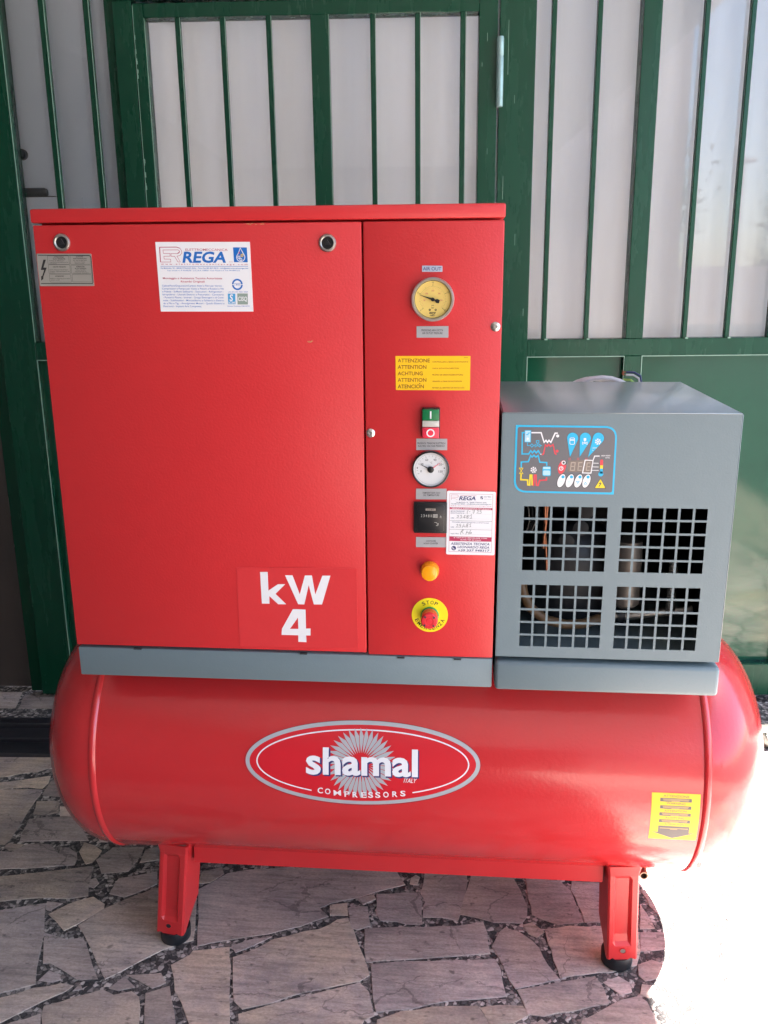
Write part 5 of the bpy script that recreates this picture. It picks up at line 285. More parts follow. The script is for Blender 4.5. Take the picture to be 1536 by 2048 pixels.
# ------------------------------------------------------------------ materials
MATS = {}
def mat(name, col, rough=0.5, metal=0.0, coat=0.0, bump=None, vary=None, spec=None, ior=None, emit=None):
    """bump=(scale, strength, distance); vary=(scale, amount, stretch) mottles the colour a little"""
    m = bpy.data.materials.new(name)
    m.use_nodes = True
    nt = m.node_tree
    b = nt.nodes["Principled BSDF"]
    b.inputs["Base Color"].default_value = (*col, 1)
    b.inputs["Roughness"].default_value = rough
    b.inputs["Metallic"].default_value = metal
    b.inputs["Coat Weight"].default_value = coat
    b.inputs["Coat Roughness"].default_value = 0.12
    if spec is not None:
        b.inputs["Specular IOR Level"].default_value = spec
    tc = nt.nodes.new("ShaderNodeTexCoord")
    if vary:
        n = nt.nodes.new("ShaderNodeTexNoise")
        mp = nt.nodes.new("ShaderNodeMapping")
        if len(vary) > 2:
            mp.inputs["Scale"].default_value = vary[2]
        n.inputs["Scale"].default_value = vary[0]
        n.inputs["Detail"].default_value = 6
        n.inputs["Roughness"].default_value = 0.65
        nt.links.new(tc.outputs["Object"], mp.inputs[0])
        nt.links.new(mp.outputs[0], n.inputs["Vector"])
        mx = nt.nodes.new("ShaderNodeMix")
        mx.data_type = 'RGBA'
        mx.inputs["A"].default_value = (*[c * (1 - vary[1]) for c in col], 1)
        mx.inputs["B"].default_value = (*[min(1, c * (1 + vary[1])) for c in col], 1)
        nt.links.new(n.outputs["Fac"], mx.inputs["Factor"])
        nt.links.new(mx.outputs["Result"], b.inputs["Base Color"])
        mr = nt.nodes.new("ShaderNodeMapRange")
        mr.inputs["To Min"].default_value = max(0.02, rough - 0.07)
        mr.inputs["To Max"].default_value = rough + 0.07
        nt.links.new(n.outputs["Fac"], mr.inputs["Value"])
        nt.links.new(mr.outputs[0], b.inputs["Roughness"])
    if bump:
        n2 = nt.nodes.new("ShaderNodeTexNoise")
        n2.inputs["Scale"].default_value = bump[0]
        n2.inputs["Detail"].default_value = 3
        bp = nt.nodes.new("ShaderNodeBump")
        bp.inputs["Strength"].default_value = bump[1]
        bp.inputs["Distance"].default_value = bump[2]
        nt.links.new(tc.outputs["Object"], n2.inputs["Vector"])
        nt.links.new(n2.outputs["Fac"], bp.inputs["Height"])
        nt.links.new(bp.outputs[0], b.inputs["Normal"])
    MATS[name] = m
    return m

mat('red_paint', (0.56, 0.024, 0.027), 0.35, bump=(260, 0.22, 0.0012), vary=(5, 0.07))
mat('tank_red_paint', (0.54, 0.022, 0.025), 0.20, coat=0.5, bump=(170, 0.22, 0.0012), vary=(3, 0.05))
mat('grey_paint', (0.150, 0.200, 0.218), 0.42, bump=(300, 0.25, 0.001), vary=(4, 0.05))
mat('grey_paint_lit_top', (0.165, 0.215, 0.240), 0.34, coat=1.0, spec=0.9, bump=(200, 0.05, 0.0006), vary=(4, 0.05))  # same grey paint, lightened and coated so the top looks brightly lit
mat('green_paint', (0.0028, 0.046, 0.023), 0.27, spec=0.32, bump=(35, 0.12, 0.002), vary=(7, 0.30, (3, 3, 0.5)))
mat('green_sheet_paint', (0.0060, 0.054, 0.028), 0.06, bump=(14, 0.05, 0.003), vary=(6, 0.22))
mat('chip_and_lit_edge_paint', (0.22, 0.36, 0.28), 0.5, vary=(30, 0.5))  # pale green for real chips and for edges painted to look lit
mat('hinge_steel', (0.28, 0.42, 0.42), 0.4, metal=0.3, vary=(40, 0.5), bump=(60, 0.4, 0.001))
mat('black_rubber', (0.012, 0.013, 0.016), 0.5)
mat('black_plastic', (0.012, 0.012, 0.013), 0.32)
mat('steel', (0.62, 0.60, 0.56), 0.28, metal=1.0)
mat('dull_steel', (0.42, 0.40, 0.37), 0.4, metal=1.0, vary=(30, 0.2))
mat('brushed_canister', (0.20, 0.175, 0.15), 0.45, metal=0.7)
mat('bezel_steel', (0.60, 0.57, 0.53), 0.30, metal=0.9)
mat('gold_dial', (0.70, 0.50, 0.13), 0.45)
mat('silver_dial', (0.66, 0.66, 0.66), 0.35)
mat('copper', (0.34, 0.14, 0.08), 0.35, metal=1.0)
mat('brass', (0.30, 0.22, 0.16), 0.5, metal=0.8)
mat('tan_hose', (0.135, 0.078, 0.036), 0.45)
mat('dark_iron', (0.018, 0.018, 0.020), 0.45, bump=(60, 0.3, 0.002))
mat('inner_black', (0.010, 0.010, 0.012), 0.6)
mat('cable_white', (0.46, 0.45, 0.46), 0.42, vary=(35, 0.2))
mat('cable_green', (0.30, 0.50, 0.10), 0.4)
mat('cable_blue', (0.02, 0.025, 0.10), 0.4)
mat('switch_green', (0.004, 0.16, 0.05), 0.35)
mat('switch_red', (0.75, 0.035, 0.07), 0.35)
mat('switch_cream', (0.55, 0.53, 0.47), 0.35)
mat('amber_lens', (0.95, 0.36, 0.005), 0.25, coat=0.4)
mat('amber_collar', (0.75, 0.22, 0.005), 0.4)
mat('mushroom_red', (0.72, 0.03, 0.04), 0.35)
mat('mushroom_collar', (0.70, 0.13, 0.04), 0.45)
mat('mushroom_green', (0.01, 0.28, 0.07), 0.4)
mat('stop_yellow', (0.85, 0.70, 0.01), 0.4)
mat('white_print', (0.78, 0.77, 0.78), 0.42)
mat('crimson_print', (0.45, 0.03, 0.09), 0.45)
mat('magenta_print', (0.45, 0.02, 0.20), 0.45)
mat('blue_print', (0.004, 0.13, 0.48), 0.45)
mat('sky_print', (0.05, 0.33, 0.62), 0.45)
mat('navy_print', (0.03, 0.03, 0.14), 0.45)
mat('yellow_print', (0.80, 0.55, 0.02), 0.45)
mat('grey_green_print', (0.26, 0.33, 0.28), 0.45)
mat('black_print', (0.014, 0.014, 0.015), 0.45)
mat('ink_print', (0.03, 0.03, 0.035), 0.5)
mat('aluminium_print', (0.36, 0.34, 0.30), 0.42, metal=0.35, vary=(12, 0.06))
mat('label_print', (0.42, 0.42, 0.43), 0.35, metal=0.3)
mat('pale_label_print', (0.45, 0.50, 0.60), 0.38, metal=0.2)
mat('clear_film', (0.625, 0.034, 0.037), 0.34, bump=(170, 0.22, 0.0012), vary=(25, 0.05))
mat('amber_print', (0.86, 0.50, 0.005), 0.40)
mat('brown_print', (0.20, 0.06, 0.003), 0.5)
mat('grey_print', (0.13, 0.115, 0.11), 0.45)
mat('tan_print', (0.62, 0.40, 0.16), 0.45)
mat('silver_print', (0.46, 0.49, 0.51), 0.36, metal=0.25)
mat('badge_red_print', (0.60, 0.012, 0.022), 0.32)
mat('dark_red_print', (0.16, 0.004, 0.01), 0.4)
mat('panel_blue_print', (0.012, 0.42, 0.68), 0.38)
mat('pale_blue_print', (0.42, 0.66, 0.78), 0.38)
mat('panel_grey_print', (0.125, 0.125, 0.135), 0.34)
mat('panel_red_print', (0.68, 0.05, 0.07), 0.38)
mat('panel_yellow_print', (0.78, 0.60, 0.02), 0.38)
mat('grey_line_print', (0.06, 0.09, 0.11), 0.4)
mat('dark_print', (0.045, 0.045, 0.05), 0.4)
mat('display_print', (0.17, 0.135, 0.115), 0.2)
mat('segment_print', (0.36, 0.30, 0.25), 0.25)
mat('digit_white', (0.42, 0.41, 0.37), 0.4)
mat('board_white', (0.74, 0.78, 0.84), 0.5, vary=(2.5, 0.08, (1, 1, 0.5)))
mat('dark_tube', (0.014, 0.017, 0.022), 0.4)
mat('brown_board', (0.055, 0.045, 0.040), 0.6, vary=(9, 0.3, (4, 4, 0.4)))
mat('rail_steel', (0.022, 0.022, 0.027), 0.45, vary=(20, 0.4), bump=(40, 0.4, 0.002))
mat('plaster', (0.52, 0.49, 0.44), 0.85, bump=(25, 0.4, 0.004), vary=(2, 0.08))
mat('shade_ground_dark', (0.055, 0.055, 0.058), 0.85, vary=(30, 0.3), bump=(120, 0.5, 0.004))  # dark tone stands in for shade on the ground beyond the paving
mat('blocker_plaster', (0.11, 0.105, 0.10), 0.85, bump=(25, 0.4, 0.004), vary=(2, 0.08))
mat('canopy_sheet', (0.55, 0.57, 0.60), 0.7)
mat('boundary_plaster', (0.62, 0.52, 0.48), 0.85, vary=(1, 0.1))
mat('bark', (0.10, 0.07, 0.05), 0.9, vary=(6, 0.4), bump=(20, 0.6, 0.02))
mat('leaf', (0.045, 0.085, 0.028), 0.6, vary=(1.5, 0.5))
mat('lamp_grey', (0.18, 0.19, 0.20), 0.5)

def curtain_cloth():
    m = mat('curtain_white', (0.80, 0.81, 0.83), 0.6, vary=(2.2, 0.20, (6.0, 6.0, 0.5)))
    nt = m.node_tree
    p = nt.nodes["Principled BSDF"]
    tl = nt.nodes.new("ShaderNodeBsdfTranslucent")
    tl.inputs[0].default_value = (0.84, 0.84, 0.83, 1)
    mx = nt.nodes.new("ShaderNodeMixShader")
    mx.inputs[0].default_value = 0.5
    nt.links.new(p.outputs[0], mx.inputs[1]); nt.links.new(tl.outputs[0], mx.inputs[2])
    nt.links.new(mx.outputs[0], nt.nodes["Material Output"].inputs[0])
curtain_cloth()
MATS['grey_paint_lit_top'].node_tree.nodes['Principled BSDF'].inputs['Coat IOR'].default_value = 2.0
MATS['grey_paint_lit_top'].node_tree.nodes['Principled BSDF'].inputs['Coat Roughness'].default_value = 0.24

def glass():
    m = bpy.data.materials.new('pane_glass')
    m.use_nodes = True
    nt = m.node_tree
    nt.nodes.remove(nt.nodes["Principled BSDF"])
    out = nt.nodes["Material Output"]
    tr = nt.nodes.new("ShaderNodeBsdfTransparent")
    tr.inputs[0].default_value = (0.93, 0.95, 0.95, 1)
    gl = nt.nodes.new("ShaderNodeBsdfGlossy")
    gl.inputs["Roughness"].default_value = 0.02
    fr = nt.nodes.new("ShaderNodeFresnel")
    fr.inputs[0].default_value = 1.75
    mx = nt.nodes.new("ShaderNodeMixShader")
    nt.links.new(fr.outputs[0], mx.inputs[0])
    nt.links.new(tr.outputs[0], mx.inputs[1])
    nt.links.new(gl.outputs[0], mx.inputs[2])
    nt.links.new(mx.outputs[0], out.inputs[0])
    MATS['pane_glass'] = m
    m2 = bpy.data.materials.new('pane_edge_clear')
    m2.use_nodes = True
    nt = m2.node_tree
    nt.nodes.remove(nt.nodes["Principled BSDF"])
    t2 = nt.nodes.new("ShaderNodeBsdfTransparent")
    nt.links.new(t2.outputs[0], nt.nodes["Material Output"].inputs[0])
    MATS['pane_edge_clear'] = m2
glass()

def stone_material():
    m = bpy.data.materials.new('paving_stone')
    m.use_nodes = True
    nt = m.node_tree
    L = nt.links.new
    b = nt.nodes["Principled BSDF"]
    b.inputs["Roughness"].default_value = 0.62
    tc = nt.nodes.new("ShaderNodeTexCoord")
    oi = nt.nodes.new("ShaderNodeObjectInfo")
    ramp = nt.nodes.new("ShaderNodeValToRGB")
    e = ramp.color_ramp.elements
    e[0].position = 0.0; e[0].color = (0.399, 0.322, 0.270, 1)
    e[1].position = 1.0; e[1].color = (0.537, 0.438, 0.352, 1)
    for p, c in ((0.3, (0.448, 0.367, 0.324, 1)), (0.55, (0.489, 0.403, 0.367, 1)), (0.8, (0.537, 0.427, 0.321, 1))):
        q = e.new(p); q.color = c
    L(oi.outputs["Random"], ramp.inputs[0])
    add = nt.nodes.new("ShaderNodeVectorMath"); add.operation = 'ADD'
    mul = nt.nodes.new("ShaderNodeMath"); mul.operation = 'MULTIPLY'; mul.inputs[1].default_value = 37.0
    L(oi.outputs["Random"], mul.inputs[0])
    L(tc.outputs["Object"], add.inputs[0]); L(mul.outputs[0], add.inputs[1])
    def noise(scale, stretch, detail=6, rough=0.6):
        mp = nt.nodes.new("ShaderNodeMapping"); mp.inputs["Scale"].default_value = stretch
        n = nt.nodes.new("ShaderNodeTexNoise"); n.inputs["Scale"].default_value = scale
        n.inputs["Detail"].default_value = detail; n.inputs["Roughness"].default_value = rough
        L(add.outputs[0], mp.inputs[0]); L(mp.outputs[0], n.inputs["Vector"])
        return n
    cloud = noise(7, (1, 1, 1))
    grain = noise(10, (1.0, 9.0, 1), 8, 0.7)
    spots = noise(45, (1, 1.6, 1), 3, 0.5)
    def mixmul(a, fac_node, lo, hi, flo, fhi):
        mr = nt.nodes.new("ShaderNodeMapRange")
        mr.inputs["From Min"].default_value = flo; mr.inputs["From Max"].default_value = fhi
        mr.inputs["To Min"].default_value = lo; mr.inputs["To Max"].default_value = hi
        L(fac_node, mr.inputs["Value"])
        mx = nt.nodes.new("ShaderNodeMix"); mx.data_type = 'RGBA'; mx.blend_type = 'MULTIPLY'
        mx.inputs["Factor"].default_value = 1.0
        L(a, mx.inputs["A"])
        L(mr.outputs[0], mx.inputs["B"])
        return mx.outputs["Result"]
    cr = nt.nodes.new("ShaderNodeMapRange")
    cr.inputs["From Min"].default_value = 0.38; cr.inputs["From Max"].default_value = 0.64
    L(cloud.outputs["Fac"], cr.inputs["Value"])
    two = nt.nodes.new("ShaderNodeMix"); two.data_type = 'RGBA'
    two.inputs["B"].default_value = (0.337, 0.285, 0.271, 1)
    L(cr.outputs[0], two.inputs["Factor"]); L(ramp.outputs[0], two.inputs["A"])
    big = noise(2.2, (1, 1, 1), 3, 0.5)
    c = mixmul(two.outputs["Result"], big.outputs["Fac"], 0.75, 1.25, 0.35, 0.65)
    c = mixmul(c, grain.outputs["Fac"], 0.70, 1.12, 0.34, 0.56)
    rough_ = noise(160, (1, 1.5, 1), 4, 0.7)
    c = mixmul(c, rough_.outputs["Fac"], 0.78, 1.2, 0.3, 0.7)
    c = mixmul(c, spots.outputs["Fac"], 0.45, 1.0, 0.26, 0.36)
    # fine cracks
    vo = nt.nodes.new("ShaderNodeTexVoronoi"); vo.feature = 'DISTANCE_TO_EDGE'; vo.inputs["Scale"].default_value = 5.5
    mp = nt.nodes.new("ShaderNodeMapping"); mp.inputs["Scale"].default_value = (1, 1.7, 1)
    wob = nt.nodes.new("ShaderNodeMix"); wob.data_type = 'VECTOR'; wob.inputs["Factor"].default_value = 0.12
    L(add.outputs[0], wob.inputs["A"]); L(cloud.outputs["Color"], wob.inputs["B"])
    L(wob.outputs["Result"], mp.inputs[0]); L(mp.outputs[0], vo.inputs["Vector"])
    fade = nt.nodes.new("ShaderNodeMath"); fade.operation = 'MULTIPLY_ADD'
    L(cloud.outputs["Fac"], fade.inputs[0]); fade.inputs[1].default_value = 0.12; fade.inputs[2].default_value = -0.058
    gt = nt.nodes.new("ShaderNodeMath"); gt.operation = 'GREATER_THAN'
    L(vo.outputs["Distance"], gt.inputs[0]); L(fade.outputs[0], gt.inputs[1])
    c2 = mixmul(c, gt.outputs[0], 0.62, 1.0, 0.0, 1.0)
    L(c2, b.inputs["Base Color"])
    bp = nt.nodes.new("ShaderNodeBump"); bp.inputs["Strength"].default_value = 0.6; bp.inputs["Distance"].default_value = 0.003
    L(rough_.outputs["Fac"], bp.inputs["Height"]); L(bp.outputs[0], b.inputs["Normal"])
    MATS['paving_stone'] = m
stone_material()

def ground_material():
    """dark rubble mortar close by; the same crazy paving as a pattern far off"""
    m = bpy.data.materials.new('mortar_ground')
    m.use_nodes = True
    nt = m.node_tree
    L = nt.links.new
    b = nt.nodes["Principled BSDF"]
    b.inputs["Roughness"].default_value = 0.85
    tc = nt.nodes.new("ShaderNodeTexCoord")
    n = nt.nodes.new("ShaderNodeTexNoise"); n.inputs["Scale"].default_value = 38; n.inputs["Detail"].default_value = 5
    v = nt.nodes.new("ShaderNodeTexVoronoi"); v.inputs["Scale"].default_value = 115
    ve = nt.nodes.new("ShaderNodeTexVoronoi"); ve.feature = 'DISTANCE_TO_EDGE'; ve.inputs["Scale"].default_value = 115
    wob = nt.nodes.new("ShaderNodeMix"); wob.data_type = 'VECTOR'; wob.inputs["Factor"].default_value = 0.02
    L(tc.outputs["Object"], wob.inputs["A"]); L(n.outputs["Color"], wob.inputs["B"])
    for q in (v, ve): L(wob.outputs["Result"], q.inputs["Vector"])
    L(tc.outputs["Object"], n.inputs["Vector"])
    r1 = nt.nodes.new("ShaderNodeValToRGB")
    e = r1.color_ramp.elements
    e[0].position = 0.35; e[0].color = (0.055, 0.051, 0.051, 1)
    e[1].position = 0.9; e[1].color = (0.60, 0.55, 0.51, 1)
    q = e.new(0.6); q.color = (0.232, 0.206, 0.191, 1)
    L(v.outputs["Color"], r1.inputs[0])
    ed = nt.nodes.new("ShaderNodeMapRange"); ed.inputs["From Max"].default_value = 0.16; ed.inputs["To Min"].default_value = 0.35
    L(ve.outputs["Distance"], ed.inputs["Value"])
    mx = nt.nodes.new("ShaderNodeMix"); mx.data_type = 'RGBA'; mx.blend_type = 'MULTIPLY'; mx.inputs["Factor"].default_value = 1
    L(r1.outputs[0], mx.inputs["A"]); L(ed.outputs[0], mx.inputs["B"])
    # far pattern
    fv = nt.nodes.new("ShaderNodeTexVoronoi"); fv.inputs["Scale"].default_value = 4.5
    fe = nt.nodes.new("ShaderNodeTexVoronoi"); fe.feature = 'DISTANCE_TO_EDGE'; fe.inputs["Scale"].default_value = 4.5
    L(tc.outputs["Object"], fv.inputs["Vector"]); L(tc.outputs["Object"], fe.inputs["Vector"])
    r2 = nt.nodes.new("ShaderNodeValToRGB")
    e = r2.color_ramp.elements
    e[0].color = (0.23, 0.20, 0.18, 1); e[1].color = (0.33, 0.265, 0.225, 1)
    L(fv.outputs["Color"], r2.inputs[0])
    g = nt.nodes.new("ShaderNodeMath"); g.operation = 'GREATER_THAN'; g.inputs[1].default_value = 0.045
    L(fe.outputs["Distance"], g.inputs[0])
    far = nt.nodes.new("ShaderNodeMix"); far.data_type = 'RGBA'
    L(g.outputs[0], far.inputs["Factor"]); L(mx.outputs["Result"], far.inputs["A"]); L(r2.outputs[0], far.inputs["B"])
    ln = nt.nodes.new("ShaderNodeVectorMath"); ln.operation = 'LENGTH'
    L(tc.outputs["Object"], ln.inputs[0])
    sw = nt.nodes.new("ShaderNodeMath"); sw.operation = 'GREATER_THAN'; sw.inputs[1].default_value = 1.85
    L(ln.outputs["Value"], sw.inputs[0])
    fin = nt.nodes.new("ShaderNodeMix"); fin.data_type = 'RGBA'
    L(sw.outputs[0], fin.inputs["Factor"]); L(mx.outputs["Result"], fin.inputs["A"]); L(far.outputs["Result"], fin.inputs["B"])
    L(fin.outputs["Result"], b.inputs["Base Color"])
    bp = nt.nodes.new("ShaderNodeBump"); bp.inputs["Strength"].default_value = 0.8; bp.inputs["Distance"].default_value = 0.004
    L(ve.outputs["Distance"], bp.inputs["Height"]); L(bp.outputs[0], b.inputs["Normal"])
    MATS['mortar_ground'] = m
ground_material()

# ------------------------------------------------------------------ mesh builder
class MB:
    def __init__(self):
        self.bm = bmesh.new()
        self.ms = []
    def mi(self, m):
        if m not in self.ms: self.ms.append(m)
        return self.ms.index(m)
    def face(self, vs, m, smooth=False):
        try:
            f = self.bm.faces.new(vs)
        except ValueError:
            return None
        f.material_index = self.mi(m); f.smooth = smooth
        return f
    def box(self, x0, x1, y0, y1, z0, z1, m, bevel=0.0, seg=2):
        v = [self.bm.verts.new((x, y, z)) for x in (x0, x1) for y in (y0, y1) for z in (z0, z1)]
        fs = [self.face([v[i] for i in q], m) for q in ((0, 1, 3, 2), (4, 6, 7, 5), (0, 4, 5, 1), (2, 3, 7, 6), (0, 2, 6, 4), (1, 5, 7, 3))]
        if bevel > 0:
            es = list({e for f in fs for e in f.edges})
            r = bmesh.ops.bevel(self.bm, geom=es, offset=bevel, segments=seg, affect='EDGES', profile=0.5, clamp_overlap=True)
            for f in r['faces']: f.smooth = True
        return self
    def prism(self, pts, axis, a, b, m, bevel=0.0):
        """polygon pts (2D) extruded along axis 'x','y','z' from a to b"""
        def P(p, t):
            return {'x': (t, p[0], p[1]), 'y': (p[0], t, p[1]), 'z': (p[0], p[1], t)}[axis]
        A = [self.bm.verts.new(P(p, a)) for p in pts]
        B = [self.bm.verts.new(P(p, b)) for p in pts]
        n = len(pts)
        fs = [self.face(A[::-1], m), self.face(B, m)]
        for i in range(n):
            fs.append(self.face([A[i - 1], A[i], B[i], B[i - 1]], m))
        fs = [f for f in fs if f]
        bmesh.ops.recalc_face_normals(self.bm, faces=fs)
        if bevel > 0:
            es = list({e for f in fs for e in f.edges})
            bmesh.ops.bevel(self.bm, geom=es, offset=bevel, segments=2, affect='EDGES', profile=0.5, clamp_overlap=True)
        return self
    def lathe(self, origin, axis, prof, m, seg=40, smooth=True, close=False):
        """prof: (radius, distance along axis). axis: '-y','x','z','y'"""
        o = Vector(origin)
        ax = {'-y': (Vector((0, -1, 0)), Vector((1, 0, 0)), Vector((0, 0, 1))), 'y': (Vector((0, 1, 0)), Vector((1, 0, 0)), Vector((0, 0, 1))),
              'x': (Vector((1, 0, 0)), Vector((0, 1, 0)), Vector((0, 0, 1))), 'z': (Vector((0, 0, 1)), Vector((1, 0, 0)), Vector((0, 1, 0)))}[axis]
        rings = []
        for r, h in prof:
            if r < 1e-6:
                rings.append([self.bm.verts.new(o + ax[0] * h)])
            else:
                rings.append([self.bm.verts.new(o + ax[0] * h + ax[1] * (r * math.cos(2 * math.pi * k / seg)) + ax[2] * (r * math.sin(2 * math.pi * k / seg))) for k in range(seg)])
        pairs = list(zip(rings, rings[1:])) + ([(rings[-1], rings[0])] if close else [])
        fs = []
        for A, B in pairs:
            for k in range(seg):
                k2 = (k + 1) % seg
                q = [A[k % len(A)], A[k2 % len(A)], B[k2 % len(B)], B[k % len(B)]]
                u = []
                for w in q:
                    if w not in u: u.append(w)
                if len(u) >= 3: fs.append(self.face(u, m, smooth))
        fs = [f for f in fs if f]
        bmesh.ops.recalc_face_normals(self.bm, faces=fs)
        return self
    def tube(self, path, r, m, seg=10, caps=True):
        P = [Vector(p) for p in path]
        rad = r if isinstance(r, (list, tuple)) else [r] * len(P)
        rings = []
        up = None
        for i, p in enumerate(P):
            t = (P[min(i + 1, len(P) - 1)] - P[max(i - 1, 0)]).normalized()
            if up is None:
                up = t.orthogonal().normalized()
            up = (up - t * up.dot(t)).normalized()
            w = t.cross(up)
            rings.append([self.bm.verts.new(p + up * (rad[i] * math.cos(2 * math.pi * k / seg)) + w * (rad[i] * math.sin(2 * math.pi * k / seg))) for k in range(seg)])
        for A, B in zip(rings, rings[1:]):
            for k in range(seg):
                self.face([A[k], A[(k + 1) % seg], B[(k + 1) % seg], B[k]], m, True)
        if caps:
            self.face(rings[0][::-1], m); self.face(rings[-1], m)
        return self
    def build(self, name, parent=None, label=None, mat4=None):
        me = bpy.data.meshes.new(name)
        self.bm.normal_update()
        self.bm.to_mesh(me)
        self.bm.free()
        for m in self.ms: me.materials.append(MATS[m])
        if any(p.use_smooth for p in me.polygons):
            try:
                me.set_sharp_from_angle(angle=R(40))
            except Exception:
                pass
        o = bpy.data.objects.new(name, me)
        COL.objects.link(o)
        if parent is not None: o.parent = parent
        if label: o['label'] = label
        return o

def thing(name, label, cat, group=None, m4=None):
    o = bpy.data.objects.new(name, None)
    o.empty_display_size = 0.05
    COL.objects.link(o)
    o['label'] = label; o['category'] = cat
    if group: o['group'] = group
    if m4 is not None: o.matrix_world = m4
    return o
def tag(o, label, cat, group=None):
    o['label'] = label; o['category'] = cat
    if group: o['group'] = group
    return o

# ------------------------------------------------------------------ flat print
TEXT_CACHE = {}
def text_mesh(s, bold):
    k = (s, round(bold, 2))
    if k in TEXT_CACHE: return TEXT_CACHE[k]
    cu = bpy.data.curves.new('lettering', 'FONT')
    cu.body = s; cu.size = 1.0; cu.resolution_u = 3; cu.fill_mode = 'FRONT'
    cu.offset = bold * 0.018
    ob = bpy.data.objects.new('lettering', cu)
    COL.objects.link(ob)
    dg = bpy.context.evaluated_depsgraph_get()
    me = ob.evaluated_get(dg).to_mesh()
    vs = [(v.co.x, v.co.y) for v in me.vertices]
    fs = [tuple(p.vertices) for p in me.polygons]
    ob.evaluated_get(dg).to_mesh_clear()
    bpy.data.objects.remove(ob); bpy.data.curves.remove(cu)
    TEXT_CACHE[k] = (vs, fs)
    return vs, fs
CAP = None
class Sheet2D(MB):
    """things printed flat: coordinates (x, z) in metres, each layer a hair above the one below"""
    def __init__(self, dh=0.00012, base=0.0005):
        super().__init__(); self.dh = dh; self.base = base
    def h(self, l): return self.base + l * self.dh
    def poly(self, m, l, pts):
        a = sum(pts[i - 1][0] * pts[i][1] - pts[i][0] * pts[i - 1][1] for i in range(len(pts)))
        if a < 0: pts = pts[::-1]
        V = [self.bm.verts.new((p[0], p[1], self.h(l))) for p in pts]
        self.face(V, m)
        if l == 0:
            W = [self.bm.verts.new((p[0], p[1], 0.0)) for p in pts]
            for i in range(len(V)):
                self.face([V[i], V[i - 1], W[i - 1], W[i]], m)
    def line(self, m, l, w, pts, closed=False):
        n = len(pts); P = [Vector((p[0], p[1])) for p in pts]
        Lf, Rt = [], []
        for i in range(n):
            a = P[i - 1] if (i > 0 or closed) else None
            b = P[(i + 1) % n] if (i < n - 1 or closed) else None
            d1 = (P[i] - a).normalized() if a is not None and (P[i] - a).length > 1e-7 else None
            d2 = (b - P[i]).normalized() if b is not None and (b - P[i]).length > 1e-7 else None
            if d1 is None: d1 = d2
            if d2 is None: d2 = d1
            if d1 is None: continue
            n1 = Vector((-d1.y, d1.x)); n2 = Vector((-d2.y, d2.x))
            t = n1 + n2
            if t.length < 0.3: t = n1
            t.normalize()
            k = min(1.6, 1.0 / max(0.3, t.dot(n1)))
            Lf.append(P[i] + t * (w / 2 * k)); Rt.append(P[i] - t * (w / 2 * k))
        h = self.h(l)
        A = [self.bm.verts.new((p.x, p.y, h)) for p in Lf]; B = [self.bm.verts.new((p.x, p.y, h)) for p in Rt]
        for i in range(len(A) if closed else len(A) - 1):
            j = (i + 1) % len(A)
            self.face([A[i], B[i], B[j], A[j]], m)
    def ring(self, m, l, x, z, ri, ro, seg=36):
        h = self.h(l)
        c = [(math.cos(2 * math.pi * k / seg), math.sin(2 * math.pi * k / seg)) for k in range(seg)]
        if ri <= 0:
            self.poly(m, l, [(x + ro * a, z + ro * b) for a, b in c]); return
        A = [self.bm.verts.new((x + ro * a, z + ro * b, h)) for a, b in c]
        B = [self.bm.verts.new((x + ri * a, z + ri * b, h)) for a, b in c]
        for k in range(seg):
            j = (k + 1) % seg
            self.face([B[k], A[k], A[j], B[j]], m)
    def text(self, m, l, s, x0, z0, x1, z1, cap, bold=0, shear=0):
        global CAP
        if CAP is None:
            CAP = max(v[1] for v in text_mesh('H', 0)[0])
        vs, fs = text_mesh(s, bold)
        if not vs: return
        a0 = min(v[0] for v in vs); a1 = max(v[0] for v in vs)
        d = Vector((x1 - x0, z1 - z0)); W = d.length; d.normalize(); n = Vector((-d.y, d.x))
        sy = cap / CAP
        sx = (W - abs(shear) * cap) / max(1e-6, a1 - a0)
        h = self.h(l)
        V = []
        for v in vs:
            px = (v[0] - a0) * sx + shear * v[1] * sy; py = v[1] * sy
            V.append(self.bm.verts.new((x0 + d.x * px + n.x * py, z0 + d.y * px + n.y * py, h)))
        for f in fs:
            self.face([V[i] for i in f], m)
    def arc_text(self, m, l, s, cx, cz, r, ang0, ang1, cap, bold=0, inward=False):
        """letters set one by one round a circle, angles clockwise from the top"""
        n = len(s)
        for i, ch in enumerate(s):
            a = ang0 + (ang1 - ang0) * (i / max(1, n - 1))
            ux, uz = math.sin(a), math.cos(a)
            tx, tz = (math.cos(a), -math.sin(a))
            if inward: tx, tz = -tx, -tz
            w = cap * (0.35 if ch == 'I' else 0.85)
            x, z = cx + ux * r, cz + uz * r
            self.text(m, l, ch, x - tx * w / 2, z - tz * w / 2, x + tx * w / 2, z + tz * w / 2, cap, bold)
    def ops(self, ops):
        for o in ops:
            if o[0] == 'P': self.poly(o[1], o[2], o[3])
            elif o[0] == 'L': self.line(o[1], o[2], o[3], o[4], bool(o[5]))
            elif o[0] == 'D': self.ring(o[1], o[2], o[3], o[4], 0, o[6])
            elif o[0] == 'R': self.ring(o[1], o[2], o[3], o[4], o[5], o[6])
            elif o[0] == 'T': self.text(o[1], o[2], o[3], *o[4:])
    def on_front(self, cx, cz, Y):
        for v in self.bm.verts:
            x, z, h = v.co
            v.co = (cx + x, Y - h, cz + z)
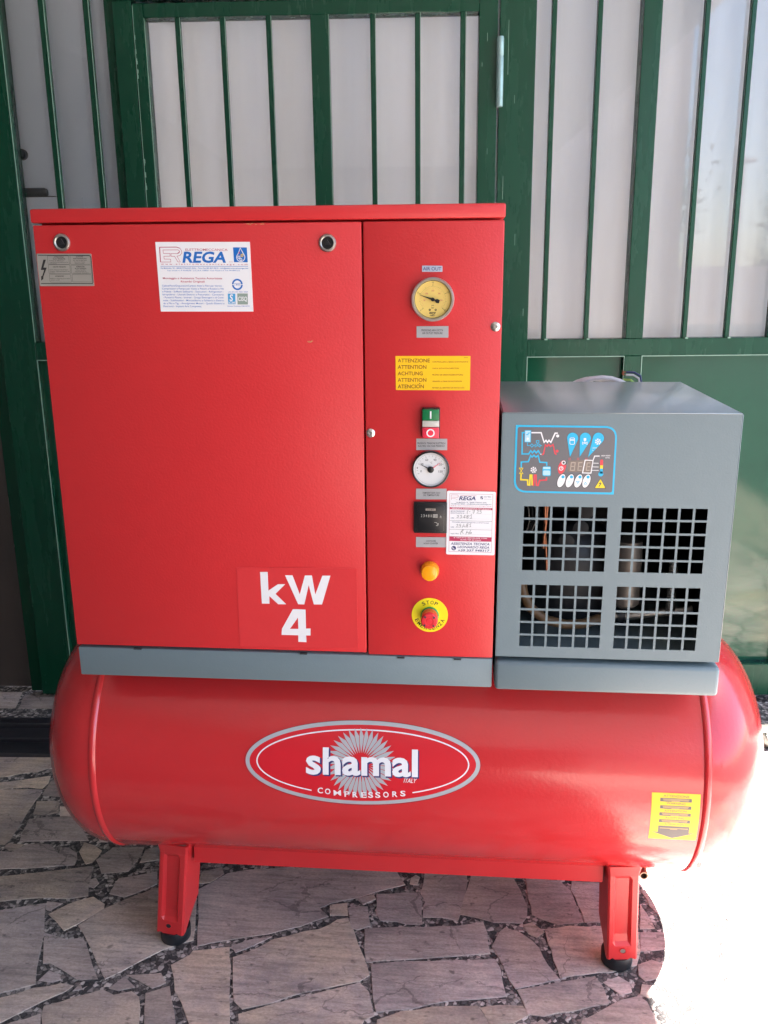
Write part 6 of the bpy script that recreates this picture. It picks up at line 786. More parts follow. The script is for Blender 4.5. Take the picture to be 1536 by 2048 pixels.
    def on_tank(self, cx, cs, yt, zt, r, step=0.004):
        zs = [v.co.y for v in self.bm.verts]
        z = min(zs) + step
        while z < max(zs):
            g = list(self.bm.verts) + list(self.bm.edges) + list(self.bm.faces)
            bmesh.ops.bisect_plane(self.bm, geom=g, plane_co=(0, z, 0), plane_no=(0, 1, 0), dist=1e-6)
            z += step
        for v in self.bm.verts:
            x, s, h = v.co
            a = (cs + s) / r
            v.co = (cx + x, yt - (r + h) * math.cos(a), zt + (r + h) * math.sin(a))
SHEET = {s['name']: s for s in SHEETS}
def put_sheet(name, parent, Y=0.0, base=0.0005):
    s = SHEET[name]
    b = Sheet2D(base=base)
    b.ops(s['ops'])
    if s['surf'] == 'front': b.on_front(s['c'][0], s['c'][1], Y)
    else: b.on_tank(s['c'][0], s['c'][1], TANK_Y, TANK_Z, TANK_R)
    return b.build(name, parent)

# ================================================================== ground and paving
GATE_YAW = 0.0589
g = MB()
xs = [-150, -40, -10, -3, 3, 10, 40, 150]
gv = {}
for i, x in enumerate(xs):
    for j, y in enumerate(xs):
        gv[i, j] = g.bm.verts.new((x, y, -0.0019))
for i in range(len(xs) - 1):
    for j in range(len(xs) - 1):
        g.face([gv[i, j], gv[i + 1, j], gv[i + 1, j + 1], gv[i, j + 1]], 'mortar_ground')
ground = g.build('ground')
ground['kind'] = 'structure'

rd = MB()
rv = [rd.bm.verts.new(p) for p in ((2.43, -2.6, -0.0012), (2.43, -26.9, -0.0012), (40, -26.9, -0.0012), (40, 1.0, -0.0012), (2.05, 1.0, -0.0012), (2.27, -1.2, -0.0012))]
rd.face(rv, 'shade_ground_dark')
rd.build('added_shade_ground')['kind'] = 'structure'  # unseen dark sheet added in place of shaded ground, darkens panel reflections

def make_stone(pts, rnd):
    n = len(pts)
    if sum(pts[i - 1][0] * pts[i][1] - pts[i][0] * pts[i - 1][1] for i in range(n)) < 0: pts = pts[::-1]
    out = []
    for i in range(n):
        a, b = Vector(pts[i]), Vector(pts[(i + 1) % n])
        out.append(a)
        L = (b - a).length
        k = min(4, int(L / 0.045))
        nr = Vector((b.y - a.y, a.x - b.x)).normalized() if L > 1e-6 else Vector((0, 0))
        for j in range(1, k + 1):
            t = j / (k + 1) + rnd.uniform(-0.05, 0.05)
            out.append(a.lerp(b, t) + nr * rnd.uniform(-0.0028, 0.0010))
    if len(out) > 22: out = out[:22] if False else out
    c = sum(out, Vector((0, 0))) / len(out)
    top = -rnd.uniform(0.0, 0.0007)
    m = MB()
    tilt = (rnd.uniform(-0.002, 0.002), rnd.uniform(-0.002, 0.002))
    Z = lambda p, z: z + (p.x - c.x) * tilt[0] + (p.y - c.y) * tilt[1]
    rings = []
    for ins, dz in ((-0.0018, 0.0), (-0.0024, -0.0005), (-0.0030, -0.02)):
        ring = []
        for i, p in enumerate(out):
            a, b = out[i - 1], out[(i + 1) % len(out)]
            t = (b - a)
            nn = Vector((t.y, -t.x)).normalized() if t.length > 1e-6 else Vector((0, 0))
            q = p - nn * ins
            ring.append(m.bm.verts.new((q.x - c.x, q.y - c.y, Z(q, top + dz) if dz > -0.01 else dz)))
        rings.append(ring)
    m.face(rings[0], 'paving_stone')
    for A, B in zip(rings, rings[1:]):
        for i in range(len(A)):
            m.face([A[i - 1], B[i - 1], B[i], A[i]], 'paving_stone')
    o = m.build('paving_stone', ground)
    o.location = (c.x, c.y, 0)
    return o
rnd = random.Random(3)
for p in STONES:
    make_stone(p, rnd)

# ================================================================== compressor
TANK_R, TANK_Y, TANK_Z, TANK_XL, TANK_XR, DISH = 0.2399, 0.2435, 0.4096, -0.5334, 0.5499, 0.1482
XL, XS, XR = -0.534, -0.0295, 0.1792          # cabinet left, seam, right
ZB, ZR, ZL, ZT = 0.629, 0.6858, 1.3795, 1.3993   # base bottom, red bottom, lid bottom, lid top
comp = thing('air_compressor', 'red screw air compressor cabinet on a red horizontal tank with oval badge', 'air compressor')

def super_dish(n=2.2, k=16):
    out = []
    for i in range(k + 1):
        a = i / k * math.pi / 2
        out.append((TANK_R * max(0.0, math.cos(a)) ** (2 / n) if i < k else 0.0, DISH * math.sin(a) ** (2 / n)))
    return out
d = super_dish()
prof = [(r, TANK_XL - x) for r, x in d[::-1]] + [(r, TANK_XR + x) for r, x in d]
t = MB(); t.lathe((0, TANK_Y, TANK_Z), 'x', prof, 'tank_red_paint', seg=96)
tank = t.build('tank', comp)
for xs_ in (TANK_XL, TANK_XR):
    w = MB()
    w.lathe((xs_, TANK_Y, TANK_Z), 'x', [(TANK_R - 0.001, -0.0075), (TANK_R + 0.0028, -0.0044), (TANK_R + 0.0040, 0.0), (TANK_R + 0.0028, 0.0045), (TANK_R - 0.001, 0.0075)], 'tank_red_paint', seg=96)
    w.build('weld_seam', tank)
put_sheet('oval_badge', tank)
put_sheet('tank_warning_sticker', tank)
dp = MB()
dp.lathe((0.4790, 0.155, 0.2012), '-y', [(0.0, 0.004), (0.0058, 0.004), (0.0058, 0.055), (0.0082, 0.055), (0.0082, 0.0), (0.0, 0.0)], 'brass', seg=20)
dp.box(0.4730, 0.4890, 0.118, 0.150, 0.2102, 0.225, 'red_paint')
dp.build('drain_pipe', tank)

# --- legs: pressed channel with a sunk groove, rubber foot below
def leg_mesh(cx_top, cx_bot, y0, sgn, ztop, zbot, tw):
    """y0 = front face; sgn=+1 flanges run to +y"""
    W, FL, T = 0.0300, 0.068, 0.003
    sec = [(-W, FL), (-W, 0.0035), (-W + 0.0035, 0.0), (-0.0195, 0.0), (-0.0140, 0.0085), (0.0110, 0.0085), (0.0165, 0.0), (W - 0.0035, 0.0), (W, 0.0035), (W, FL)]
    m = MB()
    levels = [ztop + 0.012, ztop - 0.012, ztop - 0.020, zbot + 0.052, zbot + 0.038, zbot + 0.030, zbot]
    def pos(k, i, inner):
        z = levels[k]
        f = (ztop - z) / (ztop - zbot)
        cx = cx_top + (cx_bot - cx_top) * f
        x, y = sec[i]
        groove = i in (4, 5)
        if groove and k in (0, 1, 5, 6): y = 0.0
        if groove and k in (2, 4): y = 0.005
        if i in (0, 9):                                 # flange tapers in near the foot
            y = FL * (1 if k < 3 else {3: 0.95, 4: 0.72, 5: 0.55, 6: 0.18}[k]) if k > 0 else FL
        wide = 1.0 + (0.10 if k == 0 else 0.0)
        if k == 0: y = y - 0.006 if i not in (0, 9) else y
        if inner:
            if x < -0.02: x += T
            if x > 0.02: x -= T
            y += T if i not in (0, 9) else 0
        zz = z + (0.0035 if (k == 6 and i in (3, 6)) else 0.0)
        return m.bm.verts.new((cx + x * wide * 0.97 + tw * y, y0 + sgn * (y - tw * x), zz))
    outer = [[pos(k, i, False) for i in range(10)] for k in range(len(levels))]
    inner = [[pos(k, i, True) for i in range(10)] for k in range(len(levels))]
    fs = []
    for k in range(len(levels) - 1):
        for i in range(9):
            fs.append(m.face([outer[k][i], outer[k][i + 1], outer[k + 1][i + 1], outer[k + 1][i]], 'red_paint'))
            fs.append(m.face([inner[k][i + 1], inner[k][i], inner[k + 1][i], inner[k + 1][i + 1]], 'red_paint'))
        for i in (0, 9):
            fs.append(m.face([outer[k][i], outer[k + 1][i], inner[k + 1][i], inner[k][i]], 'red_paint'))
    for k in (0, len(levels) - 1):
        for i in range(9):
            fs.append(m.face([outer[k][i], inner[k][i], inner[k][i + 1], outer[k][i + 1]], 'red_paint'))
    m.box(cx_bot - 0.026, cx_bot + 0.026, min(y0 + sgn * 0.004, y0 + sgn * 0.05), max(y0 + sgn * 0.004, y0 + sgn * 0.05), zbot + 0.002, zbot + 0.006, 'red_paint')
    bmesh.ops.recalc_face_normals(m.bm, faces=[f for f in m.bm.faces])
    return m
LEG_TOP, LEG_BOT = 0.226, 0.0275
for cx_top, cx_bot, y0, sgn, ztop in ((-0.4225, -0.4440, 0.08, 1, LEG_TOP), (0.4380, 0.4460, 0.08, 1, LEG_TOP),
                                       (-0.4225, -0.4440, 0.407, -1, LEG_TOP), (0.4380, 0.4460, 0.407, -1, LEG_TOP)):
    lg = leg_mesh(cx_top, cx_bot, y0, sgn, ztop, LEG_BOT, 0.16 if cx_bot < 0 else -0.10).build('leg', comp)
    ft = MB()
    fx = cx_bot + (0.004 if cx_bot < 0 else -0.005)
    ft.lathe((fx, y0 + sgn * 0.026, 0.0003), 'z', [(0, 0), (0.0270, 0), (0.0295, 0.003), (0.0305, 0.024), (0.0295, 0.0272), (0, 0.0272)], 'black_rubber', seg=36)
    ft.build('rubber_foot', lg)
    bt = MB()
    if sgn > 0:
        bt.lathe((cx_bot, y0 - 0.0004, LEG_BOT + 0.020), '-y', [(0.0066, 0.0), (0.0066, 0.0012), (0.0052, 0.0012), (0.0052, -0.003)], 'red_paint', seg=18)
        bt.lathe((cx_bot, y0 - 0.0004, LEG_BOT + 0.020), '-y', [(0.0050, 0.0003), (0.0, 0.0003)], 'dull_steel' if cx_bot > 0 else 'inner_black', seg=14)
        bt.build('bolt_hole', lg)
fr = MB(); fr.box(-0.386, 0.402, 0.095, 0.099, 0.187, 0.250, 'red_paint'); fr.box(-0.386, 0.402, 0.099, 0.135, 0.187, 0.191, 'red_paint'); fr.build('foot_rail', comp)

# --- grey bases
cb = MB(); cb.box(XL + 0.001, XR, 0.0012, 0.435, ZB, ZR - 0.004, 'grey_paint', 0.003); cb.build('cabinet_base', comp)
db = MB(); db.box(0.1835, 0.5475, -0.005, 0.435, ZB - 0.0012, 0.6795, 'grey_paint', 0.007, 3); db.build('dryer_base', comp)
# --- cabinet
DEP = 0.44
bdy = MB()
bdy.box(XL + 0.003, XR - 0.002, 0.024, DEP, ZR, ZL + 0.002, 'red_paint', 0.002)
bdy.build('cabinet_body', comp)
lid = MB(); lid.box(XL - 0.0012, XR + 0.0012, -0.003, DEP + 0.003, ZL - 0.0005, ZT, 'red_paint', 0.003); lid.build('cabinet_lid', comp)
dr = MB(); dr.box(XL, XS - 0.0013, 0.0, 0.022, ZR + 0.001, ZL - 0.0035, 'red_paint', 0.0022); door = dr.build('door_panel', comp)
cp = MB(); cp.box(XS + 0.0013, XR, 0.0, 0.022, ZR - 0.002, ZL - 0.0035, 'red_paint', 0.0022); panel = cp.build('control_panel', comp)
for x, z in ((-0.4899, 1.3505), (-0.0816, 1.3461)):
    l = MB()
    l.lathe((x, 0, z), '-y', [(0.0132, 0.0), (0.0132, 0.0018), (0.0120, 0.0034), (0.0100, 0.0038), (0.0088, 0.0026), (0.0088, 0.0008)], 'dull_steel', seg=32)
    l.lathe((x, 0, z), '-y', [(0.0088, 0.0008), (0.0060, 0.0006), (0.0, 0.0006)], 'black_plastic', seg=24)
    l.prism([(x + 0.0052 * math.cos(R(90 + 120 * k)), z + 0.0052 * math.sin(R(90 + 120 * k))) for k in range(3)], 'y', -0.0026, -0.0004, 'dark_iron')
    l.build('latch', door)
put_sheet('company_sticker', door); put_sheet('danger_plate', door, base=0.001); put_sheet('power_film', door)
# scuffs in the paint
sc = Sheet2D(base=0.0003)
rs = random.Random(4)
for (x0, z0, w) in ((-0.205, 1.3745, 0.03), (-0.1165, 1.2015, 0.006)):
    for k in range(8):
        x = x0 + rs.uniform(0, w); z = z0 + rs.uniform(-0.0015, 0.0015)
        sc.line('tan_print', 0, 0.0006, [(x, z), (x + rs.uniform(0.001, 0.004), z + rs.uniform(-0.0003, 0.0008))])
sc.on_front(0, 0, 0.0); sc.build('paint_scuff', door)['kind'] = 'stuff'
for x, z in ((-0.0204, 1.0605), (0.1697, 1.2236)):
    l = MB()
    l.lathe((x, 0, z), '-y', [(0.0072, 0.0), (0.0072, 0.0008), (0.0056, 0.0026), (0.0034, 0.0032), (0.0026, 0.0032), (0.0024, 0.0012), (0.0, 0.0012)], 'steel', seg=28)
    l.build('panel_screw', panel)
for n in ('rotation_sticker', 'air_out_plate', 'outlet_pressure_plate', 'voltage_plate', 'oil_temperature_plate', 'hour_counter_plate'):
    put_sheet(n, panel, base=0.0008 if 'plate' in n else 0.0004)
put_sheet('service_sticker', panel, base=0.0014)
for x, w, par in ((-0.4266, 0.014, door), (-0.1382, 0.012, door), (0.0269, 0.012, panel), (0.1213, 0.012, panel)):
    k = MB()
    zc = ZR - 0.0042 if par is door else ZR - 0.0062
    k.box(x - w / 2, x + w / 2, -0.0004, 0.004, zc - 0.0011, zc + 0.0011, 'dark_iron'); k.box(x - w / 2 - 0.0008, x + w / 2 + 0.0008, -0.0002, 0.004, zc - 0.0017, zc - 0.0011, 'grey_paint')
    k.build('hook_clip', par)

# --- pressure gauge
GX, GZ, GR = 0.0757, 1.2640, 0.0322
gauge = MB()
gauge.lathe((GX, 0, GZ), '-y', [(GR - 0.0015, 0.0), (GR - 0.0008, 0.004), (GR, 0.0062), (GR, 0.0086), (GR - 0.0012, 0.0102), (GR - 0.0038, 0.0102), (GR - 0.0046, 0.0088), (GR - 0.0048, 0.0048)], 'bezel_steel', seg=64)
pg = gauge.build('pressure_gauge', comp)
sh = Sheet2D(base=0.0052)
sh.poly('gold_dial', 0, [((GR - 0.0046) * math.cos(2 * math.pi * k / 48), (GR - 0.0046) * math.sin(2 * math.pi * k / 48)) for k in range(48)])
sh.ring('black_print', 1, 0, 0, GR - 0.0054, GR - 0.0047, 48)
for k in range(41):
    a = R(-132 + 264 * k / 40)
    big = k % 10 == 0
    r0, r1 = (0.0185, 0.0222) if big else ((0.0185, 0.0205) if k % 5 == 0 else (0.0185, 0.0195))
    sh.line('black_print', 1, 0.0005 if big else 0.0003, [(r0 * math.sin(a), r0 * math.cos(a)), (r1 * math.sin(a), r1 * math.cos(a))])
for k in range(31):
    a = R(-120 + 250 * k / 30); sh.line('crimson_print', 1, 0.00025, [(0.0160 * math.sin(a), 0.0160 * math.cos(a)), ((0.0178 if k % 5 == 0 else 0.0170) * math.sin(a), (0.0178 if k % 5 == 0 else 0.0170) * math.cos(a))])
for i, s_ in enumerate(('0', '5', '10', '15', '20')):
    a = R(-132 + 66 * i); x, z = 0.0243 * math.sin(a), 0.0243 * math.cos(a) - 0.0010
    w = 0.0013 * len(s_); sh.text('black_print', 1, s_, x - w / 2, z, x + w / 2, z, 0.0024, 0.4)
for a_, s_ in ((-96, '50'), (-48, '100'), (0, '150'), (48, '200'), (96, '250')):
    a = R(a_); x, z = 0.0126 * math.sin(a), 0.0126 * math.cos(a) - 0.001; w = 0.0013 * len(s_)
    sh.text('crimson_print', 1, s_, x - w / 2, z, x + w / 2, z, 0.0022, 0.2)
sh.text('black_print', 1, 'psi', -0.0018, -0.0094, 0.0018, -0.0094, 0.0020, 0.2)
sh.text('black_print', 1, 'bar', -0.0020, -0.0132, 0.0020, -0.0132, 0.0024, 0.4)
for x in (-0.0044, 0.0044):
    sh.ring('black_print', 1, x, -0.0152, 0.0006, 0.0016, 18)
sh.line('black_print', 1, 0.0010, [(0.0046, -0.0190), (-0.0040, -0.0188), (-0.0048, -0.0204), (-0.001, -0.0206), (0.0005, -0.0216), (0.0040, -0.0204)])
sh.text('black_print', 1, 'FIMET', -0.0040, -0.0246, 0.0040, -0.0246, 0.0020, 0.6)
sh.on_front(GX, GZ, 0.0); sh.build('dial', pg)
nd = MB()
def needle(mb, cx, cz, ang, L, tail, w, m, y0, y1, wt=None):
    u = (math.sin(ang), math.cos(ang)); n = (u[1], -u[0])
    P = lambda a, b: (cx + u[0] * a + n[0] * b, cz + u[1] * a + n[1] * b)
    wt = wt or w * 2.2
    mb.prism([P(L, 0), P(0.002, w), P(-tail * 0.35, w * 0.8), P(-tail * 0.6, wt), P(-tail, wt * 0.8), P(-tail, -wt * 0.8), P(-tail * 0.6, -wt), P(-tail * 0.35, -w * 0.8), P(0.002, -w)], 'y', y0, y1, m)
needle(nd, GX, GZ, R(-71), 0.0225, 0.0105, 0.0013, 'black_plastic', -0.0078, -0.0070, 0.0030)
nd.lathe((GX, 0, GZ), '-y', [(0.0028, 0.0055), (0.0028, 0.0088), (0.0, 0.0090)], 'black_plastic', seg=20)
nd.build('needle', pg)

# --- start/stop switch
SX, SZ = 0.0742, 1.0785
sw = MB(); sw.box(SX - 0.0140, SX + 0.0140, -0.012, 0.0, SZ - 0.0235, SZ + 0.0235, 'black_plastic', 0.0018); sw_o = sw.build('start_stop_switch', comp)
b1 = Sheet2D(); b1 = MB(); b1.box(SX - 0.0128, SX + 0.0128, -0.0168, -0.0121, SZ + 0.0052, SZ + 0.0222, 'switch_green', 0.0010); b1.box(SX - 0.0011, SX + 0.0011, -0.0172, -0.0169, SZ + 0.0078, SZ + 0.0196, 'white_print'); b1.build('start_button', sw_o)
b1 = MB(); b1.box(SX - 0.0128, SX + 0.0128, -0.0150, -0.0121, SZ - 0.0054, SZ + 0.0046, 'switch_cream', 0.0008); b1.build('light_window', sw_o)
b1 = MB(); b1.box(SX - 0.0128, SX + 0.0128, -0.0168, -0.0121, SZ - 0.0224, SZ - 0.0060, 'switch_red', 0.0010)
b1.lathe((SX, -0.0168, SZ - 0.0142), '-y', [(0.0064, 0.0), (0.0064, 0.0004), (0.0044, 0.0004), (0.0044, 0.0)], 'white_print', seg=28, smooth=False)
b1.build('stop_button', sw_o)

# --- thermometer
TX, TZ = 0.0746, 1.0043
th = MB()
th.lathe((TX, 0, TZ), '-y', [(0.0290, 0.0), (0.0296, 0.003), (0.0292, 0.0070), (0.0278, 0.0082), (0.0270, 0.0076), (0.0268, 0.0040)], 'black_plastic', seg=64)
thm = th.build('thermometer', comp)
sh = Sheet2D(base=0.0045)
sh.poly('silver_dial', 0, [(0.0269 * math.cos(2 * math.pi * k / 48), 0.0269 * math.sin(2 * math.pi * k / 48)) for k in range(48)])
sh.ring('segment_print', 1, 0, 0, 0.0243, 0.0246, 48)
for k in range(16):
    a = R(-110 + 220 * k / 15); r0 = 0.0190 if k % 3 == 0 else 0.0205
    sh.line('black_print', 1, 0.0004, [(r0 * math.sin(a), r0 * math.cos(a)), (0.0222 * math.sin(a), 0.0222 * math.cos(a))])
for a_, s_ in ((-104, '0'), (-62, '30'), (-24, '60'), (24, '90'), (62, '120'), (104, '150')):
    a = R(a_); x, z = 0.0158 * math.sin(a), 0.0158 * math.cos(a) - 0.001; w = 0.0022 * len(s_)
    sh.text('black_print', 1, s_, x - w / 2, z, x + w / 2, z, 0.0034, 0.2)
sh.text('black_print', 1, '\u00b0C', -0.0018, 0.0095, 0.0022, 0.0095, 0.0026, 0.1)
for x in (-0.0212, 0.0212): sh.ring('black_print', 1, x, 0.002, 0, 0.0010, 12)
sh.on_front(TX, TZ, 0.0); sh.build('dial', thm)
nd = MB(); needle(nd, TX, TZ, R(-64), 0.0200, 0.003, 0.0009, 'black_plastic', -0.0062, -0.0056); nd.lathe((TX, 0, TZ), '-y', [(0.0050, 0.0044), (0.0050, 0.0080), (0.0040, 0.0086), (0.0, 0.0086)], 'black_plastic', seg=26); nd.build('needle', thm)
nd = MB(); needle(nd, TX, TZ, R(54), 0.0205, 0.003, 0.0008, 'switch_red', -0.0055, -0.0050); nd.build('limit_pointer', thm)

# --- hour counter
HX, HZ = 0.0748, 0.9254
hc = MB(); hc.box(HX - 0.0268, HX + 0.0262, -0.0055, 0.0, HZ - 0.0258, HZ + 0.0258, 'black_plastic', 0.0016)
hc.box(HX - 0.0215, HX + 0.0215, -0.0068, -0.0054, HZ - 0.0215, HZ + 0.0215, 'black_plastic', 0.0008)
hco = hc.build('hour_counter', comp)
sh = Sheet2D(base=0.0072)
sh.poly('segment_print', 1, [(-0.0078, 0.0125), (0.0080, 0.0125), (0.0080, 0.0160), (-0.0078, 0.0160)]); sh.text('black_print', 2, 'HOUR METER', -0.006, 0.0132, 0.0062, 0.0132, 0.0020, 0.3)
for i, c in enumerate('2348116'):
    x = -0.0142 + i * 0.0038 + (0.0 if i < 5 else 0.0006)
    if i > 4: sh.poly('digit_white', 1, [(x - 0.0016, 0.0012), (x + 0.0018, 0.0012), (x + 0.0018, 0.0068), (x - 0.0016, 0.0068)])
    w = 0.0010 if c == '1' else 0.0022
    sh.text('digit_white' if i < 5 else 'black_print', 2, c, x - w / 2, 0.0018, x + w / 2, 0.0018, 0.0044, 0.4)
sh.text('digit_white', 2, 'h', 0.0150, 0.0010, 0.0178, 0.0010, 0.0036, 0.5, 0.2)
sh.line('digit_white', 2, 0.0007, [(0.0062, -0.0068), (0.0092, -0.0068), (0.0120, -0.0096), (0.0090, -0.0122), (0.0118, -0.0122), (0.0128, -0.0080)])
sh.on_front(HX, HZ, 0.0); sh.build('digit_window', hco)

# --- amber lamp
PX_, PZ = 0.0742, 0.8360
lp = MB(); lp.lathe((PX_, 0, PZ), '-y', [(0.0152, 0.0), (0.0152, 0.0045), (0.0146, 0.0060), (0.0136, 0.0062)], 'amber_collar', seg=40); lpo = lp.build('pilot_lamp', comp)
ln = MB(); ln.lathe((PX_, 0, PZ), '-y', [(0.0136, 0.0055), (0.0136, 0.0155), (0.0128, 0.0176), (0.0105, 0.0186), (0.0, 0.0190)], 'amber_lens', seg=40); ln.build('lens', lpo)

# --- emergency stop
EX, EZ = 0.0747, 0.7578
es = Sheet2D(base=0.0012)
es.poly('stop_yellow', 0, [(0.0298 * math.cos(2 * math.pi * k / 64), 0.0298 * math.sin(2 * math.pi * k / 64)) for k in range(64)])
es.arc_text('black_print', 1, 'STOP', 0, 0, 0.0195, R(-27), R(27), 0.0062, 0.7)
es.arc_text('black_print', 1, 'EMERGENZA', 0, 0, 0.0258, R(246), R(114), 0.0062, 0.7, inward=True)
es.on_front(EX, EZ, 0.0); eso = es.build('emergency_stop', comp)
m_ = MB(); m_.lathe((EX, 0, EZ), '-y', [(0.0148, 0.0012), (0.0148, 0.0040), (0.0135, 0.0050)], 'mushroom_green', seg=40)
seg = 48
m_.lathe((EX, 0, EZ), '-y', [(0.0128, 0.004), (0.0128, 0.0170), (0.0120, 0.0185)], 'mushroom_collar', seg=40)
for k in range(30):
    a = 2 * math.pi * k / 30
    m_.tube([(EX + 0.0128 * math.cos(a), -0.0055, EZ + 0.0128 * math.sin(a)), (EX + 0.0128 * math.cos(a), -0.0160, EZ + 0.0128 * math.sin(a))], 0.0006, 'mushroom_collar', seg=5)
m_.build('collar', eso)
mh = MB(); mh.lathe((EX, 0, EZ), '-y', [(0.0115, 0.0165), (0.0136, 0.0190), (0.0140, 0.0235), (0.0134, 0.0268), (0.0118, 0.0284), (0.0070, 0.0288), (0.0064, 0.0280), (0.0050, 0.0280), (0.0044, 0.0288), (0.0, 0.0290)], 'mushroom_red', seg=44); mho = mh.build('mushroom_head', eso)
for k in range(4):
    a = R(42 + 90 * k); u = (math.cos(a), math.sin(a)); n = (-u[1], u[0])
    ar = MB()
    P = lambda p, q: (EX + u[0] * p + n[0] * q, EZ + u[1] * p + n[1] * q)
    ar.prism([P(0.0085, -0.0012), P(0.0118, -0.0012), P(0.0118, 0.0014), P(0.0085, 0.0014)], 'y', -0.0294, -0.0278, 'dark_print')
    ar.build('arrow_mark', mho)

# ================================================================== dryer
DXL, DXR, DZB, DZT, DD = 0.1855, 0.5433, 0.6878, 1.0932, 0.391
dry = thing('air_dryer', 'grey box air dryer with square grille and coloured control panel right of red cabinet', 'air dryer')
dc = MB()
# perforated front sheet: 4 blocks of 6 x 5 square holes
def hole_lines(a0, n, pitch, hole): return [(a0 + i * pitch, a0 + i * pitch + hole) for i in range(n)]
hx = hole_lines(0.2222, 6, 0.02228, 0.01865) + hole_lines(0.3745, 6, 0.02240, 0.01870)
hz = hole_lines(0.7070, 5, 0.02220, 0.0188) + hole_lines(0.8389, 5, 0.02200, 0.0187)
bx = sorted({DXL, DXR} | {v for h in hx for v in h}); bz = sorted({DZB, DZT} | {v for h in hz for v in h})
T = 0.0012
vv = {}
def gvx(i, j, y):
    k = (i, j, y)
    if k not in vv: vv[k] = dc.bm.verts.new((bx[i], y, bz[j]))
    return vv[k]
ish = lambda i, j: any(abs(h[0] - bx[i]) < 1e-9 for h in hx) and any(abs(h[0] - bz[j]) < 1e-9 for h in hz)
for i in range(len(bx) - 1):
    for j in range(len(bz) - 1):
        c = [(i, j), (i + 1, j), (i + 1, j + 1), (i, j + 1)]
        if not ish(i, j):
            dc.face([gvx(*p, 0.0) for p in c], 'grey_paint')
            dc.face([gvx(*p, T) for p in c][::-1], 'inner_black')
        else:
            for a, b in zip(c, c[1:] + c[:1]):
                dc.face([gvx(*a, 0.0), gvx(*b, 0.0), gvx(*b, T), gvx(*a, T)][::-1], 'grey_paint')
front = dc.build('front_grille', dry)
def shell(x0, x1, y0, y1, z0, z1):
    return MB()
ca = MB()
ca.box(DXL, DXR, -0.0006, DD, DZT + 0.0003, DZT + 0.0018, 'grey_paint_lit_top', 0.0006)          # top sheet
ca.box(DXR + 0.0002, DXR + 0.0016, 0.0002, DD, DZB, DZT, 'grey_paint', 0.0005)           # right side
ca.box(DXL - 0.0016, DXL - 0.0002, 0.0002, DD, DZB, DZT, 'grey_paint')                    # left side
ca.box(DXL, DXR, DD - 0.0015, DD - 0.0002, DZB, DZT - 0.0002, 'grey_paint')               # back
casing = ca.build('casing', dry)
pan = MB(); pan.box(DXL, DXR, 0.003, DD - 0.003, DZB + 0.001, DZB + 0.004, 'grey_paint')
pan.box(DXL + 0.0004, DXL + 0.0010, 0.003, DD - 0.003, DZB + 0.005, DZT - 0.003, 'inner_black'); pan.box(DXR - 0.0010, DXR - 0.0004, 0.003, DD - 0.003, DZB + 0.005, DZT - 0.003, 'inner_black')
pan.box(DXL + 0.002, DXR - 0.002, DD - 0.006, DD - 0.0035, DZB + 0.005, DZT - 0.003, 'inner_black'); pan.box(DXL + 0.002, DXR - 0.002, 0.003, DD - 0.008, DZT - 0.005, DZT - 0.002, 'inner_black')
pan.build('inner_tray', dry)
put_sheet('dryer_control_panel', dry, base=0.0004)
cn = MB(); cn.lathe((0.408, 0.10, 0.745), 'z', [(0.0, 0.0), (0.018, 0.0), (0.0240, 0.006), (0.0240, 0.105), (0.0225, 0.112), (0.0225, 0.118), (0.0, 0.118)], 'brushed_canister', seg=40); cn.build('filter_canister', dry)
tb = MB(); tb.tube([(0.370, 0.10, 0.723), (0.41, 0.095, 0.727), (0.46, 0.092, 0.735), (0.52, 0.09, 0.744)], 0.0075, 'dull_steel', 14)
tb.lathe((0.402, 0.096, 0.727), 'x', [(0.0, -0.006), (0.0100, -0.006), (0.0100, 0.006), (0.0, 0.006)], 'dark_iron', seg=20); tb.build('steel_pipe', dry)
rod = MB()
pr = []
for k in range(44):
    pr.append((0.0082 if k % 2 else 0.0070, 0.0 + k * 0.0021))
rod.lathe((0.482, 0.085, 0.742), 'z', [(0, 0)] + pr + [(0, 0.0925)], 'dull_steel', seg=20, smooth=False); rod.build('ribbed_valve', dry)
hs = MB(); hs.tube([(0.226, 0.075, 0.80), (0.232, 0.07, 0.772), (0.245, 0.065, 0.748), (0.27, 0.06, 0.730), (0.305, 0.06, 0.722), (0.335, 0.065, 0.723), (0.372, 0.095, 0.723)], 0.0085, 'tan_hose', 14); hs.build('tan_hose', dry)
cpp = MB(); cpp.tube([(0.2615, 0.07, 0.944), (0.2630, 0.07, 0.90), (0.2650, 0.075, 0.87), (0.2680, 0.08, 0.84), (0.2715, 0.08, 0.80), (0.2740, 0.085, 0.77)], 0.0026, 'copper', 10)
cpp.tube([(0.2665, 0.072, 0.935), (0.2640, 0.07, 0.895), (0.2615, 0.07, 0.855)], 0.0030, 'copper', 10); cpp.build('copper_pipe', dry)
cd = MB(); cd.lathe((0.315, 0.19, 0.705), 'z', [(0.0, 0.0), (0.075, 0.0), (0.080, 0.01), (0.080, 0.115), (0.070, 0.150), (0.045, 0.172), (0.0, 0.180)], 'dark_iron', seg=40); cd.build('compressor_dome', dry)
for cx, cz, a0 in ((0.302, 0.862, 0.4), (0.325, 0.885, 0.9), (0.333, 0.915, 1.3)):
    fb = MB(); fb.lathe((cx, 0.075 + cx * 0.05, cz), '-y', [(0.0, 0.0), (0.012, 0.001), (0.013, 0.003), (0.0, 0.006)], 'inner_black', seg=22); fb.build('fan_blade', dry)
wr = MB()
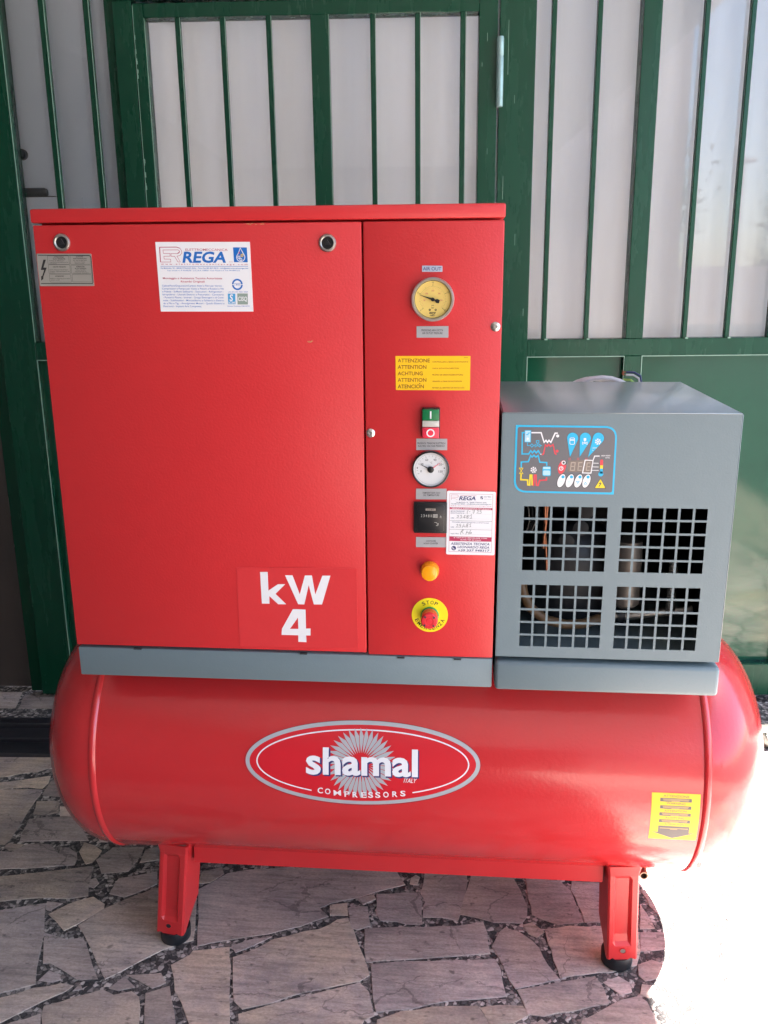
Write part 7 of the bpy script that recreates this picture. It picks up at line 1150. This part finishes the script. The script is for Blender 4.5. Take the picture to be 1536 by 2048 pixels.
for k in range(4):
    wr.tube([(0.228 + 0.006 * k, 0.06, 0.945), (0.234 + 0.006 * k, 0.055, 0.925), (0.236 + 0.005 * k, 0.055, 0.905), (0.232 + 0.004 * k, 0.06, 0.885)], 0.0011, 'black_plastic' if k % 2 else 'dull_steel', 6)
wr.tube([(0.222, 0.05, 0.935), (0.231, 0.045, 0.945), (0.240, 0.05, 0.940)], 0.004, 'tan_hose', 8)
wr.build('wire_bundle', dry)

# ================================================================== cable
cab = thing('power_cable', 'white electric cable with stripped ends looped behind the grey dryer', 'cable')
cm = MB()
def loop(cx, cz, rx, rz, y, r0, wob, a0=0.0, a1=2 * math.pi, n=48):
    return [(cx + rx * math.cos(a0 + (a1 - a0) * k / n), y + wob * math.sin(3 * (a0 + (a1 - a0) * k / n)), cz + rz * math.sin(a0 + (a1 - a0) * k / n)) for k in range(n + 1)]
cz0 = 0.892
cm.tube(loop(0.398, 0.8965, 0.134, 0.2030, 0.418, 0, 0.002), 0.0052, 'cable_white', 12)
cm.tube(loop(0.404, 0.8885, 0.112, 0.2010, 0.406, 0, 0.003, 0.2), 0.0040, 'cable_white', 12)
cm.tube(loop(0.385, 0.8930, 0.125, 0.2030, 0.436, 0, 0.003, 0.5), 0.0050, 'cable_white', 12)
cm.build('sheath', cab)
for k, (m, dx, dz) in enumerate((('cable_white', 0.0, 0.0), ('cable_blue', 0.003, 0.005), ('cable_green', -0.007, -0.010))):
    w = MB()
    tip = (0.4440 + dx * 0.4, 0.420 + 0.004 * k, 1.1050 + dz)
    w.tube([(0.470, 0.424, cz0 + 0.150), (0.4735 + dx, 0.422, 1.082 + dz * 0.3), (0.4690 + dx, 0.420, 1.0985 + dz), (0.458 + dx * 0.6, 0.420, 1.1050 + dz), tip], 0.0021, m, 8)
    wo = w.build('wire', cab)
    if k < 2:
        s_ = MB()
        rr = random.Random(k)
        for q in range(9):
            s_.tube([tip, (tip[0] - 0.004, tip[1] + rr.uniform(-0.001, 0.001), tip[2] + rr.uniform(-0.001, 0.002)), (tip[0] - 0.0075 + rr.uniform(-0.002, 0.002), tip[1] + rr.uniform(-0.004, 0.004), tip[2] + rr.uniform(-0.005, 0.007))], 0.00055, 'copper', 5)
        s_.build('copper_strand', wo)

# ================================================================== gate
GM = Matrix.Translation((0, 1.1667, 0)) @ Matrix.Rotation(GATE_YAW, 4, 'Z') @ Matrix.Rotation(-0.009, 4, 'X') @ Matrix.Rotation(-0.0055, 4, 'Y')
GY = Matrix.Translation((0, 1.1667, 0)) @ Matrix.Rotation(GATE_YAW, 4, 'Z')
TOP = 2.60
def member(name, parent, x0, x1, y0, y1, z0, z1, bev=0.0015, m='green_paint'):
    b = MB(); b.box(x0, x1, y0, y1, z0, z1, m, bev, 1)
    return b.build(name, parent)
def bar(parent, x, w, z0, z1):
    b = MB(); b.box(x, x + w, 0.0015, 0.0225, z0, z1, 'green_paint', 0.0016, 1)
    # bright lit arris is imitated by separate pale strips
    o = b.build('bar', parent)
    return o
def pane(parent, x0, x1, z0, z1, y=0.0255):
    b = MB()
    v = [b.bm.verts.new(p) for p in ((x0, y, z0), (x1, y, z0), (x1, y, z1), (x0, y, z1), (x0, y + .004, z0), (x1, y + .004, z0), (x1, y + .004, z1), (x0, y + .004, z1))]
    b.face([v[0], v[1], v[2], v[3]], 'pane_glass')
    for q in ((4, 7, 6, 5), (0, 4, 5, 1), (1, 5, 6, 2), (2, 6, 7, 3), (3, 7, 4, 0)): b.face([v[i] for i in q], 'pane_edge_clear')
    return b.build('pane', parent)
def sheet_panel(parent, x0, x1, z0, z1, y=0.024):
    b = MB(); b.box(x0, x1, y, y + 0.002, z0, z1, 'green_sheet_paint')
    # turned lip round the recess
    return b.build('sheet_panel', parent)
def lip(parent, x0, x1, z0, z1):
    """thin pale edge painted to look lit, on the frame round a sunk panel"""
    b = MB()
    e = 0.0022
    b.box(x0, x1, -0.0008, 0.0012, z1, z1 + e, 'chip_and_lit_edge_paint'); b.box(x0 - e, x0, -0.0008, 0.0012, z0, z1 + e, 'chip_and_lit_edge_paint'); b.box(x1, x1 + e * 0.6, -0.0008, 0.0012, z0, z1 + e, 'chip_and_lit_edge_paint')
    return b.build('lit_edge', parent)

# left leaf
ll = thing('gate_leaf', 'dark green barred gate leaf at far left with a small ledge behind its glass', 'gate', 'barred gate leaves', GM)
member('stile', ll, -1.235, -1.190, 0.025, 0.055, 0.02, TOP)
member('stile', ll, -1.190, -1.090, 0.0, 0.05, 0.02, TOP)
member('stile', ll, -0.815, -0.7895, 0.012, 0.05, 0.02, TOP)
member('rail', ll, -1.090, -0.815, 0.0005, 0.05, 1.071, 1.121)
member('rail', ll, -1.090, -0.815, 0.0005, 0.05, 0.02, 0.13)
member('rail', ll, -1.090, -0.815, 0.0005, 0.05, 2.54, TOP)
for x in (-0.985, -0.867): bar(ll, x, 0.0145, 1.121, 2.54)
e0 = -1.090
for a, b_ in ((-1.090, -0.985), (-0.9705, -0.867), (-0.8525, -0.815)): pane(ll, a, b_, 1.121, 2.54)
sheet_panel(ll, -1.090, -0.815, 0.13, 1.071)
lip(ll, -1.0878, -0.817, 0.13, 1.069)
for x in (-1.0898, -0.9701, -0.8521):
    b = MB(); b.box(x, x + 0.0016, -0.0006, 0.0012, 1.121, 2.54, 'chip_and_lit_edge_paint'); b.build('lit_edge', ll)  # pale strips paint light along the stile and bar edges
# wicket frame + wicket door
wf = thing('door_surround', 'dark green fixed gate frame with lintel around the narrow wicket door', 'gate frame', None, GM)
member('jamb', wf, -0.7890, -0.7385, -0.004, 0.05, 0.02, 1.992)
member('lintel', wf, -0.7890, 0.2195, -0.004, 0.05, 1.992, TOP)
wd = thing('wicket_door', 'green barred wicket door behind the red cabinet with hinge on its right', 'door', None, GM)
member('stile', wd, -0.7362, -0.708, -0.002, 0.045, 0.03, 1.986)
member('stile', wd, 0.1665, 0.2155, -0.002, 0.045, 0.03, 1.986)
member('rail', wd, -0.708, 0.1665, -0.0015, 0.045, 1.951, 1.986)
member('rail', wd, -0.708, 0.1665, -0.0015, 0.045, 1.06, 1.115)
member('rail', wd, -0.708, 0.1665, -0.0015, 0.045, 0.03, 0.14)
member('mullion', wd, -0.2725, -0.2255, -0.0012, 0.045, 1.115, 1.951)
for x in (-0.628, -0.510, -0.389, -0.117, 0.0, 0.1185): bar(wd, x, 0.0132, 1.115, 1.951)
edges = [-0.708, -0.628, -0.510, -0.389, -0.2725]
for i in range(4): pane(wd, edges[i] + (0.0132 if i else 0), edges[i + 1], 1.115, 1.951)
edges = [-0.2255, -0.117, 0.0, 0.1185, 0.1665]
for i in range(4): pane(wd, edges[i] + (0.0132 if i else 0), edges[i + 1], 1.115, 1.951)
sheet_panel(wd, -0.708, 0.1665, 0.14, 1.06)
for x in (-0.7078, -0.6146, -0.4966, -0.3756, -0.2253, -0.1036, 0.0134, 0.1319):
    b = MB(); b.box(x, x + 0.0012, -0.0008, 0.0008, 1.115, 1.951, 'chip_and_lit_edge_paint'); b.build('lit_edge', wd)  # light on the door's bar edges, painted as pale strips
b = MB(); b.box(-0.7362, -0.7352, -0.0030, -0.0015, 0.03, 1.980, 'chip_and_lit_edge_paint')  # pale strip painted for the bright gap line; small boxes below are chips
rr = random.Random(8)
for z0, z1 in ((1.80, 1.90), (1.52, 1.60)):
    for k in range(10):
        z = rr.uniform(z0, z1); w = rr.uniform(0.001, 0.0035); b.box(-0.7355, -0.7350 + w, -0.0028, -0.0017, z, z + rr.uniform(0.004, 0.014), 'chip_and_lit_edge_paint')
b.build('chips_and_gap_line', wd)
hg = MB()
hg.lathe((0.2215, -0.013, 1.720), 'z', [(0, 0), (0.0085, 0.0), (0.0090, 0.002), (0.0090, 0.118), (0.0078, 0.1205), (0.0078, 0.1225), (0.0090, 0.125), (0.0090, 0.163), (0.0080, 0.168), (0.0, 0.169)], 'hinge_steel', seg=20)
hg.box(0.2125, 0.2305, -0.006, -0.0025, 1.722, 1.886, 'hinge_steel', 0.001)
hg.build('hinge', wd)
# right leaf
rl = thing('gate_leaf', 'wide green barred gate leaf behind the grey dryer with glossy lower panel', 'gate', 'barred gate leaves', GM)
XE = 2.42
member('stile', rl, 0.2205, 0.315, 0.0, 0.05, 0.02, TOP)
member('stile', rl, XE - 0.095, XE, 0.0, 0.05, 0.02, TOP)
member('rail', rl, 0.315, XE - 0.095, 0.0005, 0.05, 1.0665, 1.1145)
member('rail', rl, 0.315, XE - 0.095, 0.0005, 0.05, 2.54, TOP)
member('rail', rl, 0.315, XE - 0.095, -0.006, 0.05, 0.02, 0.125, 0.003)
muls = [(0.5905, 0.638), (1.0995, 1.147), (1.609, 1.656), (2.118, 2.165)]
gaps = []
x0 = 0.315
for k, (a, b_) in enumerate(muls + [(XE - 0.095, XE)]):
    if k < 4:
        member('mullion', rl, a, b_, 0.001, 0.05, 1.1145, 2.54); member('mullion', rl, a, b_, 0.001, 0.05, 0.125, 1.0665)
    sheet_panel(rl, x0, a, 0.125, 1.0665); lip(rl, x0 + 0.002, a - 0.002, 0.125, 1.0645)
    bars = {0: [0.355, 0.473], 1: [0.748, 0.866, 0.984], 2: [1.257, 1.375, 1.493], 3: [1.766, 1.884, 2.002], 4: [2.240]}[k]
    c = x0
    for x in bars:
        bar(rl, x, 0.0126, 1.1145, 2.54); pane(rl, c, x, 1.1145, 2.54); c = x + 0.0126
    pane(rl, c, a, 1.1145, 2.54)
    x0 = b_
b = MB()
for x in (0.355, 0.473, 0.748, 0.866):
    b.box(x + 0.008, x + 0.016, -0.0020, 0.004, 1.1125, 1.1165, 'chip_and_lit_edge_paint')
b.build('weld_spot', rl)['kind'] = 'stuff'
# painted scratches
for parent, lst in ((rl, [(0.243, 1.93, 0.13), (0.236, 1.55, 0.06), (0.262, 1.75, 0.02), (0.272, 1.40, 0.03), (0.30, 1.20, 0.02)]), (wd, [(0.188, 1.90, 0.02), (0.192, 1.62, 0.015), (0.175, 1.83, 0.01)])):
    b = MB()
    for x, z, h in lst: b.box(x, x + 0.0009, -0.0024 if parent is wd else -0.0006, 0.0004, z - h, z, 'chip_and_lit_edge_paint')
    b.build('paint_scratch', parent)['kind'] = 'stuff'

# curtains / boards behind the glass
def curtain(label, x0, x1, y, seed):
    rr = random.Random(seed)
    m = MB()
    n = int((x1 - x0) / 0.012)
    ph = [rr.uniform(0, 6.28) for _ in range(4)]
    f = lambda x: 0.010 * math.sin(x * 21 + ph[0]) + 0.006 * math.sin(x * 47 + ph[1]) + 0.012 * math.sin(x * 9 + ph[2])
    zs = [0.03, 0.5, 1.0, 1.4, 1.8, 2.2, 2.62]
    rows = []
    for th in (0.0, 0.003):
        rows.append([[m.bm.verts.new((x0 + (x1 - x0) * i / n, y + th + f(x0 + (x1 - x0) * i / n + 0.03 * math.sin(z * 1.3 + ph[3])), z)) for i in range(n + 1)] for z in zs])
    for j in range(len(zs) - 1):
        for i in range(n):
            a = rows[0]; m.face([a[j][i], a[j][i + 1], a[j + 1][i + 1], a[j + 1][i]], 'curtain_white', True)
            a = rows[1]; m.face([a[j][i + 1], a[j][i], a[j + 1][i], a[j + 1][i + 1]], 'curtain_white', True)
    o = m.build('curtain', None)
    o.matrix_world = GM
    tag(o, label, 'curtain', 'white curtains behind the gate glass')
curtain('off-white curtain hanging behind the glass of the wicket door', -0.80, 0.24, 0.066, 1)
curtain('off-white curtain hanging behind the glass of the wide right gate leaf', 0.26, 2.40, 0.066, 2)
wb = thing('backing_board', 'pale grey board with a dark tube on its ledge behind the far left glass', 'board', None, GM)
b = MB(); b.box(-1.20, -0.80, 0.070, 0.078, 0.03, 2.62, 'board_white'); b.build('board', wb)
b = MB(); b.box(-1.20, -0.935, 0.052, 0.0700, 1.5080, 1.5180, 'board_white'); b.box(-1.20, -0.928, 0.0500, 0.0519, 1.4700, 1.5150, 'board_white'); b.build('ledge', wb)
b = MB(); b.lathe((-1.20, 0.058, 1.5310), 'x', [(0, 0), (0.0125, 0), (0.0125, 0.160), (0.0095, 0.168), (0, 0.170)], 'dark_tube', seg=24); b.box(-1.20, -1.008, 0.0505, 0.0640, 1.5182, 1.5205, 'dark_tube'); b.build('tube', wb)
b = MB(); b.lathe((-1.094, 0.0705, 1.632), '-y', [(0.0, 0.02), (0.0135, 0.018), (0.0145, 0.012), (0.0145, 0.0)], 'dark_tube', seg=24); b.build('knob', wb)

# boarded wall beside the gate (deep shade)
bw = thing('boarded_wall', 'dark brown boarded wall in deep shade left of the gate', 'wall', None, GY)
for k in range(22):
    b = MB(); b.box(-1.245 - 0.12 * (k + 1) + 0.002, -1.245 - 0.12 * k, 0.07, 0.085, 0.005, 2.62, 'brown_board', 0.002, 1); b.build('board', bw)

# sliding gate track in the ground
tr = thing('guide_rail', 'dark steel double floor rail running along the foot of the gate', 'rail', None, GY)
y_ = -0.353
for nm, ya, yb, za, zb in (('rail_flange', 0.0, 0.030, -0.008, 0.0105), ('rail_channel', 0.031, 0.084, -0.0017, -0.0008), ('rail_flange', 0.085, 0.113, -0.008, 0.0100), ('rail_channel', 0.114, 0.165, -0.0017, -0.0008), ('rail_flange', 0.166, 0.206, -0.008, 0.0120)):
    b = MB(); b.box(-3.0, 0.55, y_ + ya, y_ + yb, za, zb, 'rail_steel', 0.0018, 1); b.build(nm, tr)
bk = thing('floor_bracket', 'small worn metal floor bracket on the sunlit paving at the right edge', 'bracket')
b = MB(); b.box(0.99, 1.09, 0.985, 1.03, 0.0005, 0.030, 'dull_steel', 0.003); b.build('plate', bk)
b = MB(); b.lathe((0.992, 0.955, 0.022), 'x', [(0, 0), (0.014, 0), (0.020, 0.004), (0.020, 0.02), (0.0, 0.02)], 'dull_steel', seg=20); b.box(1.012, 1.06, 0.945, 0.985, 0.0005, 0.014, 'dull_steel', 0.002); b.build('roller', bk)

# ================================================================== workshop building, canopy and added light blockers
wk = thing('workshop', 'plain workshop building whose front holds the green gate', 'building', None, GY)
for nm, a in (('wall', (-8.0, 2.425, 0.09, 0.25, 2.625, 3.3)), ('wall', (2.425, 9.0, 0.0, 0.25, 0.0, 3.3)), ('wall', (-8.0, -3.9, 0.09, 0.25, 0.0, 2.62)), ('wall', (-8.0, 9.0, 6.0, 6.2, 0.0, 3.3)), ('wall', (-8.2, -8.002, 0.09, 6.2, 0.0, 3.3)), ('wall', (9.002, 9.2, 0.0, 6.2, 0.0, 3.3)), ('roof', (-8.3, -1.0, 0.1, 6.3, 3.302, 3.5)), ('roof', (2.6, 9.3, 0.1, 6.3, 3.302, 3.5)), ('roof', (-0.998, 2.598, 0.1, 0.45, 3.302, 3.5)), ('roof', (-0.998, 2.598, 3.4, 6.3, 3.302, 3.5))):
    b = MB(); b.box(*a, 'plaster'); b.build(nm, wk)
skl = MB(); skl.box(-1.02, 2.62, 0.43, 3.42, 3.505, 3.515, 'pane_edge_clear'); skl.build('added_rooflight', wk)  # made-up roof opening, added to backlight the curtains
cy = thing('canopy', 'dark carport roof with added unseen light-blocking walls on two sides over the paving in front of the gate', 'canopy', None, GY)
CX1, CY0 = 1.684, -9.5
b = MB(); b.box(-7.0, CX1, CY0, 0.085, 2.75, 2.87, 'canopy_sheet', 0.004); b.build('roof', cy)
b = MB(); b.box(-2.45, -2.2, CY0, -0.2, -0.01, 2.748, 'blocker_plaster'); b.build('side_light_blocker', cy)  # unseen wall added to keep light off the left side
b = MB(); b.box(-2.198, 1.2, CY0, CY0 + 0.2, -0.01, 2.748, 'blocker_plaster'); b.build('end_light_blocker', cy)  # unseen wall added to block light from the front
nb = thing('reflection_blocker', 'plain pale plastered block, unseen, added at the far end of the carport to limit reflections', 'building', None, GY)  # unseen block added to limit what the panes reflect
b = MB(); b.box(-7.0, 3.55, CY0 - 6.0, CY0 - 0.1, -0.01, 5.2, 'boundary_plaster'); b.build('wall', nb)
b = MB(); b.box(-7.2, 3.75, CY0 - 6.2, CY0 + 0.05, 5.202, 5.35, 'blocker_plaster'); b.build('roof', nb)

# ================================================================== yard seen in the glass
byw = tag(MB().box(-30, 45, -27.3, -27.0, -0.01, 1.9, 'boundary_plaster').build('boundary_wall'), 'pale plastered boundary wall across the yard', 'wall')
def tree(x, y, h, seed, label):
    rr = random.Random(seed)
    t = thing('tree', label, 'tree', 'trees across the yard', Matrix.Translation((x, y, 0)))
    b = MB()
    b.tube([(0, 0, -0.05), (0.05, 0, h * 0.25), (-0.05, 0.05, h * 0.55), (0.05, 0, h * 0.92)], [0.16, 0.13, 0.09, 0.02], 'bark', 8)
    for k in range(9):
        z = h * rr.uniform(0.3, 0.85); a = rr.uniform(0, 6.28); L = (h - z) * 0.5 + 0.3
        b.tube([(0, 0, z), (L * 0.5 * math.cos(a), L * 0.5 * math.sin(a), z + L * 0.2), (L * math.cos(a), L * math.sin(a), z + L * 0.35)], [0.05, 0.035, 0.01], 'bark', 6)
    b.build('trunk', t)
    c = MB()
    cl = [(rr.gauss(0, h * 0.13), rr.gauss(0, h * 0.13), h * rr.uniform(0.32, 1.0), h * rr.uniform(0.05, 0.12)) for _ in range(30)]
    for k in range(2600):
        q = rr.choice(cl); s_ = 1.15 - 0.6 * q[2] / h
        p = Vector((q[0] * s_ + rr.gauss(0, q[3]), q[1] * s_ + rr.gauss(0, q[3]), q[2] + rr.gauss(0, q[3] * 0.7)))
        u = Vector((rr.gauss(0, 1), rr.gauss(0, 1), rr.gauss(0, 1))).normalized(); w = u.orthogonal().normalized()
        s = rr.uniform(0.05, 0.12)
        c.face([c.bm.verts.new(p + u * s), c.bm.verts.new(p + w * s * 0.6), c.bm.verts.new(p - u * s), c.bm.verts.new(p - w * s * 0.6)], 'leaf')
    c.build('crown', t)
for k, (x, y, h) in enumerate(((9.2, -26.0, 6.4), (5.2, -28.5, 4.6), (15.5, -28.5, 4.2), (-6.0, -28.5, 5.5), (21.0, -29.0, 5.2))):
    tree(x, y, h, 20 + k, ['tall conifer-like tree rising above the boundary wall', 'lower bushy tree behind the boundary wall', 'small tree right of the lamp post', 'broad tree at the far side of the yard', 'mid-height tree beyond the lamp post'][k])
lpst = thing('street_lamp', 'slim grey street lamp post across the yard', 'street lamp', None, Matrix.Translation((12.2, -25.5, 0)))
b = MB(); b.lathe((0, 0, 0), 'z', [(0.09, 0), (0.07, 0.5), (0.05, 5.0), (0.0, 5.02)], 'lamp_grey', seg=12); b.build('post', lpst)
b = MB(); b.box(-0.35, 0.35, -0.12, 0.12, 5.02, 5.16, 'lamp_grey', 0.02); b.build('lamp_head', lpst)
bpy.context.view_layer.update()
